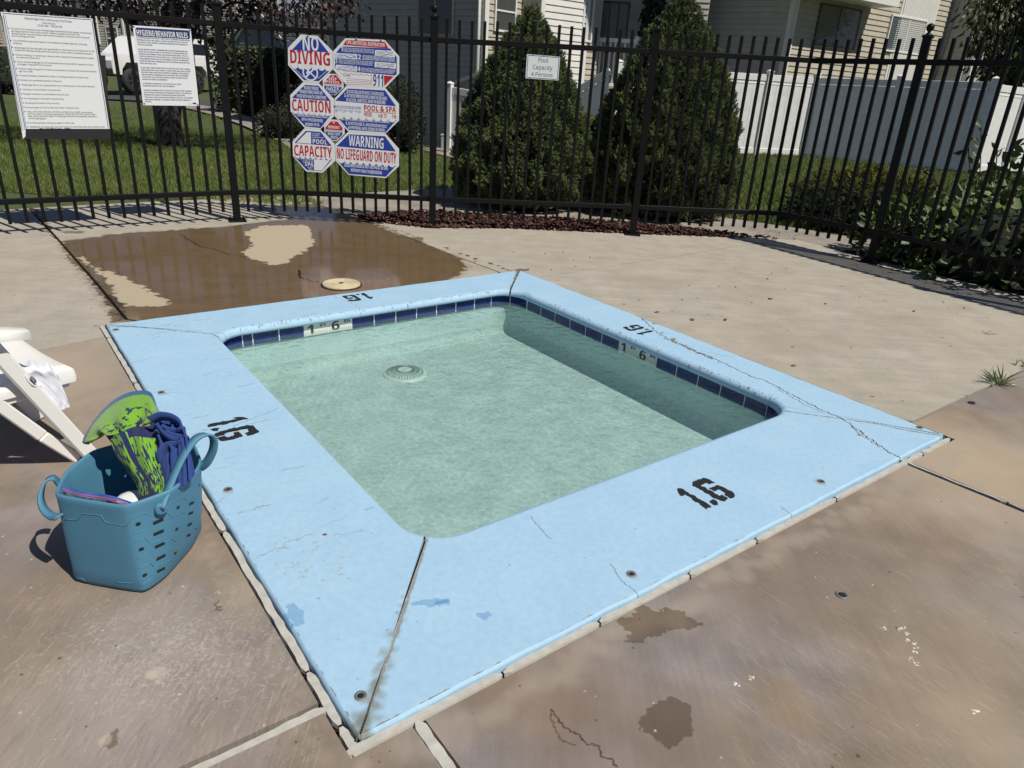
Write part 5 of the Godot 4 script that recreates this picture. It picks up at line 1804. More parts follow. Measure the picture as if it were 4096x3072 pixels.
func make_buildings() -> void:
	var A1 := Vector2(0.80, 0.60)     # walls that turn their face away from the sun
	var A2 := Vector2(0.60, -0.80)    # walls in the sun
	# ---- the townhouse beyond the lawn (left)
	var h := thing("townhouse", "cream sided townhouse with corner bay and grey shaded end wall behind the left spruce", "house")
	var k0 := flat(at(1932, 250, 16.1))
	var w1 := col_hit(k0, -A1, 1318)
	var lap := 0.132
	var f1 := sided_wall(h, w1, k0, -0.45, 4.4, 5.8, lap, M.siding_shade)
	var L1 := w1.distance_to(k0)
	trim(h, f1, 0.03, -0.45, 5.8, 0.10)
	window_at(h, f1, [1680, -60], [1812, 137], 2, null, M.siding_cream)
	# little foundation vent, utility conduit
	var q := on_wall(f1, 1687, 500)
	window_rect(h, f1, q.x - 0.10, q.x + 0.08, q.y - 0.18, q.y + 0.2, 1, M.hole_dark, M.siding_gray)
	var k1 := col_hit(k0, A2, 2076)
	var f2 := sided_wall(h, k0, k1, 0.2, 4.4, 5.8, lap, M.siding_cream)
	trim(h, f2, 0.045, 0.2, 5.8, 0.14)
	window_at(h, f2, [1982, -40], [2050, 126], 2, M.dim_room_panel, M.trim_white, false, true)
	var k2 := col_hit(k1, A1, 2150)
	var f2b := sided_wall(h, k1, k2, -0.45, 4.4, 5.8, lap, M.siding_shade)
	var k3 := col_hit(k2, Vector2(0.75, -0.66), 2338)
	var f3 := sided_wall(h, k2, k3, -0.45, 4.4, 5.8, 0.142, M.siding_white)
	trim(h, f3, 0.05, -0.45, 5.8, 0.13)
	trim(h, f3, k2.distance_to(k3) - 0.04, -0.45, 5.8, 0.10)
	var k4 := col_hit(k3, Vector2(0.86, -0.51), 2386)
	var f4 := sided_wall(h, k3, k4, -0.45, 4.4, 5.8, lap, M.siding_cream)
	window_at(h, f4, [2343, -40], [2356, 162], 1, M.blind, M.trim_white)
	# drain pipe down the corner with its elbow
	var s := st(true)
	var pd := [f2 * Vector3(-0.07, 5.6, 0.05), f2 * Vector3(-0.07, 1.75, 0.06)]
	var e1 := on_wall(f1, 1905, 300)
	var e2 := on_wall(f1, 1800, 345)
	pd = [f1 * Vector3(L1 - 0.10, 5.6, 0.07), f1 * Vector3(L1 - 0.10, e1.y + 0.12, 0.07), f1 * Vector3(L1 - 0.16, e1.y, 0.08), f1 * Vector3(e2.x + 0.12, e2.y + 0.06, 0.08), f1 * Vector3(e2.x, e2.y - 0.06, 0.08), f1 * Vector3(e2.x, -0.4, 0.08)]
	tube(s, pd, 0.04, 8)
	piece("drain_pipe", done(s), M.trim_white, h)
	# balcony recess with a sliding door
	var b0 := flat(at(2392, 200, 18.6))
	var A5 := Vector2(0.985, 0.17)
	var b1 := col_hit(b0, A5, 2805)
	var f5 := sided_wall(h, b0, b1, 0.3, 4.6, 5.8, lap, M.siding_shade)
	window_at(h, f5, [2408, 12], [2500, 158], 3, M.curtain, M.bronze_frame)
	s = st()
	var bp := f5 * Vector3(0.0, 0, 0.9)
	bevel_box(s, f5 * Transform3D(Basis(), Vector3(0.03, 2.6, 0.9)), Vector3(0.12, 6.4, 0.12), 0.005)
	piece("balcony_post", done(s), M.trim_white, h)
	# balcony roof slab and floor
	s = st()
	var Lb := b0.distance_to(b1)
	box(s, f5 * Transform3D(Basis(), Vector3(Lb * 0.5, 4.95, 0.8)), Vector3(Lb + 0.6, 0.25, 2.2))
	piece("balcony_roof", done(s), M.siding_shade, h)
	# railing with balusters
	var rt := on_wall(Transform3D(f5.basis, f5 * Vector3(0, 0, 0.9)), 2480, 162).y
	var rb := rt - 1.02
	s = st()
	bevel_box(s, f5 * Transform3D(Basis(), Vector3(0.68, rt, 0.9)), Vector3(1.5, 0.09, 0.07), 0.006)
	var rail := piece("balcony_rail", done(s), M.trim_white, h)
	s = st()
	bevel_box(s, f5 * Transform3D(Basis(), Vector3(0.68, rb, 0.9)), Vector3(1.5, 0.07, 0.06), 0.006)
	piece("bottom_rail", done(s), M.trim_white, rail)
	s = st()
	bevel_box(s, Transform3D(), Vector3(0.04, rt - rb - 0.08, 0.03), 0.003)
	var bal := done(s)
	for k in 11: piece("baluster", bal, M.trim_white, rail, f5 * Transform3D(Basis(), Vector3(0.14 + 0.12 * k, (rt + rb) * 0.5, 0.9)))
	s = st()
	bevel_box(s, f5 * Transform3D(Basis(), Vector3(1.02, (rt + rb) * 0.5 + 0.05, 0.905)), Vector3(0.1, rt - rb + 0.12, 0.09), 0.005)
	piece("balcony_post", done(s), M.trim_white, h)
	s = st()
	box(s, f5 * Transform3D(Basis(), Vector3(0.68, rb - 0.1, 0.5)), Vector3(1.6, 0.14, 1.0))
	piece("balcony_floor", done(s), M.siding_shade, h)
	# roof over all of it
	s = st()
	var back := [b1 + Vector2(3, -7), w1 + Vector2(-1.5, -7)]
	prism(s, PackedVector2Array([w1 - A1 * 0.4 + Vector2(-0.25, 0.3), k0 + Vector2(0.1, 0.35), k1, k2 + Vector2(0.1, 0.3), k3 + Vector2(0.3, 0.2), b0 + Vector2(0.3, 0.6), b1 + Vector2(0.2, 0.3), back[0], back[1]]), 5.8, 6.05, true)
	piece("roof", done(s), M.roof_shingle, h)
	# ---- the townhouse on the right
	var g := thing("townhouse", "cream sided townhouse with sliding windows behind the white vinyl fence", "house")
	var c0 := col_hit(b0, A5, 2798)
	c0 = flat(at(2798, 200, 19.0))
	var c1 := col_hit(c0, Vector2(0.78, 0.626), 3138)
	var f6 := sided_wall(g, c0, c1, 0.3, 5.2, 6.0, lap, M.siding_shade)
	trim(g, f6, 0.03, 0.3, 6.0, 0.10, M.siding_shade)
	var A7 := Vector2(0.80, -0.60)
	var c2 := col_hit(c1, A7, 3556)
	var f7 := sided_wall(g, c1, c2, 0.3, 5.2, 6.0, lap, M.siding_cream)
	trim(g, f7, 0.06, 0.3, 6.0, 0.13)
	trim(g, f6, c0.distance_to(c1) - 0.05, 0.3, 6.0, 0.12, M.trim_white)
	window_at(g, f7, [3283, 18], [3405, 196], 2, M.curtain, M.bronze_frame)
	var L7 := c1.distance_to(c2)
	trim(g, f7, L7 - 0.04, 0.3, 6.0, 0.09)
	# eaves slab that shades the top of this wall
	var ov := on_plane(3480, 6, f7 * Vector3(0, 0, 0.75), f7.basis.z)
	var ox := f7.affine_inverse() * on_plane(3600, 3, f7 * Vector3(0, 0, 0.75), f7.basis.z)
	s = st()
	box(s, f7 * Transform3D(Basis(), Vector3(ox.x * 0.5 - 0.6, ov.y + 0.12, 0.38)), Vector3(ox.x + 1.2, 0.24, 0.74))
	piece("overhang", done(s), M.trim_white, g)
	# ribbed bay with its window
	var c3 := col_hit(c2, A7, 3692)
	var fb := wall_frame(c2, c3)
	var Lb2 := c2.distance_to(c3)
	s = st()
	box(s, fb * Transform3D(Basis(), Vector3(Lb2 * 0.5, 3.0, -0.08)), Vector3(Lb2, 6.0, 0.12))
	piece("wall", done(s), M.siding_white, g)
	board_panel(g, fb, 0.02, Lb2 - 0.02, 0.2, 6.0, 0.098)
	window_at(g, fb, [3566, 64], [3668, 215], 2, M.dim_room_panel, M.trim_white, true)
	trim(g, fb, Lb2 - 0.03, 0.2, 6.0, 0.10)
	var c4 := col_hit(c3, A7, 3748)
	sided_wall(g, c3, c4, 0.3, 5.4, 6.0, lap, M.siding_cream)
	var c5 := col_hit(c4, Vector2(0.78, 0.626), 3886)
	var f8 := sided_wall(g, c4, c5, 0.3, 5.4, 6.0, lap, M.siding_shade)
	var L8 := c4.distance_to(c5)
	trim(g, f8, L8 - 0.06, 0.3, 6.0, 0.13, M.vinyl)
	s = st()
	bevel_box(s, f8 * Transform3D(Basis(), Vector3(L8 - 0.2, 3.1, 0.06)), Vector3(0.09, 5.6, 0.07), 0.01)
	piece("drain_pipe", done(s), M.trim_white, g)
	s = st(true)
	tube(s, [f8 * Vector3(0.25, 6.0, 0.04), f8 * Vector3(0.12, 3.0, 0.04), f8 * Vector3(0.05, 1.9, 0.04)], 0.008, 6)
	piece("cable", done(s), M.siding_gray, g)
	var c6 := col_hit(c5, A7, 4300)
	var f9 := sided_wall(g, c5, c6, 0.3, 5.4, 6.0, lap, M.siding_cream)
	trim(g, f9, 0.06, 0.3, 6.0, 0.12)
	window_at(g, f9, [3946, 150], [4000, 260], 2, M.blind, M.trim_white)
	window_at(g, f9, [4075, 20], [4150, 90], 1, M.blind, M.trim_white)
	s = st()
	prism(s, PackedVector2Array([c0 + Vector2(-0.2, 0.2), c1 + Vector2(0.1, 0.3), c2 + Vector2(0.2, 0.3), c4 + Vector2(0.3, 0.2), c5 + Vector2(0.1, 0.3), c6 + Vector2(0.3, 0.3), c6 + Vector2(2, -8), c0 + Vector2(1, -9)]), 6.0, 6.25, true)
	piece("roof", done(s), M.roof_shingle, g)
	# ---- grey gabled house across the walk
	var gh := thing("gabled_house", "grey sided gabled house with dark shingle roof beyond the ivy hedge", "house")
	var dg := 31.0
	var ga := flat(at(944, 170, dg))
	var gb := flat(at(1136, 170, dg - 1.0))
	var fg := wall_frame(ga, gb)
	var Lg := ga.distance_to(gb)
	var eave := on_wall(fg, 946, 162).y
	var apex := on_wall(fg, 1022, 40)
	s = st()
	var gp := [fg * Vector3(0, -0.5, 0), fg * Vector3(Lg, -0.5, 0), fg * Vector3(Lg, eave, 0), fg * Vector3(apex.x, apex.y, 0), fg * Vector3(0, eave, 0)]
	plate(s, gp, -fg.basis.z, 0.1)
	var gw := piece("wall", done(s), M.siding_gray, gh)
	var y := -0.5
	while y < apex.y - 0.15:
		var x0 := 0.0
		var x1 := Lg
		var x0t := 0.0
		var x1t := Lg
		var lp := 0.127
		for e in [0, 1]:
			var yy: float = y + lp * e
			if yy > eave:
				var t: float = (yy - eave) / (apex.y - eave)
				if e == 0: x0 = apex.x * t; x1 = lerpf(Lg, apex.x, t)
				else: x0t = apex.x * t; x1t = lerpf(Lg, apex.x, t)
		s = st()
		lap_board(s, fg * Transform3D(Basis(), Vector3(0, y, 0)), x0, x1, lp, x0t, x1t)
		piece("siding_board", done(s), M.siding_gray, gw)
		y += lp
	s = st()
	bar(s, fg * Vector3(-0.15, eave - 0.12, 0.06), fg * Vector3(apex.x, apex.y + 0.06, 0.06), 0.06, 0.14)
	bar(s, fg * Vector3(Lg + 0.15, eave - 0.12, 0.06), fg * Vector3(apex.x + 0.002, apex.y + 0.062, 0.058), 0.06, 0.14)
	piece("barge_board", done(s), M.trim_white, gh)
	window_rect(gh, fg, apex.x - 0.16, apex.x + 0.02, eave + 0.75, eave + 1.25, 1, M.trim_white, M.trim_white)
	# roof planes in courses of shingles
	for sd in [0, 1]:
		var e0 := Vector3(-0.2, eave - 0.1, 0.2) if sd == 0 else Vector3(Lg + 0.2, eave - 0.1, 0.2)
		var r0 := Vector3(apex.x, apex.y + 0.1, 0.2)
		var n := 16
		s = st()
		for k in n:
			var p0 := e0.lerp(r0, float(k) / n)
			var p1 := e0.lerp(r0, (k + 1.15) / n)
			var dz := Vector3(0, 0, -9)
			var lift := Vector3(0, 0.03, 0)
			quad(s, fg * (p0 + lift), fg * (p1), fg * (p1 + dz), fg * (p0 + lift + dz))
			quad(s, fg * p0, fg * (p0 + lift), fg * (p0 + lift + dz), fg * (p0 + dz))
		piece("roof", done(s), M.roof_shingle, gh)
	# lower wing whose long roof slopes to the viewer, right of the gable
	var wa := flat(at(1136, 150, 30.0))
	var wb2 := flat(at(1330, 150, 28.0))
	var fw := wall_frame(wa, wb2)
	var Lw := wa.distance_to(wb2)
	var ey := on_wall(fw, 1200, 165).y
	s = st()
	box(s, fw * Transform3D(Basis(), Vector3(Lw * 0.5, ey * 0.5 - 0.3, -0.3)), Vector3(Lw, ey + 0.6, 0.2))
	piece("wing_wall", done(s), M.siding_gray, gh)
	s = st()
	for k in 36:
		var p0 := Vector3(-0.3, ey + 0.155 * k, 0.25 - 0.22 * k)
		var p1 := Vector3(-0.3, ey + 0.155 * (k + 1.1), 0.25 - 0.22 * (k + 1.1))
		var dx := Vector3(Lw + 0.6, 0, 0)
		quad(s, fw * (p0 + Vector3(0, 0.03, 0)), fw * p1, fw * (p1 + dx), fw * (p0 + dx + Vector3(0, 0.03, 0)))
		quad(s, fw * p0, fw * (p0 + Vector3(0, 0.03, 0)), fw * (p0 + dx + Vector3(0, 0.03, 0)), fw * (p0 + dx))
	piece("wing_roof", done(s), M.roof_shingle, gh)
	var vent := on_wall(fw, 1212, 68)
	s = st()
	bevel_box(s, fw * Transform3D(Basis.from_euler(Vector3(-0.6, 0, 0)), Vector3(vent.x, ey + 1.15, -1.25)), Vector3(0.5, 0.3, 0.3), 0.02)
	piece("roof_vent", done(s), M.car_black, gh)
	s = st()
	bevel_box(s, Transform3D(fw.basis, at(1168, 250, 27.0) + Vector3(0, 0, 0)), Vector3(0.5, 1.5, 0.1), 0.01)
	piece("white_corner_panel", done(s), M.trim_white, gh)
	# ---- garage house behind the pickup
	var ho := thing("garage_house", "cream house with white garage door and grey roof beyond the pickup", "house")
	var da := flat(at(600, 200, 43.0))
	var db := flat(at(960, 200, 41.0))
	var fd := wall_frame(da, db)
	var Ld := da.distance_to(db)
	var yr := on_wall(fd, 800, 150).y
	s = st()
	var ns := 26
	var yb := terrain(da.x, da.y) - 0.4
	for k in 34: lap_board(s, fd * Transform3D(Basis(), Vector3(0, yb + 0.127 * k, 0)), 0, Ld, 0.127)
	box(s, fd * Transform3D(Basis(), Vector3(Ld * 0.5, yb + 2.2, -0.1)), Vector3(Ld, 4.4, 0.16))
	piece("siding_wall", done(s), M.siding_cream, ho)
	s = st()
	for k in 10:
		var p0 := Vector3(-0.4, yr + 0.10 * k, 0.5 - 0.28 * k)
		var p1 := Vector3(-0.4, yr + 0.10 * (k + 1.1), 0.5 - 0.28 * (k + 1.1))
		var dx := Vector3(Ld + 0.8, 0, 0)
		quad(s, fd * (p0 + Vector3(0, 0.03, 0)), fd * p1, fd * (p1 + dx), fd * (p0 + dx + Vector3(0, 0.03, 0)))
		quad(s, fd * p0, fd * (p0 + Vector3(0, 0.03, 0)), fd * (p0 + dx + Vector3(0, 0.03, 0)), fd * (p0 + dx))
	piece("roof", done(s), M.roof_shingle, ho)
	s = st()
	for k in 30: lap_board(s, fd * Transform3D(Basis(), Vector3(0, yr + 0.9 + 0.127 * k, -2.4)), -1, Ld + 1, 0.127)
	box(s, fd * Transform3D(Basis(), Vector3(Ld * 0.5, yr + 2.6, -2.5)), Vector3(Ld + 2, 4.0, 0.16))
	piece("upper_wall", done(s), M.siding_cream, ho)
	var g0 := on_wall(fd, 760, 170)
	var g1 := on_wall(fd, 930, 228)
	var gd := empty("garage_door", ho)
	s = st()
	bevel_box(s, Transform3D(), Vector3(g1.x - g0.x, 0.5, 0.06), 0.02)
	var gm := done(s)
	for k in 5: piece("door_panel", gm, M.trim_white, gd, fd * Transform3D(Basis(), Vector3((g0.x + g1.x) * 0.5, g0.y - 0.28 - 0.52 * k, 0.05)))
	# ---- house at far left with brick foot
	var hf := thing("brick_foot_house", "beige sided house with brick foot behind the white shirted person", "house")
	var fa := flat(at(-150, 150, 49.0))
	var fbb := flat(at(600, 150, 46.0))
	var ff := wall_frame(fa, fbb)
	var Lf := fa.distance_to(fbb)
	var byy := on_wall(ff, 430, 206).y
	var gy := terrain(fbb.x, fbb.y) - 0.6
	s = st()
	for k in 46: lap_board(s, ff * Transform3D(Basis(), Vector3(0, byy + 0.15 * k, 0)), 0, Lf, 0.15)
	box(s, ff * Transform3D(Basis(), Vector3(Lf * 0.5, byy + 3.4, -0.1)), Vector3(Lf, 6.9, 0.16))
	piece("siding_wall", done(s), M.siding_shade, hf)
	s = st()
	box(s, ff * Transform3D(Basis(), Vector3(Lf * 0.5, (gy + byy) * 0.5, -0.02)), Vector3(Lf, byy - gy, 0.2))
	var bw := piece("brick_wall", done(s), M.brick, hf)
	s = st()
	var rows := int((byy - gy) / 0.085)
	for r in rows:
		var nb := int(Lf / 0.24)
		for k in nb: bevel_box(s, ff * Transform3D(Basis(), Vector3(0.24 * k + (0.12 if r % 2 else 0.0), gy + 0.085 * (r + 0.5), 0.085)), Vector3(0.225, 0.072, 0.03), 0.004)
	var bb := piece("bricks", done(s), M.brick, bw)
	bb.set_meta("kind", "stuff")
	window_at(hf, ff, [424, 110], [472, 152], 2, M.curtain, M.trim_white, false, true)
	window_at(hf, ff, [430, 156], [480, 204], 1, M.dim_room_panel, M.trim_white)
	window_at(hf, ff, [300, 0], [352, 42], 2, M.curtain, M.trim_white)
	for px in [372, 396, 500]:
		var t := on_wall(ff, px, 150)
		s = st()
		bevel_box(s, ff * Transform3D(Basis(), Vector3(t.x, (byy + 7.0) * 0.5 + 0.4, 0.04)), Vector3(0.14, 7.0 - byy, 0.1), 0.01)
		piece("corner_trim", done(s), M.trim_white, hf)
	# ---- cream house corner cut by the left edge
	var he := thing("stone_foot_house", "cream house corner with stone foot at the left edge of the view", "house")
	var ea := flat(at(-500, 140, 40.0))
	var eb := flat(at(10, 140, 40.0))
	var fe := wall_frame(ea, eb)
	var sy := on_wall(fe, 5, 185).y
	s = st()
	for k in 40: lap_board(s, fe * Transform3D(Basis(), Vector3(0, sy + 0.15 * k, 0)), 0, ea.distance_to(eb), 0.15)
	box(s, fe * Transform3D(Basis(), Vector3(ea.distance_to(eb) * 0.5, sy + 3, -0.1)), Vector3(ea.distance_to(eb), 6.0, 0.16))
	piece("siding_wall", done(s), M.siding_cream, he)
	s = st()
	box(s, fe * Transform3D(Basis(), Vector3(ea.distance_to(eb) * 0.5, sy - 0.8, -0.05)), Vector3(ea.distance_to(eb), 1.6, 0.3))
	piece("stone_foot", done(s), M.brick, he)
	# ---- utility boxes and gas riser at the foot of the shaded wall
	for u in [[1812, 522, 592, 0.16, "taller square pale green utility pedestal by the house corner"], [1779, 548, 594, 0.18, "shorter round topped green utility pedestal left of the taller one"]]:
		var foot := land(u[0], u[2])
		var hh: float = (u[2] - u[1]) / FOC * (foot - EYE).dot(FW) * 1.05
		s = st()
		bevel_box(s, Transform3D(Basis(), Vector3(0, hh * 0.5, 0)), Vector3(u[3], hh, u[3]), 0.012)
		var up := thing("utility_pedestal", u[4], "utility box", foot)
		put("body", done(s), M.utility_green, up)
		s = st()
		bevel_box(s, Transform3D(Basis(), Vector3(0, hh + 0.018, 0)), Vector3(u[3] + 0.02, 0.04, u[3] + 0.02), 0.012)
		put("cap", done(s), M.utility_green, up)

# ---------------------------------------------------------------- white vinyl fences
func vinyl_run(o: Node3D, a: Vector3, b: Vector3, ha: float, hb: float, bays: int, first_post: bool, last_post: bool, bw := 0.165) -> void:
	# a, b: feet of the end posts; the top may rake from ha to hb
	var x := Vector3(b.x - a.x, 0, b.z - a.z)
	var L := x.length()
	x /= L
	var n := x.cross(Vector3.UP)
	var bs := Basis(x, Vector3.UP, n)
	for k in bays + 1:
		var t := float(k) / bays
		if (k > 0 or first_post) and (k < bays or last_post):
			var f := a.lerp(b, t)
			var h := lerpf(ha, hb, t) + 0.06
			var s := st()
			bevel_box(s, Transform3D(bs, f + Vector3(0, h * 0.5, 0)), Vector3(0.127, h, 0.127), 0.006)
			var p := piece("fence_post", done(s), M.vinyl, o)
			s = st()
			bevel_box(s, Transform3D(bs, f + Vector3(0, h + 0.008, 0)), Vector3(0.145, 0.025, 0.145), 0.008)
			lathe(s, [Vector2(0.095, h + 0.02), Vector2(0.0, h + 0.06)], Transform3D(bs * Basis(Vector3.UP, PI / 4), f), 4)
			piece("post_cap", done(s), M.vinyl, p)
		if k == bays: break
		var p0 := a.lerp(b, t) + x * 0.07
		var p1 := a.lerp(b, float(k + 1) / bays) - x * 0.07
		var h0 := lerpf(ha, hb, t)
		var h1 := lerpf(ha, hb, float(k + 1) / bays)
		for r in [[-0.07, 0.14, 0.05, 1.0], [-0.20, 0.03, 0.036, 1.0], [0.09, 0.14, 0.05, 0.0]]:
			var s := st()
			bar(s, p0 + Vector3(0, h0 * r[3] + r[0], 0), p1 + Vector3(0, h1 * r[3] + r[0], 0), r[2], r[1], Vector3.UP, 0.005)
			piece("fence_rail", done(s), M.vinyl, o)
		var nb := maxi(1, int(round(p0.distance_to(p1) / bw)))
		var w := Vector2(p1.x - p0.x, p1.z - p0.z).length() / nb
		for j in nb:
			var c := p0.lerp(p1, (j + 0.5) / nb)
			var h := lerpf(h0, h1, (j + 0.5) / nb) - 0.21
			var s := st()
			bevel_box(s, Transform3D(bs, c + Vector3(0, 0.1 + h * 0.5, 0)), Vector3(w - 0.0015, h - 0.08, 0.024), 0.0025)
			piece("fence_board", done(s), M.vinyl, o)

func make_vinyl_fence() -> void:
	var o := thing("vinyl_fence", "white vinyl privacy fence with square capped posts behind the spruces", "fence")
	var a := at(2470, 332, 15.9); a.y = -0.05
	var b := at(3250, 395, 17.1); b.y = -0.04
	vinyl_run(o, a, b, 1.80, 1.80, 4, true, true, 0.15)
	var c := Vector3(9.72, 0.0, -16.38)
	vinyl_run(o, b, c, 1.80, 1.83, 2, false, true, 0.2)
	var d := flat(c)
	var e := v3(col_hit(d, Vector2(0.85, -0.52), 4260), 0)
	vinyl_run(o, c, e, 1.80, 1.74, 2, false, true, 0.16)
	var o2 := thing("raked_vinyl_fence", "shaded white vinyl fence with sloping top between the two spruces", "fence")
	var q := col_hit(flat(a), Vector2(-0.80, -0.60), 2180)
	vinyl_run(o2, a + Vector3(-0.12, -0.35, -0.09), v3(q, -0.75), 2.08, 1.6, 2, false, true, 0.16)
	var gt := thing("vinyl_gate", "low shaded white vinyl gate panel at the townhouse corner left of the spruce", "gate")
	var g0 := at(1801, 300, 15.7); g0.y = -0.32
	var g1 := at(1945, 305, 15.3); g1.y = -0.32
	vinyl_run(gt, g0, g1, 1.42, 1.36, 1, true, false, 0.26)

# ---------------------------------------------------------------- plants
func sprig(n: int, lng: float, wid: float, spread: float, sd: int) -> ArrayMesh:
	# a twig tip along +Y with needles all round
	var s := st()
	rng.seed = sd
	for k in n:
		var t := (k + 0.5) / n
		var a := k * 2.4 + rng.randf()
		var base := Vector3(0, t * lng * 0.8, 0)
		var out := (Vector3(cos(a), 0, sin(a)) * spread + Vector3(0, 1.0 - t * 0.2, 0)).normalized()
		var l := lng * rng.randf_range(0.4, 0.62) * (1.0 - t * 0.35)
		var side := out.cross(Vector3(sin(a), 0.3, cos(a))).normalized() * wid
		tri(s, base - side, base + out * l, base + side)
	return done(s)

func leaf_mesh(lng: float, wid: float, fold := 0.25, droop := 0.2) -> ArrayMesh:
	# an ovate leaf along +Y, upper side towards +Z
	var s := st(true)
	var prof := [[0.0, 0.05], [0.18, 0.62], [0.42, 1.0], [0.7, 0.72], [1.0, 0.02]]
	for k in prof.size() - 1:
		var a = prof[k]
		var b = prof[k + 1]
		var za: float = -droop * lng * a[0] * a[0]
		var zb: float = -droop * lng * b[0] * b[0]
		for sd in [-1.0, 1.0]:
			var p := Vector3(0, a[0] * lng, za)
			var q := Vector3(0, b[0] * lng, zb)
			var pe := Vector3(sd * a[1] * wid * 0.5, a[0] * lng, za + fold * a[1] * wid * 0.5)
			var qe := Vector3(sd * b[1] * wid * 0.5, b[0] * lng, zb + fold * b[1] * wid * 0.5)
			if sd > 0: quad(s, p, q, qe, pe)
			else: quad(s, p, pe, qe, q)
	return done(s)

func aim(dir: Vector3, roll: float, sc: float) -> Basis:
	var y := dir.normalized()
	var x := y.cross(Vector3(0.31, 0.9, 0.2)).normalized()
	if absf(y.y) > 0.95: x = y.cross(Vector3(1, 0, 0.2)).normalized()
	return (Basis(y, roll) * Basis(x, y, x.cross(y))).scaled_local(Vector3.ONE * sc)

func spruce(called: String, label: String, c: Vector3, H: float, R: float, sd: int) -> void:
	var o := thing(called, label, "spruce", c)
	var trunk := st(true)
	tube(trunk, [Vector3(0, -0.05, 0), Vector3(0, 0.6, 0), Vector3(0.01, H * 0.9, 0)], [0.07, 0.055, 0.012], 8)
	put("trunk", done(trunk), M.bark, o)
	rng.seed = sd
	var prof := func(t: float) -> float:
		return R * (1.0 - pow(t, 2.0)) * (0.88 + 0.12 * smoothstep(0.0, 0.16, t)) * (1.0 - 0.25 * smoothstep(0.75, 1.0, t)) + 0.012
	# solid dark core, standing for the shade between the sprigs
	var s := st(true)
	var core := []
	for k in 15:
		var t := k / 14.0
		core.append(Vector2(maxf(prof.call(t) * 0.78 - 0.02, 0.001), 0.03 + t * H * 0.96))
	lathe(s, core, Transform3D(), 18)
	put("dark_core", done(s), M.core_dark_green, o)
	var mesh := sprig(26, 0.056, 0.0034, 1.05, sd)
	var xf := []
	var cols := []
	var want := int(21000 * H * R / 1.8)
	while xf.size() < want:
		var t := 1.0 - sqrt(rng.randf())
		if t > 0.985: continue
		var a := rng.randf() * TAU
		var lump := noise_a.get_noise_3d(cos(a) * 42 * R + sd * 100, t * 62 * H * 0.5, sin(a) * 42 * R)
		var lump2 := noise_a.get_noise_3d(cos(a) * 14 * R + sd * 77, t * 16 * H * 0.5, sin(a) * 14 * R)
		var deep := rng.randf() * rng.randf() * 0.16
		var r: float = prof.call(t) * (1.0 + 0.22 * lump + 0.08 * lump2) - deep
		if r < 0.0: continue
		if lump < -0.20 and rng.randf() < 0.6: continue
		var dir := Vector3(cos(a) * 0.75, 0.75 + rng.randf_range(-0.3, 0.4), sin(a) * 0.75) + Vector3(rng.randf_range(-1, 1), rng.randf_range(-1, 1), rng.randf_range(-1, 1)) * 0.35
		xf.append(Transform3D(aim(dir, rng.randf() * TAU, rng.randf_range(0.7, 1.25)), Vector3(cos(a) * r, 0.05 + t * H, sin(a) * r)))
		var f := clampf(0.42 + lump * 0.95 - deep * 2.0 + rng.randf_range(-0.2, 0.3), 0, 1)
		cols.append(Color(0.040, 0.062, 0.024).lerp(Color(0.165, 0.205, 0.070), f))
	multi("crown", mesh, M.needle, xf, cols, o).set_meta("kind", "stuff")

func leaf_mass(o: Node3D, called: String, mesh: Mesh, m: Material, count: int, sampler: Callable, c0: Color, c1: Color, upness: float, sc0 := 0.7, sc1 := 1.3) -> MultiMeshInstance3D:
	# sampler returns [position, outward direction]
	var xf := []
	var cols := []
	for i in count:
		var q = sampler.call()
		if q == null: continue
		var d: Vector3 = q[1] + Vector3(rng.randf_range(-1, 1), rng.randf_range(-1, 1) + upness, rng.randf_range(-1, 1)) * 0.7
		xf.append(Transform3D(aim(d, rng.randf() * TAU, rng.randf_range(sc0, sc1)), q[0]))
		cols.append(c0.lerp(c1, clampf(rng.randf() * 0.8 + 0.5 * noise_a.get_noise_3d(q[0].x * 14, q[0].y * 14, q[0].z * 14) + 0.1, 0, 1)))
	var r := multi(called, mesh, m, xf, cols, o)
	r.set_meta("kind", "stuff")
	return r

func blob_sampler(c: Vector3, e: Vector3, shell := 0.35, lumps := 0.2) -> Callable:
	return func():
		var d := Vector3(rng.randfn(), rng.randfn(), rng.randfn()).normalized()
		var k := 1.0 + lumps * noise_a.get_noise_3d(d.x * 22 + c.x * 9, d.y * 22, d.z * 22 + c.z * 9)
		var r := (1.0 - shell * rng.randf() * rng.randf()) * k
		var p := c + Vector3(d.x * e.x, d.y * e.y, d.z * e.z) * r
		if p.y < terrain(p.x, p.z) + 0.02: return null
		return [p, d]

func box_sampler(c: Vector3, e: Vector3, yaw: float) -> Callable:
	return func():
		var q := Vector3(rng.randf_range(-1, 1), rng.randf_range(-1, 1), rng.randf_range(-1, 1))
		var ax := rng.randi() % 3
		q[ax] = (1.0 if rng.randf() < 0.5 else -1.0) * (1.0 - 0.25 * rng.randf() * rng.randf())
		if ax == 1 and q.y < 0: q.y = -q.y
		var d := Vector3.ZERO
		d[ax] = signf(q[ax])
		var k := 1.0 + 0.10 * noise_a.get_noise_3d(q.x * 22 + c.x * 7, q.y * 22, q.z * 22)
		return [c + Basis(Vector3.UP, yaw) * Vector3(q.x * e.x * k, q.y * e.y * k, q.z * e.z * k), Basis(Vector3.UP, yaw) * d]

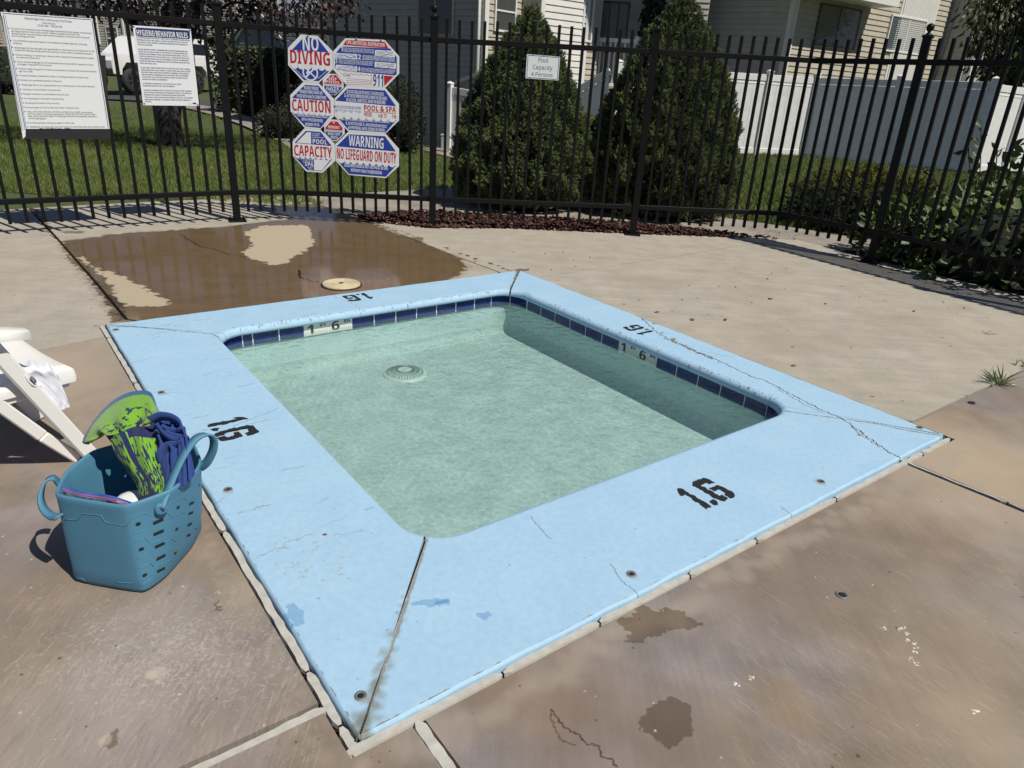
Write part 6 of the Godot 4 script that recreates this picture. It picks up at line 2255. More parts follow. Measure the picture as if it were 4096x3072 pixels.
func core_blob(o: Node3D, c: Vector3, e: Vector3, sq := false) -> void:  # solid dark filler; shade among the leaves is put into its colour
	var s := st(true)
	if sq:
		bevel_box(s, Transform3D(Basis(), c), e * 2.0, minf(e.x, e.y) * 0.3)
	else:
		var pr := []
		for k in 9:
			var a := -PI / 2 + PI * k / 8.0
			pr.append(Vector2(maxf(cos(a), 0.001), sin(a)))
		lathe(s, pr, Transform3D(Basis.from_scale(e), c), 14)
	put("dark_core", done(s), M.core_dark_green, o)

func make_plants() -> void:
	mat("core_dark_green", 0.010, 0.014, 0.007, 1.0)
	var c1 := at(2095, 570, 8.2); c1.y = 0.0
	var top1 := on_plane(2140, 38, c1, Vector3(0, 0, 1)).y
	spruce("conical_spruce", "dense conical green spruce behind the pool capacity sign", c1, top1 + 0.03, 0.80, 101)
	var c2 := at(2652, 630, 8.3); c2.y = 0.0
	var top2 := on_plane(2735, -20, c2, Vector3(0, 0, 1)).y
	spruce("conical_spruce", "larger conical green spruce directly behind a fence post, right of the other", c2, top2 + 0.04, 0.87, 202)
	# yew with yellow tips
	var cy := at(3470, 850, 8.35); cy.y = 0.0
	var o := thing("yew_shrub", "low yew shrub with yellow green tips behind the fence bend", "shrub", cy)
	rng.seed = 8
	core_blob(o, Vector3(0, 0.14, 0), Vector3(0.66, 0.30, 0.55))
	var stem := st(true)
	for k in 5: tube(stem, [Vector3(0, 0, 0), Vector3(cos(k * 1.3) * 0.2, 0.2, sin(k * 1.3) * 0.2), Vector3(cos(k * 1.3) * 0.4, 0.4, sin(k * 1.3) * 0.4)], [0.02, 0.015, 0.008], 6)
	put("stem", done(stem), M.bark, o)
	var sm := blob_sampler(Vector3(0, 0.17, 0), Vector3(0.86, 0.40, 0.76), 0.4, 0.35)
	var low := func():
		var q = sm.call()
		return q
	var tw := sprig(20, 0.09, 0.005, 0.9, 31)
	var xf := []
	var cols := []
	for i in 4200:
		var q = low.call()
		if q == null: continue
		var d: Vector3 = q[1] + Vector3(rng.randf_range(-1, 1), rng.randf_range(-0.4, 1.2), rng.randf_range(-1, 1)) * 0.6
		xf.append(Transform3D(aim(d, rng.randf() * TAU, rng.randf_range(0.7, 1.2)), q[0]))
		var f := smoothstep(0.30, 0.62, q[0].y + 0.25 * (rng.randf() - 0.5))
		cols.append(Color(0.020, 0.036, 0.014).lerp(Color(0.26, 0.24, 0.03), f * rng.randf_range(0.0, 1.0)))
	multi("foliage", tw, M.needle, xf, cols, o).set_meta("kind", "stuff")
	# broad-leaved bush at the right edge
	var cb := at(4010, 840, 7.75); cb.y = 0.0
	var b := thing("broadleaf_bush", "large leafy green bush with broad pointed leaves at right edge behind fence", "bush", cb)
	rng.seed = 14
	var lm := leaf_mesh(0.115, 0.055, 0.3, 0.25)
	var lobes := [[Vector3(4.22, 0.26, -6.22), Vector3(0.74, 0.52, 0.70)], [Vector3(4.92, 0.42, -5.35), Vector3(0.80, 0.72, 0.85)], [Vector3(5.25, 0.52, -6.55), Vector3(0.95, 0.74, 0.9)], [Vector3(3.72, 0.16, -6.75), Vector3(0.5, 0.36, 0.45)]]
	var samplers := []
	for q in lobes: samplers.append(blob_sampler(q[0] - cb, q[1], 0.5, 0.5))
	var sb := func(): return samplers[[0, 0, 0, 1, 1, 1, 2, 2, 3, 3][rng.randi() % 10]].call()
	var leaf_mats := []
	for k in 4:
		var m := mat("bush_leaf_%s" % ["deep", "mid", "pale", "fresh"][k], [0.035, 0.05, 0.075, 0.10][k], [0.065, 0.09, 0.12, 0.15][k], [0.018, 0.022, 0.032, 0.030][k], 0.38)
		m.backlight_enabled = true
		m.backlight = Color(0.4, 0.4, 0.4)
		leaf_mats.append(m)
	var all := []
	for i in 3600:
		var q = sb.call()
		if q == null: continue
		all.append(q)
	# tall shoots
	for sh in [[3925, 510, 8.0], [3872, 560, 7.9], [3730, 700, 7.7], [4060, 560, 7.6], [3990, 600, 7.6], [3660, 840, 7.6], [3640, 760, 7.9]]:
		var tip := at(sh[0], sh[1], sh[2]) - cb
		var root := Vector3(tip.x * 0.6, 0.1, tip.z * 0.5)
		var s := st(true)
		tube(s, spline([root, root.lerp(tip, 0.55) + Vector3(0.03, 0, 0), tip], 4), 0.006, 5)
		piece("stem", done(s), M.bark, b)
		for k in 12:
			var p := root.lerp(tip, 0.45 + 0.56 * k / 11.0)
			all.append([p, Vector3(cos(k * 2.1), 0.5, sin(k * 2.1))])
	all.sort_custom(func(x, y): return (x[0] + cb).distance_to(EYE) < (y[0] + cb).distance_to(EYE))
	xf = []
	cols = []
	for i in all.size():
		var q = all[i]
		var d: Vector3 = q[1] * 0.8 + Vector3(rng.randf_range(-1, 1), rng.randf_range(-0.9, 0.7), rng.randf_range(-1, 1)) * 0.8
		var t := Transform3D(aim(d, rng.randf() * TAU, rng.randf_range(0.6, 1.3)), q[0])
		if i < 290: piece("leaf", lm, leaf_mats[rng.randi() % 4], b, t)
		else:
			xf.append(t)
			cols.append(Color(0.035, 0.065, 0.018).lerp(Color(0.095, 0.14, 0.032), rng.randf()))
	multi("foliage", lm, M.leaf, xf, cols, b).set_meta("kind", "stuff")
	for q in lobes: core_blob(b, q[0] - cb - Vector3(0, 0.08, 0), q[1] * 0.72)
	# clipped box hedge between the spruces
	var ch := at(2340, 520, 12.6); ch.y = 0.0
	var hb := thing("box_hedge", "clipped light green box hedge seen between the two spruces", "hedge", ch)
	rng.seed = 19
	var small := leaf_mesh(0.035, 0.022, 0.2, 0.1)
	core_blob(hb, Vector3(0, 0.34, 0), Vector3(0.58, 0.36, 0.36), true)
	leaf_mass(hb, "foliage", small, M.leaf, 4200, box_sampler(Vector3(0, 0.36, 0), Vector3(0.62, 0.42, 0.40), 0.1), Color(0.06, 0.09, 0.02), Color(0.17, 0.20, 0.04), 0.8)
	# ivy-covered hedge by the walk
	var ci := land(1030, 470)
	ci = land(1050, 462) + Vector3(-0.35, 0, -0.85)
	ci.y = terrain(ci.x, ci.z)
	var iv := thing("ivy_hedge", "tall dark hedge overgrown with ivy leaves left of octagonal pool signs", "hedge", ci)
	rng.seed = 23
	var ivl := leaf_mesh(0.10, 0.085, 0.2, 0.15)
	core_blob(iv, Vector3(0, 0.95, 0), Vector3(1.15, 0.95, 0.7), true)
	leaf_mass(iv, "foliage", ivl, M.leaf, 5200, box_sampler(Vector3(0, 0.98, 0), Vector3(1.25, 1.05, 0.8), -0.1), Color(0.022, 0.036, 0.012), Color(0.075, 0.095, 0.03), 0.2)
	for q in [[1262, 500, 18.2, 0.75, 0.75, "dark rounded shrub between ivy hedge and the townhouse wall"], [1345, 480, 17.8, 0.6, 0.55, "dark low shrub at the left corner of the townhouse wall"], [1612, 560, 15.4, 0.42, 0.85, "dark upright shrub against the shaded townhouse wall below the vent"], [1130, 520, 17.4, 0.6, 0.4, "low dark shrub on the lawn beside the diagonal walk"]]:
		var p := at(q[0], q[1], q[2]); p.y = terrain(p.x, p.z)
		var sh := thing("dark_shrub", q[5], "shrub", p)
		core_blob(sh, Vector3(0, q[4] * 0.8, 0), Vector3(q[3] * 0.8, q[4] * 0.85, q[3] * 0.8))
		leaf_mass(sh, "foliage", small, M.leaf, 2600, blob_sampler(Vector3(0, q[4] * 0.8, 0), Vector3(q[3], q[4], q[3]), 0.4, 0.3), Color(0.012, 0.018, 0.008), Color(0.035, 0.045, 0.016), 0.3, 1.0, 1.8)
	var pf := land(512, 262)
	var fs := thing("garden_shrub", "yellow green garden shrub in front of the brick foot house", "shrub", pf)
	leaf_mass(fs, "foliage", ivl, M.leaf, 900, blob_sampler(Vector3(0, 0.5, 0), Vector3(1.0, 0.75, 0.6), 0.5, 0.3), Color(0.05, 0.08, 0.015), Color(0.20, 0.20, 0.03), 0.5)
	core_blob(fs, Vector3(0, 0.45, 0), Vector3(0.75, 0.5, 0.4))
	for q in [[15, 300, 30.0, 1.2, 1.0, "dark hedge at left edge beyond the road"], [-40, 330, 28.0, 1.2, 0.6, "low hedge beside the road at the far left edge"]]:
		var p := at(q[0], q[1], q[2]); p.y = terrain(p.x, p.z)
		var sh := thing("dark_shrub", q[5], "shrub", p)
		core_blob(sh, Vector3(0, q[4] * 0.8, 0), Vector3(q[3] * 0.8, q[4] * 0.85, q[3] * 0.8))
		leaf_mass(sh, "foliage", ivl, M.leaf, 900, blob_sampler(Vector3(0, q[4] * 0.8, 0), Vector3(q[3], q[4], q[3]), 0.4, 0.3), Color(0.02, 0.03, 0.012), Color(0.06, 0.07, 0.025), 0.3)
	# hanging plant in the balcony recess
	var hp := at(2612, 90, 17.6)
	var hg := thing("hanging_plant", "dark trailing plant hanging in the shaded balcony corner", "plant", hp)
	leaf_mass(hg, "foliage", ivl, M.leaf, 1100, func():
		var d := Vector3(rng.randfn(), rng.randfn(), rng.randfn()).normalized()
		return [Vector3(d.x * 0.32, d.y * 0.75, d.z * 0.3) * (1.0 - 0.5 * rng.randf()), Vector3(d.x, -0.6, d.z)], Color(0.012, 0.016, 0.008), Color(0.03, 0.035, 0.015), -0.6)
	# lone weed with long leaflets at the foot of the fence
	var wd := gnd(2455, 930)
	var w := thing("weed", "thin weed with long leaflets growing at the fence foot between the spruces", "weed", wd)
	rng.seed = 33
	var wl := leaf_mesh(0.07, 0.010, 0.1, 0.3)
	var wm: Material = leaf_mats[3]
	for st_i in 3:
		var tip := Vector3([-0.05, 0.10, 0.02][st_i], [0.34, 0.27, 0.2][st_i], 0.02)
		var s := st(true)
		tube(s, spline([Vector3.ZERO, tip * 0.5 + Vector3(0.02, 0.04, 0), tip], 4), 0.002, 5)
		piece("stem", done(s), wm, w)
		for k in 12:
			var p := tip * (0.25 + 0.75 * k / 11.0)
			piece("leaf", wl, wm, w, Transform3D(aim(Vector3(cos(k * 2.4), 0.4, sin(k * 2.4)), 0.3, rng.randf_range(0.7, 1.2)), p))
	# grass weeds in the deck joint
	for q in [[3985, 1535, 0.11, 44, "grassy weed tuft growing from the deck joint near right edge"], [4090, 1470, 0.07, 20, "small weed cut by the right edge in the same deck joint"], [3990, 1330, 0.05, 0, ""]]:
		if q[3] == 0: continue
		var g := thing("grass_weed", q[4], "weed", gnd(q[0], q[1]))
		var bl := leaf_mesh(q[2], 0.008, 0.3, 0.55)
		for k in int(q[3]):
			var a := rng.randf() * TAU
			piece("leaf", bl, leaf_mats[1 + k % 3], g, Transform3D(aim(Vector3(cos(a), rng.randf_range(0.25, 1.3), sin(a)), rng.randf() * TAU, rng.randf_range(0.5, 1.15)), Vector3(cos(a * 3.0), 0, sin(a * 2.0)) * 0.03))

# ---------------------------------------------------------------- trees
func clump_leaves(o: Node3D, called: String, mesh: Mesh, clumps: Array, per: int, c0: Color, c1: Color, droop: float) -> void:
	var xf := []
	var cols := []
	for c in clumps:
		var e: float = c[1]
		for k in int(per * e * e / 0.25):
			var d := Vector3(rng.randfn(), rng.randfn() * 0.7, rng.randfn()) * e * 0.5
			var dir := Vector3(d.x, -droop, d.z) + Vector3(rng.randf_range(-1, 1), rng.randf_range(-0.6, 0.4), rng.randf_range(-1, 1)) * 0.5
			xf.append(Transform3D(aim(dir, rng.randf() * TAU, rng.randf_range(0.7, 1.3)), c[0] + d))
			cols.append(c0.lerp(c1, pow(rng.randf(), 1.6)))
	multi(called, mesh, M.leaf, xf, cols, o).set_meta("kind", "stuff")

func make_trees() -> void:
	var base := land(686, 590)
	var t := thing("plum_tree", "shade tree with dark plum foliage and rough trunk behind the hygiene sign", "tree", base)
	rng.seed = 44
	var tr := st(true)
	var P := func(x: float, y: float, d: float) -> Vector3: return at(x, y, d) - base
	tube(tr, spline([Vector3(0, -0.1, 0), Vector3(0, 0.12, 0), Vector3(0.01, 0.5, 0), P.call(690, 330, 12.6), P.call(690, 200, 12.6)], 4), [0.30, 0.27, 0.25, 0.235, 0.225, 0.22, 0.215, 0.21, 0.205, 0.20, 0.20, 0.20, 0.20, 0.20, 0.21, 0.21, 0.21], 14)
	put("trunk", done(tr), M.bark, t)
	for q in [[[700, 260, 12.6], [640, 160, 12.7], [545, 95, 12.8], [495, 30, 12.9], [440, -120, 13.0], 0.13], [[690, 220, 12.6], [690, 100, 12.7], [690, -20, 12.8], [680, -220, 12.6], [650, -420, 12.4], 0.19], [[690, 250, 12.6], [740, 165, 12.5], [775, 60, 12.4], [800, -40, 12.3], [860, -250, 12.0], 0.14], [[795, -20, 12.3], [860, 40, 12.0], [930, 10, 11.8], [1000, 20, 11.6], [1080, 30, 11.5], 0.03]]:
		var pts := []
		for k in 5: pts.append(P.call(q[k][0], q[k][1], q[k][2]))
		var s := st(true)
		var sp := spline(pts, 3)
		var rad := []
		for k in sp.size(): rad.append(lerpf(q[5], q[5] * 0.5, float(k) / (sp.size() - 1)))
		tube(s, sp, rad, 10)
		piece("limb", done(s), M.bark, t)
	var clumps := []
	for i in 150:
		var d := Vector3(rng.randfn(), rng.randfn(), rng.randfn()).normalized() * pow(rng.randf(), 0.4)
		var c := Vector3(0.4 + d.x * 3.7, 5.2 + d.y * 2.2, d.z * 3.4)
		var w: Vector3 = c + base
		# keep the lowest leaves above the line of sight over the lawn
		if w.y < 3.3: continue
		clumps.append([c, rng.randf_range(0.45, 0.8)])
	for q in [[560, 20, 12.4, 0.5], [610, 10, 11.9, 0.45], [820, 95, 12.3, 0.35], [840, 30, 12.2, 0.4], [790, 120, 12.1, 0.25], [990, 20, 11.8, 0.5], [1080, 8, 11.6, 0.55], [1160, 12, 11.6, 0.5], [1230, 5, 11.5, 0.5], [1125, 75, 11.6, 0.32], [1115, 98, 11.6, 0.2], [930, 70, 11.8, 0.35], [900, 110, 11.9, 0.25], [360, 10, 12.6, 0.3], [375, 28, 12.6, 0.2], [430, 12, 12.8, 0.4], [250, 5, 12.6, 0.5], [180, 8, 12.4, 0.5], [90, 0, 12.2, 0.5], [20, -5, 12, 0.5], [520, 40, 12.7, 0.3], [580, 55, 12.8, 0.3], [700, 30, 12.0, 0.5], [750, 10, 12.0, 0.5], [850, 165, 12.2, 0.16], [835, 148, 12.2, 0.18], [1330, 15, 14.5, 0.5], [1375, 10, 14.5, 0.4], [1290, 30, 11.5, 0.35], [1270, 18, 11.4, 0.4], [480, 10, 12.5, 0.45], [1030, 40, 12.0, 0.35]]:
		clumps.append([P.call(q[0], q[1], q[2]), q[3]])
	clump_leaves(t, "crown", leaf_mesh(0.085, 0.052, 0.2, 0.2), clumps, 120, Color(0.014, 0.014, 0.012), Color(0.075, 0.030, 0.034), 0.5)
	# the tree at the right edge beyond the vinyl fence
	var rb := at(4170, 600, 18.2); rb.y = 0.0
	var r := thing("leafy_tree", "dark green tree with drooping leaves at right edge beyond white fence", "tree", rb)
	var s2 := st(true)
	tube(s2, spline([Vector3(0, 0, 0), Vector3(0.05, 1.4, 0), Vector3(-0.1, 3.0, 0), Vector3(0.1, 5.0, 0)], 4), 0.11, 10)
	put("trunk", done(s2), M.bark, r)
	clumps = []
	for q in [[4060, 30, 17.8, 0.7], [4000, 60, 17.6, 0.6], [4090, 110, 17.5, 0.6], [3960, 25, 17.8, 0.5], [3985, 130, 17.5, 0.55], [3935, 95, 17.6, 0.4], [4050, 165, 17.4, 0.55], [3970, 175, 17.5, 0.45], [3925, 165, 17.6, 0.3], [4010, 215, 17.5, 0.45], [4090, 230, 17.4, 0.5], [4070, 280, 17.5, 0.5], [4000, 290, 17.6, 0.45], [3950, 285, 17.7, 0.35], [4090, 320, 17.8, 0.4], [4040, 330, 17.9, 0.35], [3950, 320, 17.8, 0.25], [4130, 60, 18, 0.8], [4160, 200, 18, 0.8], [4180, 320, 18, 0.7], [4020, 0, 18, 0.7], [3985, 240, 17.6, 0.35], [3900, 190, 17.7, 0.2]]:
		clumps.append([at(q[0], q[1], q[2]) - rb, q[3]])
	for i in 60:
		var d := Vector3(rng.randfn(), rng.randfn(), rng.randfn()).normalized() * pow(rng.randf(), 0.4)
		clumps.append([Vector3(0.6 + d.x * 1.5, 4.4 + d.y * 1.3, d.z * 1.5), 0.6])
	clump_leaves(r, "crown", leaf_mesh(0.15, 0.06, 0.2, 0.3), clumps, 210, Color(0.016, 0.022, 0.010), Color(0.11, 0.12, 0.035), 0.8)

# ---------------------------------------------------------------- street: pickup and person
func slab_profile(s: SurfaceTool, prof: Array, w: float, waist: float, lean: float) -> void:
	# side profile (x forward, y up) drawn out to both sides, leaning in above the waist
	var p2 := PackedVector2Array()
	for q in prof: p2.append(Vector2(q[0], q[1]))
	var Z := func(q: Vector2, sd: float) -> Vector3:
		return Vector3(q.x, q.y, sd * (w - maxf(0.0, q.y - waist) * lean))
	var idx := Geometry2D.triangulate_polygon(p2)
	for i in range(0, idx.size(), 3):
		for sd in [-1.0, 1.0]:
			tri(s, Z.call(p2[idx[i]], sd), Z.call(p2[idx[i + 1]], sd), Z.call(p2[idx[i + 2]], sd))
	for i in p2.size():
		var a := p2[i]
		var b := p2[(i + 1) % p2.size()]
		quad(s, Z.call(a, -1.0), Z.call(b, -1.0), Z.call(b, 1.0), Z.call(a, 1.0))

func make_street() -> void:
	var wf := land(540, 384, 0.016)
	var wr := land(793, 373, 0.016)
	var fwd := (wf - wr)
	fwd.y = 0
	var k := fwd.length() / 3.1
	fwd = fwd.normalized()
	var o := thing("pickup", "white pickup with canopy and black wheels parked on the road", "pickup", wr)
	o.transform = Transform3D(Basis(fwd, Vector3.UP, fwd.cross(Vector3.UP)).scaled(Vector3.ONE * k), wr + fwd.cross(Vector3.UP) * -0.75 * k)
	if o.transform.basis.z.dot(EYE - wr) < 0: o.transform.origin = wr + fwd.cross(Vector3.UP) * 0.75 * k
	var s := st()
	var body := [[-1.15, 0.55], [-0.50, 0.50], [-0.46, 0.72], [-0.25, 0.90], [0.25, 0.90], [0.46, 0.72], [0.5, 0.45], [2.6, 0.45], [2.64, 0.72], [2.85, 0.92], [3.35, 0.92], [3.56, 0.72], [3.60, 0.55], [3.95, 0.58], [3.97, 0.95], [3.85, 1.06], [2.75, 1.17], [-1.13, 1.17]]
	slab_profile(s, body, 0.84, 0.9, 0.12)
	put("body", done(s), M.pickup_white, o)
	s = st()
	slab_profile(s, [[0.72, 1.16], [2.62, 1.16], [1.98, 1.68], [1.8, 1.73], [0.95, 1.73], [0.80, 1.68]], 0.80, 1.1, 0.28)
	put("cab", done(s), M.pickup_white, o)
	s = st()
	slab_profile(s, [[-1.10, 1.175], [0.68, 1.175], [0.68, 1.72], [0.55, 1.78], [-0.85, 1.78], [-0.98, 1.72]], 0.805, 1.1, 0.2)
	put("canopy", done(s), M.pickup_white, o)
	for sd in [-1.0, 1.0]:
		for w in [[[0.92, 1.22], [1.42, 1.22], [1.42, 1.64], [1.0, 1.64]], [[1.47, 1.22], [2.36, 1.22], [1.92, 1.62], [1.47, 1.64]], [[-0.92, 1.26], [0.5, 1.26], [0.45, 1.62], [-0.78, 1.62]]]:
			s = st()
			var q := []
			for p in w: q.append(Vector3(p[0], p[1], sd * (0.81 - (p[1] - 1.1) * (0.2 if w[0][0] < 0 else 0.28))))
			quad(s, q[0], q[1], q[2], q[3])
			piece("side_window", done(s), M.car_glass, o)
		s = st()
		bevel_box(s, Transform3D(Basis(), Vector3(3.84, 0.90, sd * 0.66)), Vector3(0.24, 0.17, 0.32), 0.03)
		piece("headlight", done(s), M.alloy, o)
		s = st()
		bevel_box(s, Transform3D(Basis(), Vector3(3.78, 0.88, sd * 0.835)), Vector3(0.12, 0.14, 0.03), 0.01)
		piece("turn_lamp", done(s), M.lamp_orange, o)
		for x in [0.0, 3.1]:
			s = st(true)
			var tw := Transform3D(Basis.from_euler(Vector3(PI / 2, 0, 0)), Vector3(x, 0.37, sd * 0.68))
			lathe(s, [Vector2(0.24, -0.12), Vector2(0.345, -0.12), Vector2(0.37, -0.09), Vector2(0.37, 0.09), Vector2(0.345, 0.12), Vector2(0.24, 0.12)], tw, 24)
			var wh := piece("wheel", done(s), M.rubber, o)
			s = st()
			for a in 6:
				var d := Vector3(cos(a * TAU / 6), sin(a * TAU / 6), 0)
				bar(s, Vector3(x, 0.37, sd * 0.79) + d * 0.03, Vector3(x, 0.37, sd * 0.78) + d * 0.23, 0.06, 0.03, Vector3(0, 0, 1))
			piece("rim", done(s), M.alloy, wh)
			s = st(true)
			lathe(s, [Vector2(0.24, -0.10), Vector2(0.0, -0.10)], Transform3D(Basis.from_euler(Vector3(PI / 2, 0, 0)), Vector3(x, 0.37, sd * 0.68)), 20)
			lathe(s, [Vector2(0.24, 0.08), Vector2(0.0, 0.06)], Transform3D(Basis.from_euler(Vector3(PI / 2, 0, 0)), Vector3(x, 0.37, sd * 0.68)), 20)
			piece("wheel_disc", done(s), M.car_black, wh)
	s = st()
	bevel_box(s, Transform3D(Basis(), Vector3(4.02, 0.62, 0)), Vector3(0.2, 0.24, 1.66), 0.04)
	put("front_bumper", done(s), M.car_black, o)
	s = st()
	for y in [0.7, 0.95, 1.1]: bar(s, Vector3(4.12, y, -0.5), Vector3(4.12, y, 0.5), 0.05, 0.05)
	for z in [-0.5, 0.5]: bar(s, Vector3(4.12, 0.5, z), Vector3(4.12, 1.12, z), 0.05, 0.05)
	put("grille_guard", done(s), M.car_black, o)
	s = st()
	bevel_box(s, Transform3D(Basis(), Vector3(-1.22, 0.60, 0)), Vector3(0.16, 0.16, 1.6), 0.03)
	put("rear_bumper", done(s), M.car_black, o)
	s = st()
	bar(s, Vector3(-0.62, 0.6, 0.7), Vector3(-0.7, 0.22, 0.7), 0.03, 0.25, Vector3(0, 0, 1))
	put("mud_flap", done(s), M.car_black, o)
	# a person in white shirt and dark trousers walking away by the far house
	var pf := land(478, 268)
	var pe := thing("person", "person in white shirt and dark trousers walking away near the far house", "person", pf)
	var J := {hip = Vector3(0, 0.93, 0), chest = Vector3(0, 1.30, 0), neck = Vector3(0, 1.48, 0), head = Vector3(0.01, 1.63, 0)}
	var upper := [[J.hip, J.chest, 0.14, 0.165], [J.chest, J.neck + Vector3(0, -0.04, 0), 0.165, 0.07], [Vector3(-0.17, 1.40, 0), Vector3(-0.24, 1.14, 0.02), 0.06, 0.045], [Vector3(0.17, 1.40, 0), Vector3(0.24, 1.14, 0.04), 0.06, 0.045]]
	var legs := [[J.hip + Vector3(-0.09, -0.02, 0), Vector3(-0.10, 0.50, 0.03), 0.10, 0.065], [Vector3(-0.10, 0.50, 0.03), Vector3(-0.10, 0.09, -0.05), 0.065, 0.045], [J.hip + Vector3(0.09, -0.02, 0), Vector3(0.10, 0.50, -0.06), 0.10, 0.065], [Vector3(0.10, 0.50, -0.06), Vector3(0.10, 0.09, 0.02), 0.065, 0.045], [Vector3(-0.10, 0.05, -0.05), Vector3(-0.10, 0.035, -0.18), 0.045, 0.035], [Vector3(0.10, 0.05, 0.02), Vector3(0.10, 0.035, -0.11), 0.045, 0.035]]
	var skin := [[J.neck - Vector3(0, 0.06, 0), J.neck + Vector3(0, 0.06, 0), 0.055, 0.055], [J.head, J.head + Vector3(0, 0.03, 0), 0.095, 0.095], [Vector3(-0.24, 1.15, 0.02), Vector3(-0.25, 0.90, -0.05), 0.04, 0.03], [Vector3(-0.25, 0.90, -0.05), Vector3(-0.25, 0.80, -0.07), 0.035, 0.02], [Vector3(0.24, 1.15, 0.04), Vector3(0.25, 0.90, 0.0), 0.04, 0.03], [Vector3(0.25, 0.90, 0.0), Vector3(0.25, 0.80, -0.02), 0.035, 0.02]]
	put("body", surface_net(upper + legs + skin, 0.022, -0.006), M.skin, pe)
	put("shirt", surface_net(upper, 0.02, 0.010), M.cloth_white, pe)
	put("trousers", surface_net(legs, 0.02, 0.010), M.trouser, pe)
	put("hair", surface_net([[J.head + Vector3(0, 0.03, 0.02), J.head + Vector3(0, 0.05, 0.02), 0.095, 0.09]], 0.018, 0.004), M.car_black, pe)

func surface_net(bones: Array, cell: float, grow: float) -> ArrayMesh:
	# joins tapered capsules smoothly and meshes their surface
	var lo := Vector3.ONE * 1e9
	var hi := -lo
	for b in bones:
		for p in [b[0], b[1]]:
			lo = lo.min(p - Vector3.ONE * (maxf(b[2], b[3]) + 0.06)); hi = hi.max(p + Vector3.ONE * (maxf(b[2], b[3]) + 0.06))
	var n := Vector3i(((hi - lo) / cell).ceil()) + Vector3i.ONE
	var f := PackedFloat32Array()
	f.resize(n.x * n.y * n.z)
	f.fill(1.0)
	for b in bones:
		var m: float = maxf(b[2], b[3]) + 0.05
		var a := Vector3i(((b[0].min(b[1]) - Vector3.ONE * m - lo) / cell).floor()).max(Vector3i.ZERO)
		var z := Vector3i(((b[0].max(b[1]) + Vector3.ONE * m - lo) / cell).ceil()).min(n - Vector3i.ONE)
		var ab: Vector3 = b[1] - b[0]
		for x in range(a.x, z.x + 1):
			for y in range(a.y, z.y + 1):
				for w in range(a.z, z.z + 1):
					var p := lo + Vector3(x, y, w) * cell
					var t := clampf((p - b[0]).dot(ab) / maxf(ab.length_squared(), 1e-6), 0, 1)
					var d: float = p.distance_to(b[0] + ab * t) - lerpf(b[2], b[3], t) - grow
					var i := (x * n.y + y) * n.z + w
					var h := maxf(0.03 - absf(f[i] - d), 0.0) / 0.03
					f[i] = minf(f[i], d) - h * h * 0.0075
	var vert := {}
	var pts := []
	for x in n.x - 1:
		for y in n.y - 1:
			for w in n.z - 1:
				var c := Vector3.ZERO
				var cnt := 0
				var neg := 0
				for k in 8:
					if f[((x + (k & 1)) * n.y + y + ((k >> 1) & 1)) * n.z + w + (k >> 2)] < 0: neg += 1
				if neg == 0 or neg == 8: continue
				for e in [[0, 1], [2, 3], [4, 5], [6, 7], [0, 2], [1, 3], [4, 6], [5, 7], [0, 4], [1, 5], [2, 6], [3, 7]]:
					var fa := f[((x + (e[0] & 1)) * n.y + y + ((e[0] >> 1) & 1)) * n.z + w + (e[0] >> 2)]
					var fb := f[((x + (e[1] & 1)) * n.y + y + ((e[1] >> 1) & 1)) * n.z + w + (e[1] >> 2)]
					if (fa < 0) != (fb < 0):
						var t := fa / (fa - fb)
						c += Vector3(e[0] & 1, (e[0] >> 1) & 1, e[0] >> 2).lerp(Vector3(e[1] & 1, (e[1] >> 1) & 1, e[1] >> 2), t)
						cnt += 1
				vert[Vector3i(x, y, w)] = lo + (Vector3(x, y, w) + c / cnt) * cell
	var s := st(true)
	for q in vert:
		for ax in 3:
			var e := Vector3i.ZERO
			e[ax] = 1
			var i0: int = (q.x * n.y + q.y) * n.z + q.z
			var q2: Vector3i = q + e
			var i1: int = (q2.x * n.y + q2.y) * n.z + q2.z
			if (f[i0] < 0) == (f[i1] < 0): continue
			var u := Vector3i.ZERO
			var v := Vector3i.ZERO
			u[(ax + 1) % 3] = 1
			v[(ax + 2) % 3] = 1
			if not (vert.has(q - u) and vert.has(q - v) and vert.has(q - u - v)): continue
			if f[i0] < 0: quad(s, vert[q], vert[q - v], vert[q - u - v], vert[q - u])
			else: quad(s, vert[q], vert[q - u], vert[q - u - v], vert[q - v])
	return done(s)

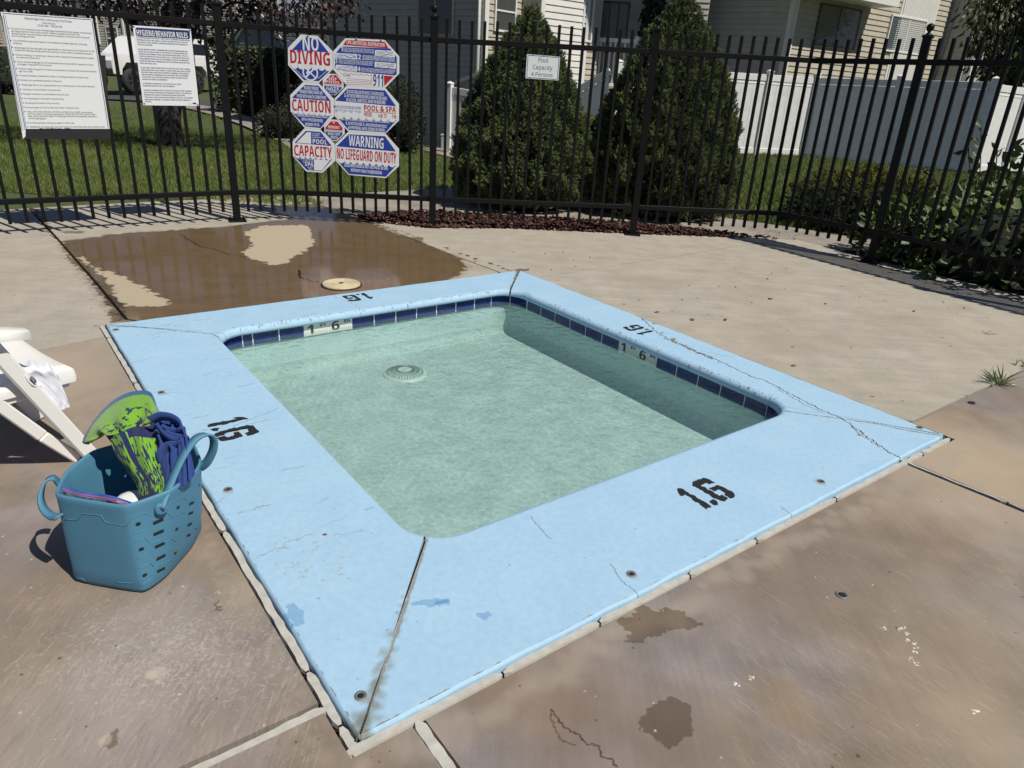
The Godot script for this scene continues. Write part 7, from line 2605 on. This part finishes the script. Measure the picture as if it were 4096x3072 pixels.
# ---------------------------------------------------------------- the white resin chair and the shirt on it
func make_chair() -> void:
	var f := Vector3(0.59, 0, -0.807).normalized()
	var r := f.cross(Vector3.UP)
	var F := Vector3(-1.53, 0, -2.27)
	var o := thing("resin_chair", "white plastic garden armchair cut off by the left edge of the view", "chair")
	var s := st()
	var lean := -f * 0.455 + Vector3.UP
	for k in 2:
		var foot := F - r * 0.47 * k
		s = st()
		bar(s, foot - lean * 0.0, foot + lean * 0.54, 0.05, 0.032, r, 0.006)
		# flange along the inner side gives the leg its channel section
		bar(s, foot - r * 0.018 + f * 0.012, foot - r * 0.018 + f * 0.012 + lean * 0.53, 0.02, 0.05, r, 0.004)
		piece("leg", done(s), M.resin_white, o)
		s = st()
		var p0 := on_plane(312, 1832, F - r * 0.035, r)
		var p1 := on_plane(0, 1618, F - r * 0.035, r)
		var dd := (p1 - p0)
		var q0 := p0 - r * 0.47 * k
		var mid := q0 + dd * 0.5 + Vector3(0, -0.012, 0)
		bar(s, q0, mid, 0.04, 0.03, r, 0.005)
		bar(s, mid, q0 + dd * 1.5, 0.042, 0.028, r, 0.005)
		piece("brace", done(s), M.resin_white, o)
		s = st()
		var rear := foot - f * 0.62
		bar(s, rear, rear + f * 0.18 + Vector3(0, 0.55, 0), 0.05, 0.032, r, 0.006)
		piece("leg", done(s), M.resin_white, o)
	# arms
	var E := Vector3(-1.597, 0.55, -2.168)
	for k in 2:
		var e := E - r * (0.0 if k == 0 else 0.50)
		s = st(true)
		var rows := []
		for i in 9:
			var t := i / 8.0
			var w := 0.042 * (0.55 + 0.45 * smoothstep(0.0, 0.12, t))
			var c := e - f * (t * 0.52) + Vector3(0, -0.014 * (1.0 - smoothstep(0.0, 0.15, t)) + 0.02 * t, 0)
			rows.append([c - r * w + Vector3(0, -0.03, 0), c - r * w + Vector3(0, -0.006, 0), c - r * w * 0.8, c + r * w * 0.8, c + r * w + Vector3(0, -0.006, 0), c + r * w + Vector3(0, -0.03, 0)])
		sheet(s, rows)
		var capr := []
		for p in rows[0]: capr.append(p + Vector3(0, -0.0, 0))
		quad(s, capr[0], capr[1], capr[4], capr[5]); quad(s, capr[1], capr[2], capr[3], capr[4])
		piece("armrest", done(s), M.resin_white, o)
	# seat with a rolled front lip
	var SR := Vector3(-1.551, 0.36, -2.290)
	var SL := Vector3(-1.921, 0.36, -2.556)
	s = st(true)
	var grid := []
	var prof := [[0.0, -0.052], [0.003, -0.03], [0.0, -0.01], [-0.012, 0.0], [-0.05, 0.003], [-0.14, -0.006], [-0.26, -0.022], [-0.36, -0.03], [-0.44, -0.02]]
	for q in prof:
		var row := []
		for k in 9:
			var t := k / 8.0
			var p: Vector3 = SL.lerp(SR, t) + f * q[0] + Vector3(0, q[1] - 0.012 * sin(t * PI), 0)
			row.append(p)
		row.append(SR + f * q[0] + r * 0.006 + Vector3(0, maxf(minf(q[1], 0.0) - 0.012, -0.055), 0))
		row.append(SR + f * q[0] + r * 0.007 + Vector3(0, -0.056, 0))
		grid.append(row)
	sheet(s, grid)
	put("seat", done(s), M.resin_white, o)
	s = st()
	bar(s, SR - f * 0.02 - r * 0.02 + Vector3(0, -0.05, 0), SR - f * 0.44 - r * 0.02 + Vector3(0, -0.07, 0), 0.03, 0.05, Vector3.UP, 0.005)
	bar(s, SL - f * 0.02 + r * 0.02 + Vector3(0, -0.05, 0), SL - f * 0.44 + r * 0.02 + Vector3(0, -0.07, 0), 0.03, 0.05, Vector3.UP, 0.005)
	put("seat_rail", done(s), M.resin_white, o)
	# back of vertical slats
	for k in 5:
		s = st()
		var b := SL.lerp(SR, (k + 0.5) / 5.0) - f * 0.43
		bar(s, b + Vector3(0, -0.02, 0), b - f * 0.26 + Vector3(0, 0.62, 0), 0.075, 0.014, f, 0.004)
		piece("back_slat", done(s), M.resin_white, o)
	s = st()
	bar(s, SL - f * 0.70 + Vector3(0, 0.6, 0), SR - f * 0.70 + Vector3(0, 0.6, 0), 0.03, 0.08, f, 0.006)
	piece("back_rail", done(s), M.resin_white, o)
	# shirt hanging over the seat edge
	var sh := thing("white_shirt", "crumpled white shirt draped over the seat edge of the plastic chair", "shirt")
	var rows2 := [[[60, 283], [100, 268], [150, 254], [190, 268], [225, 270], [262, 272], [287, 280]], [[90, 310], [125, 305], [160, 298], [200, 298], [240, 300], [275, 305], [303, 322]], [[130, 352], [160, 350], [195, 350], [230, 350], [262, 352], [297, 357], [324, 374]], [[175, 402], [205, 405], [235, 408], [265, 410], [295, 412], [327, 417], [347, 434]], [[218, 455], [245, 460], [270, 465], [300, 470], [325, 470], [350, 472], [362, 482]], [[250, 500], [272, 512], [295, 520], [318, 523], [342, 523], [364, 512], [371, 497]]]
	var pts := []
	for i in rows2.size():
		var row := []
		for q in rows2[i]:
			var px: float = q[0] * 0.7355
			var py: float = 1250.0 + q[1] * 0.7355
			row.append(gnd(px, py, 0.375) if i == 0 else on_plane(px, py, SR + r * 0.012, r))
		pts.append(row)
	var fine := []
	var cols7 := []
	for k in 7:
		var col := []
		for i in pts.size(): col.append(pts[i][k])
		cols7.append(spline(col, 5))
	for i in cols7[0].size():
		var row := []
		for k in 7: row.append(cols7[k][i])
		row = spline(row, 5)
		for j in row.size():
			var t: float = float(i) / (cols7[0].size() - 1)
			var a := float(j) / (row.size() - 1)
			var wv: float = 0.006 * sin(a * 10.0 + t * 4.0) + 0.003 * sin(a * 21.0 - t * 7.0) * (1.0 - t) + 0.004 * noise_a.get_noise_2d(a * 60, t * 60)
			row[j] += r * (0.012 + wv * (0.4 + 0.6 * t)) + Vector3(0, 0.006 * sin(a * 19) * (1.0 - t), 0)
		fine.append(row)
	s = st(true)
	sheet(s, fine)
	put("cloth", done(s), M.cloth_white, sh)
	# collar fold and its grey tag
	s = st(true)
	var C := func(x: float, y: float, lift: float) -> Vector3: return on_plane(x * 0.7355, 1250.0 + y * 0.7355, SR + r * (0.03 + lift), r)
	tube(s, spline([C.call(95, 290, 0.0), C.call(135, 340, 0.012), C.call(155, 370, 0.014), C.call(185, 398, 0.014), C.call(215, 400, 0.002)], 5), 0.0045, 8)
	put("collar_fold", done(s), M.cloth_white, sh)
	s = st(true)
	tube(s, [C.call(166, 352, 0.02), C.call(174, 350, 0.022), C.call(193, 370, 0.022), C.call(194, 379, 0.022), C.call(186, 380, 0.022), C.call(168, 360, 0.022), C.call(166, 352, 0.02)], 0.003, 6)
	put("grey_tag", done(s), M.steel, sh)

# ---------------------------------------------------------------- the beach bag and what is in it
func chaikin(p: Array, times: int) -> Array:
	for t in times:
		var o := []
		for i in p.size():
			var a = p[i]
			var b = p[(i + 1) % p.size()]
			var q := 0.25 if t > 0 else 0.11
			o.append(a.lerp(b, q))
			o.append(a.lerp(b, 1.0 - q))
		p = o
	return p

func make_bag() -> void:
	var o := thing("beach_bag", "teal moulded foam beach tote with strap handles beside the pool coping", "bag")
	var rim := [Vector3(-1.224, 0.272, -1.615), Vector3(-1.010, 0.272, -1.580), Vector3(-0.918, 0.286, -1.650), Vector3(-0.888, 0.290, -1.746), Vector3(-0.900, 0.290, -1.815), Vector3(-0.985, 0.288, -1.945), Vector3(-1.115, 0.287, -1.962), Vector3(-1.246, 0.284, -1.845), Vector3(-1.253, 0.283, -1.72)]
	var base := [Vector3(-1.212, 0.0, -1.592), Vector3(-0.985, 0.0, -1.556), Vector3(-0.958, 0.0, -1.630), Vector3(-0.945, 0.0, -1.770), Vector3(-0.955, 0.0, -1.860), Vector3(-1.01, 0.0, -1.945), Vector3(-1.12, 0.0, -1.95), Vector3(-1.225, 0.0, -1.85), Vector3(-1.232, 0.0, -1.72)]
	rim = chaikin(rim, 3)
	base = chaikin(base, 3)
	var n := rim.size()
	var cr := Vector3(-1.07, 0, -1.76)
	var rows := []
	for q in [[0.0, -0.030, 0.0], [0.0, -0.014, 0.003], [0.02, -0.004, 0.0], [0.06, 0.001, 0.0], [0.2, 0.0, 0.0], [0.4, 0.002, 0.0], [0.6, 0.002, 0.0], [0.8, 0.0, 0.0], [0.94, 0.0, 0.0], [0.985, 0.001, 0.0], [1.0, -0.002, 0.003], [1.0, -0.006, 0.003], [0.985, -0.009, 0.0], [0.8, -0.009, 0.0], [0.4, -0.008, 0.0], [0.05, -0.010, 0.0], [0.035, -0.03, 0.0]]:
		var row := []
		for i in n:
			var p: Vector3 = base[i].lerp(rim[i], q[0])
			var out := Vector3(p.x - cr.x, 0, p.z - cr.z).normalized()
			row.append(p + out * q[1] + Vector3(0, q[2], 0))
		rows.append(row)
	var s := st(true)
	sheet(s, rows, true)
	var c0 := Vector3(cr.x, 0.0, cr.z)
	for i in n:
		tri(s, c0, rows[0][(i + 1) % n], rows[0][i])
		tri(s, c0 + Vector3(0, 0.01, 0), rows[-1][i], rows[-1][(i + 1) % n])
	put("body", done(s), M.eva_teal, o)
	var outer := rows.slice(1, 10)
	var hit := func(cx: float, cy: float) -> Array:
		# nearest crossing of the sight line with the outer wall
		var d := ray(cx * 0.6028, 1500.0 + cy * 0.6028)
		var best := 1e9
		var res := [Vector3.ZERO, Vector3.UP]
		for i in outer.size() - 1:
			for k in n:
				var k2 := (k + 1) % n
				for t in [[outer[i][k], outer[i + 1][k], outer[i + 1][k2]], [outer[i][k], outer[i + 1][k2], outer[i][k2]]]:
					var h = Geometry3D.ray_intersects_triangle(EYE, d, t[0], t[1], t[2])
					if h != null and EYE.distance_to(h) < best:
						best = EYE.distance_to(h)
						var nn: Vector3 = (t[1] - t[0]).cross(t[2] - t[0]).normalized()
						if nn.dot(d) > 0: nn = -nn
						res = [h, nn]
		return res
	# drain slots and holes: flat dark discs standing for the shade in them
	var slots := [[1050, 970, 26, 9], [1052, 1045, 26, 9], [1060, 1128, 26, 9], [1068, 1208, 26, 9], [1068, 1292, 24, 8], [1270, 850, 22, 7], [1265, 915, 22, 7], [1258, 990, 22, 7], [1250, 1062, 20, 7], [917, 988, 12, 9], [938, 1155, 12, 9], [960, 1327, 11, 9], [1180, 878, 12, 8], [1172, 1022, 12, 8], [1163, 1180, 11, 8], [1300, 1020, 7, 7], [1338, 965, 6, 6], [1340, 905, 5, 12], [1320, 730, 4, 8]]
	for q in slots:
		var h = hit.call(q[0], q[1])
		if h[0] == Vector3.ZERO: continue
		var nrm: Vector3 = h[1]
		var dx: Vector3 = hit.call(q[0] + 12, q[1] - 5)[0] - h[0]
		if dx.length() > 0.05: continue
		var x := (dx - nrm * dx.dot(nrm)).normalized()
		var y := nrm.cross(x)
		var mpp: float = EYE.distance_to(h[0]) / FOC * 0.6028
		var a: float = q[2] * mpp * 1.2
		var b: float = q[3] * mpp * 1.15
		s = st()
		for k in 16:
			var p0 := Vector2(cos(TAU * k / 16), sin(TAU * k / 16))
			var p1 := Vector2(cos(TAU * (k + 1) / 16), sin(TAU * (k + 1) / 16))
			var fx := func(p: Vector2) -> Vector3: return h[0] + nrm * 0.0012 + x * (signf(p.x) * maxf(a - b, 0.0) + p.x * b) + y * p.y * b
			tri(s, h[0] + nrm * 0.0012, fx.call(p0), fx.call(p1))
		piece("slot_disc", done(s), M.hole_dark, o)
	# moulded lines
	for l in [[[372, 958], [515, 962], [548, 920], [668, 932], [705, 980], [840, 1003], [872, 950], [960, 915], [1000, 930], [1040, 928]], [[1095, 905], [1130, 850], [1215, 812], [1240, 830], [1300, 790]], [[440, 1333], [545, 1350], [605, 1395], [655, 1392], [725, 1410]], [[765, 1375], [900, 1382]], [[885, 1060], [980, 1020], [1020, 965]], [[890, 1110], [960, 1075], [1000, 1120], [1110, 1080]], [[910, 1220], [960, 1190], [1000, 1172]], [[915, 1285], [1000, 1245], [1020, 1275]], [[930, 1400], [1010, 1350], [1040, 1265], [1110, 1240], [1150, 1215]], [[1040, 940], [1100, 905], [1140, 945], [1230, 905]], [[1085, 1110], [1140, 1085], [1170, 1110]], [[480, 1400], [530, 1412], [560, 1405], [650, 1412], [640, 1430], [600, 1450]], [[690, 1420], [800, 1432], [865, 1440], [830, 1462]]]:
		s = st(true)
		var pp := []
		for i in l.size() - 1:
			for k in 5:
				var t := k / 5.0
				var h = hit.call(lerpf(l[i][0], l[i + 1][0], t), lerpf(l[i][1], l[i + 1][1], t))
				if h[0] != Vector3.ZERO: pp.append(h[0])
		if pp.size() > 2:
			tube(s, pp, 0.0014, 5)
			piece("moulded_line", done(s), M.eva_teal, o)
	# handles
	var D := func(p: Vector3) -> float: return (p - EYE).dot(FW)
	var d1: float = D.call(Vector3(-0.930, 0.245, -1.625))
	var d2: float = D.call(Vector3(-0.885, 0.27, -1.815))
	var pts := []
	var path := [[1065, 885], [1110, 770], [1165, 640], [1225, 520], [1290, 430], [1345, 398], [1392, 398], [1418, 432], [1412, 500], [1375, 575], [1332, 612]]
	for i in path.size():
		pts.append(at(path[i][0] * 0.6028, 1500 + path[i][1] * 0.6028, lerpf(d1, d2, pow(i / 10.0, 0.8)) - 0.008))
	s = st(true)
	ribbon_loop(s, spline(pts, 4), Vector3(0.90, 0.05, 0.35), 0.026, 0.006)
	put("handle", done(s), M.eva_teal, o)
	var dl: float = D.call(Vector3(-1.258, 0.26, -1.70))
	pts = []
	path = [[392, 722], [372, 697], [350, 686], [318, 695], [292, 730], [275, 785], [274, 835], [288, 880], [315, 915], [345, 935], [366, 940], [392, 940]]
	for i in path.size(): pts.append(at(path[i][0] * 0.6028, 1500 + path[i][1] * 0.6028, dl + 0.03 - 0.010 * i))
	s = st(true)
	ribbon_loop(s, spline(pts, 4), Vector3(0.25, 0.10, 0.9), 0.026, 0.006)
	put("handle", done(s), M.eva_teal, o)
	for q in [[1065, 882, 0.017]]:
		var h = hit.call(q[0], q[1])
		var nrm: Vector3 = h[1]
		s = st(true)
		lathe(s, [Vector2(q[2], 0.0), Vector2(q[2], 0.010), Vector2(q[2] * 0.9, 0.013), Vector2(q[2] * 0.6, 0.0135), Vector2(0, 0.0125)], Transform3D(frame_of(nrm, Vector3(0, 0, 1)), h[0]), 20)
		piece("handle_button", done(s), M.eva_teal, o)
	# ---- towels
	var K := func(x: float, y: float, d: float) -> Vector3: return at(x * 0.6028, 1500.0 + y * 0.6028, d)
	var tw := thing("patterned_towel", "lime green and navy patterned beach towel flopping out of the teal bag", "towel")
	var hem := [[590, 462, 2.13], [556, 450, 2.14], [572, 395, 2.16], [622, 300, 2.18], [700, 205, 2.2], [790, 140, 2.2], [900, 104, 2.19], [1003, 112, 2.17], [1040, 190, 2.14], [1048, 255, 2.12]]
	var neck := [[690, 400, 2.07], [690, 398, 2.06], [700, 390, 2.05], [730, 392, 2.04], [770, 402, 2.035], [820, 410, 2.035], [880, 395, 2.04], [930, 370, 2.05], [985, 335, 2.06], [1030, 300, 2.08]]
	var rws := []
	for i in 13:
		var t := i / 12.0
		var row := []
		for k in hem.size():
			var p: Vector3 = K.call(lerpf(hem[k][0], neck[k][0], t), lerpf(hem[k][1], neck[k][1], t), lerpf(hem[k][2], neck[k][2], t) - 0.035 * sin(t * PI))
			row.append(p)
		row = spline(row, 4)
		for j in row.size():
			var a := float(j) / (row.size() - 1)
			row[j] -= FW * (0.016 * t * sin(a * 24.0) + 0.006 * sin(a * 9.0 + t * 6.0) + 0.004 * noise_a.get_noise_2d(a * 90, t * 60))
		rws.append(row)
	var ti := towel_image(0)
	var tm := StandardMaterial3D.new()
	tm.resource_name = "towel_green"
	tm.albedo_texture = ImageTexture.create_from_image(ti)
	tm.roughness = 1.0
	tm.heightmap_enabled = true
	tm.heightmap_texture = noise_tex(0.45, 2, 256)
	tm.heightmap_scale = 0.25
	tm.rim_enabled = true
	tm.rim = 0.4
	tm.uv1_scale = Vector3(1, 1, 1)
	put("green_flap", sheet_uv(rws), tm, tw)
	var left := [[700, 400, 2.045], [735, 450, 2.04], [775, 540, 2.03], [845, 640, 2.02], [900, 720, 2.01], [925, 800, 2.0], [930, 860, 2.0]]
	var right := [[1045, 315, 2.07], [1058, 440, 2.03], [1078, 560, 2.01], [1092, 640, 2.0], [1105, 700, 1.99], [1098, 780, 1.985], [1090, 850, 1.985]]
	rws = []
	for i in left.size():
		var row := []
		for k in 14:
			var t := k / 13.0
			var dd: float = lerpf(left[i][2], right[i][2], t) - 0.022 * sin(t * PI) + 0.012 * sin(t * 16.0 + i * 0.6) * (1.0 - i / 7.0)
			row.append(K.call(lerpf(left[i][0], right[i][0], t), lerpf(left[i][1], right[i][1], t) + 10.0 * sin(t * 9.0), dd))
		rws.append(row)
	var dense := []
	for k in 14:
		var col := []
		for i in rws.size(): col.append(rws[i][k])
		dense.append(spline(col, 4))
	var rows3 := []
	for i in dense[0].size():
		var row := []
		for k in 14: row.append(dense[k][i])
		rows3.append(row)
	var tm2: StandardMaterial3D = tm.duplicate()
	tm2.resource_name = "towel_print"
	tm2.albedo_texture = ImageTexture.create_from_image(towel_image(1))
	put("printed_fold", sheet_uv(rows3), tm2, tw)
	# blue towel: pleats hanging side by side, rolled at the top
	var bt := thing("blue_towel", "rolled royal blue towel standing at the right end of the teal bag", "towel")
	var bm: StandardMaterial3D = tm.duplicate()
	bm.resource_name = "towel_blue"
	bm.albedo_texture = null
	bm.albedo_color = lin(0.020, 0.050, 0.20)
	M.towel_blue = bm
	var top := [[1000, 285, 2.09], [1050, 272, 2.07], [1100, 268, 2.06], [1150, 276, 2.05], [1195, 300, 2.04], [1228, 345, 2.03], [1250, 400, 2.02]]
	var bot := [[1035, 640, 2.03], [1070, 690, 2.01], [1110, 760, 1.995], [1160, 760, 1.985], [1215, 740, 1.98], [1262, 700, 1.98], [1298, 660, 1.99]]
	rws = []
	for i in 15:
		var t := i / 14.0
		var row := []
		for k in 7: row.append(K.call(lerpf(top[k][0], bot[k][0], t), lerpf(top[k][1], bot[k][1], t), lerpf(top[k][2], bot[k][2], t)))
		row = spline(row, 8)
		for j in row.size():
			var a := float(j) / (row.size() - 1)
			row[j] -= FW * (0.014 * absf(sin(a * 15.0 + 1.2 * t)) * (0.35 + 0.65 * (1.0 - t)) + 0.004 * sin(a * 50.0 + 4 * t))
		rws.append(row)
	s = st(true)
	sheet(s, rws)
	put("hanging_fold", done(s), bm, bt)
	for q in [[[1005, 300], [1060, 275], [1130, 280], [1185, 310], [1205, 350], [1180, 378], [1120, 372], [1075, 345]], [[1040, 330], [1075, 380], [1120, 420], [1170, 440], [1212, 430], [1190, 465], [1120, 470], [1085, 520], [1075, 580]], [[1050, 400], [1075, 470], [1062, 540], [1070, 620]], [[1205, 350], [1230, 400], [1215, 420], [1150, 410], [1100, 385]], [[1120, 470], [1145, 500], [1150, 580], [1160, 650]]]:
		pts = []
		for k in q.size(): pts.append(K.call(q[k][0], q[k][1], 2.018 - 0.0005 * k))
		s = st(true)
		ribbon_loop(s, spline(pts, 4), (FW * 0.4 + Vector3(0, -1, 0)).normalized(), 0.030, 0.006)
		piece("folded_edge", done(s), bm, bt)
	# zip bag and a white cup inside the tote
	var zb := thing("zip_bag", "clear zip-top plastic bag with blue and pink seal inside the tote", "plastic bag")
	rws = []
	for i in 7:
		var row := []
		for k in 12:
			var t := k / 11.0
			row.append(K.call(lerpf(412, 895, t), lerpf(732, 845, t) + i * 26.0 + 8.0 * sin(t * 7.0), 1.965 + 0.02 * t + 0.006 * sin(t * 17.0 + i) + 0.010 * i))
		rws.append(row)
	s = st(true)
	sheet(s, rws)
	put("film", done(s), M.bag_film, zb)
	for q in [[0, 15, "seal_strip", M.zip_blue], [18, 25, "seal_strip", M.zip_pink], [31, 36, "seal_strip", M.zip_pink]]:
		var a := []
		var b := []
		for k in 12:
			var t := k / 11.0
			a.append(K.call(lerpf(412, 895, t), lerpf(732, 845, t) + q[0] + 8.0 * sin(t * 7.0), 1.962 + 0.02 * t + 0.006 * sin(t * 17.0)))
			b.append(K.call(lerpf(412, 895, t), lerpf(732, 845, t) + q[1] + 8.0 * sin(t * 7.0), 1.962 + 0.02 * t + 0.006 * sin(t * 17.0)))
		s = st(true)
		sheet(s, [a, b])
		piece(q[2], done(s), q[3], zb)
	var cp: Vector3 = K.call(868, 818, 2.03)
	var cup := thing("white_cup", "white round container lid half hidden inside the teal bag", "cup", cp)
	s = st(true)
	lathe(s, [Vector2(0.03, -0.10), Vector2(0.036, -0.004), Vector2(0.038, 0.0), Vector2(0.036, 0.004), Vector2(0.02, 0.006), Vector2(0.0, 0.006)], Transform3D(), 24)
	put("body", done(s), M.cup_white, cup)

func towel_image(kind: int) -> Image:
	var w := 512
	var h := 384
	var img := Image.create(w, h, false, Image.FORMAT_RGB8)
	var green := Color(0.46, 0.68, 0.17)
	var navy := Color(0.085, 0.13, 0.34)
	var edge := Color(0.09, 0.36, 0.55)
	for y in h:
		for x in w:
			var u := float(x) / w
			var v := float(y) / h
			var nz := noise_a.get_noise_2d(x * 0.24 + kind * 900, y * 0.16)
			var fine := noise_a.get_noise_2d(x * 6.0, y * 6.0)
			var c := green
			if kind == 0:
				if v < 0.10 + 0.006 * sin(u * 190.0): c = edge
				elif v > 0.55 and nz + fine * 0.22 > 0.26 - (v - 0.55) * 0.5: c = navy
				elif u > 0.55 and v > 0.3 and nz + fine * 0.22 > 0.3: c = navy
			else:
				var band := absf(u - 0.30 - 0.16 * v) < 0.055
				if band or v > 0.82 or u > 0.93: c = navy
				elif u < 0.12: c = navy if nz > -0.1 else green
				elif nz * 1.5 + fine * 0.20 + (v - 0.45) * 0.4 > 0.10: c = navy
				if v < 0.12 and u > 0.4: c = navy
			c = c.lerp(Color.BLACK, 0.10 * (0.5 + fine))
			img.set_pixel(x, y, c)
	return img

# ---------------------------------------------------------------- small things on the deck
func make_small_things() -> void:
	var c := Vector3(-1.214, 0.002, -4.735)
	var lid := thing("skimmer_lid", "round cream plastic skimmer lid on the wet deck behind the pool", "lid", c)
	var s := st(true)
	var pr := [Vector2(0.128, 0.0), Vector2(0.128, 0.010), Vector2(0.124, 0.0125)]
	for k in 16:
		var r := 0.120 - k * 0.006
		pr.append(Vector2(r + 0.001, 0.0125)); pr.append(Vector2(r, 0.0108)); pr.append(Vector2(r - 0.002, 0.0108)); pr.append(Vector2(r - 0.003, 0.0125))
	pr.append(Vector2(0.0, 0.0128))
	lathe(s, pr, Transform3D(), 40)
	put("cover", done(s), M.lid_cream, lid)
	s = st(true)
	lathe(s, [Vector2(0.016, 0.0135), Vector2(0.012, 0.016), Vector2(0.0, 0.016)], Transform3D(), 16)
	put("lift_hole", done(s), M.bark, lid)
	s = st(true)
	lathe(s, [Vector2(0.139, 0.0), Vector2(0.139, 0.004), Vector2(0.131, 0.004), Vector2(0.131, 0.0)], Transform3D(), 40)
	put("rim", done(s), M.bark, lid)
	# brass sleeve in the lower right slab
	var h := gnd(3367, 2380, 0.001)
	var hs := thing("deck_sleeve", "small dark metal sleeve set in the brown slab at lower right", "sleeve", h)
	s = st(true)
	lathe(s, [Vector2(0.019, 0.0), Vector2(0.017, 0.003), Vector2(0.013, 0.003), Vector2(0.012, 0.001)], Transform3D(), 20)
	put("rim", done(s), M.steel, hs)
	s = st(true)
	lathe(s, [Vector2(0.0125, 0.0009), Vector2(0.0, 0.0012)], Transform3D(), 16)
	put("opening", done(s), M.hole_dark, hs)
	var rg := gnd(3887, 1612, 0.002)
	var ring := thing("rubber_ring", "small dark flat ring lying on the slab near the grassy weed", "ring", rg)
	s = st(true)
	lathe(s, [Vector2(0.016, 0.0), Vector2(0.016, 0.004), Vector2(0.010, 0.004), Vector2(0.010, 0.0)], Transform3D(), 20)
	put("band", done(s), M.rubber, ring)
	# dry leaves and a twig
	mat("dry_leaf", 0.07, 0.05, 0.035, 0.8)
	var lm := leaf_mesh(0.055, 0.022, 0.5, 0.35)
	for q in [[3090, 1198, 1.0, 0.4, "dark dry leaf on the plain slab right of the back pool corner"], [3664, 1243, 0.7, 2.0, "tiny dark dry leaf on the far right slab near fence"], [2640, 1250, 0.8, 1.1, "curled dry leaf beside the right coping just behind its painted number"], [2903, 1274, 0.9, 2.8, "pale curled dry leaf on the slab right of the curled one"], [2305, 1066, 0.5, 0.2, "dark speck of leaf just beyond the back corner of the pool"], [3188, 1463, 0.7, 1.4, "flat dry leaf close to the edge of the right coping"]]:
		var g := gnd(q[0], q[1], 0.006)
		var o := thing("dry_leaf", q[4], "leaf", g, "dry leaves on the deck")
		put("blade", lm, M.dry_leaf, o, Transform3D(Basis(Vector3.UP, q[3]) * Basis.from_euler(Vector3(-1.45, 0, 0)).scaled(Vector3.ONE * q[2]), Vector3.ZERO))
	var tg := gnd(3950, 1336, 0.004)
	var twg := thing("twig", "thin forked twig lying on the right slab above the weed", "twig", tg)
	s = st(true)
	var T := func(x: float, y: float, up := 0.0) -> Vector3: return gnd(x, y, 0.004 + up) - tg
	tube(s, [T.call(3928, 1322, 0.01), T.call(3940, 1332), T.call(3950, 1336)], 0.0016, 5)
	tube(s, [T.call(3950, 1336), T.call(3985, 1335)], 0.0014, 5)
	tube(s, [T.call(3945, 1332), T.call(3955, 1325, 0.012), T.call(3972, 1323, 0.012)], 0.0012, 5)
	put("stalk", done(s), M.dry_leaf, twg)
	# crumbs of soil and mulch scattered at the foot of the fence
	var crumb := st()
	lathe(crumb, [Vector2(0.0, 0.0), Vector2(0.008, 0.002), Vector2(0.006, 0.007), Vector2(0.0, 0.009)], Transform3D(), 5)
	var xf := []
	rng.seed = 61
	for i in 90:
		var q := gnd(rng.randf_range(2990, 3220), rng.randf_range(905, 945)) if i < 50 else gnd(rng.randf_range(1750, 4000), rng.randf_range(925, 1250))
		xf.append(Transform3D(Basis(Vector3.UP, rng.randf() * TAU).scaled(Vector3(rng.randf_range(0.4, 1.2), rng.randf_range(0.3, 0.9), rng.randf_range(0.4, 1.2))), q))
	var cr := multi("soil_crumbs", done(crumb), M.sub_base, xf, [])
	cr.set_meta("kind", "stuff")
	tag(cr, "dark crumbs of soil scattered on the concrete near the fence foot", "soil")
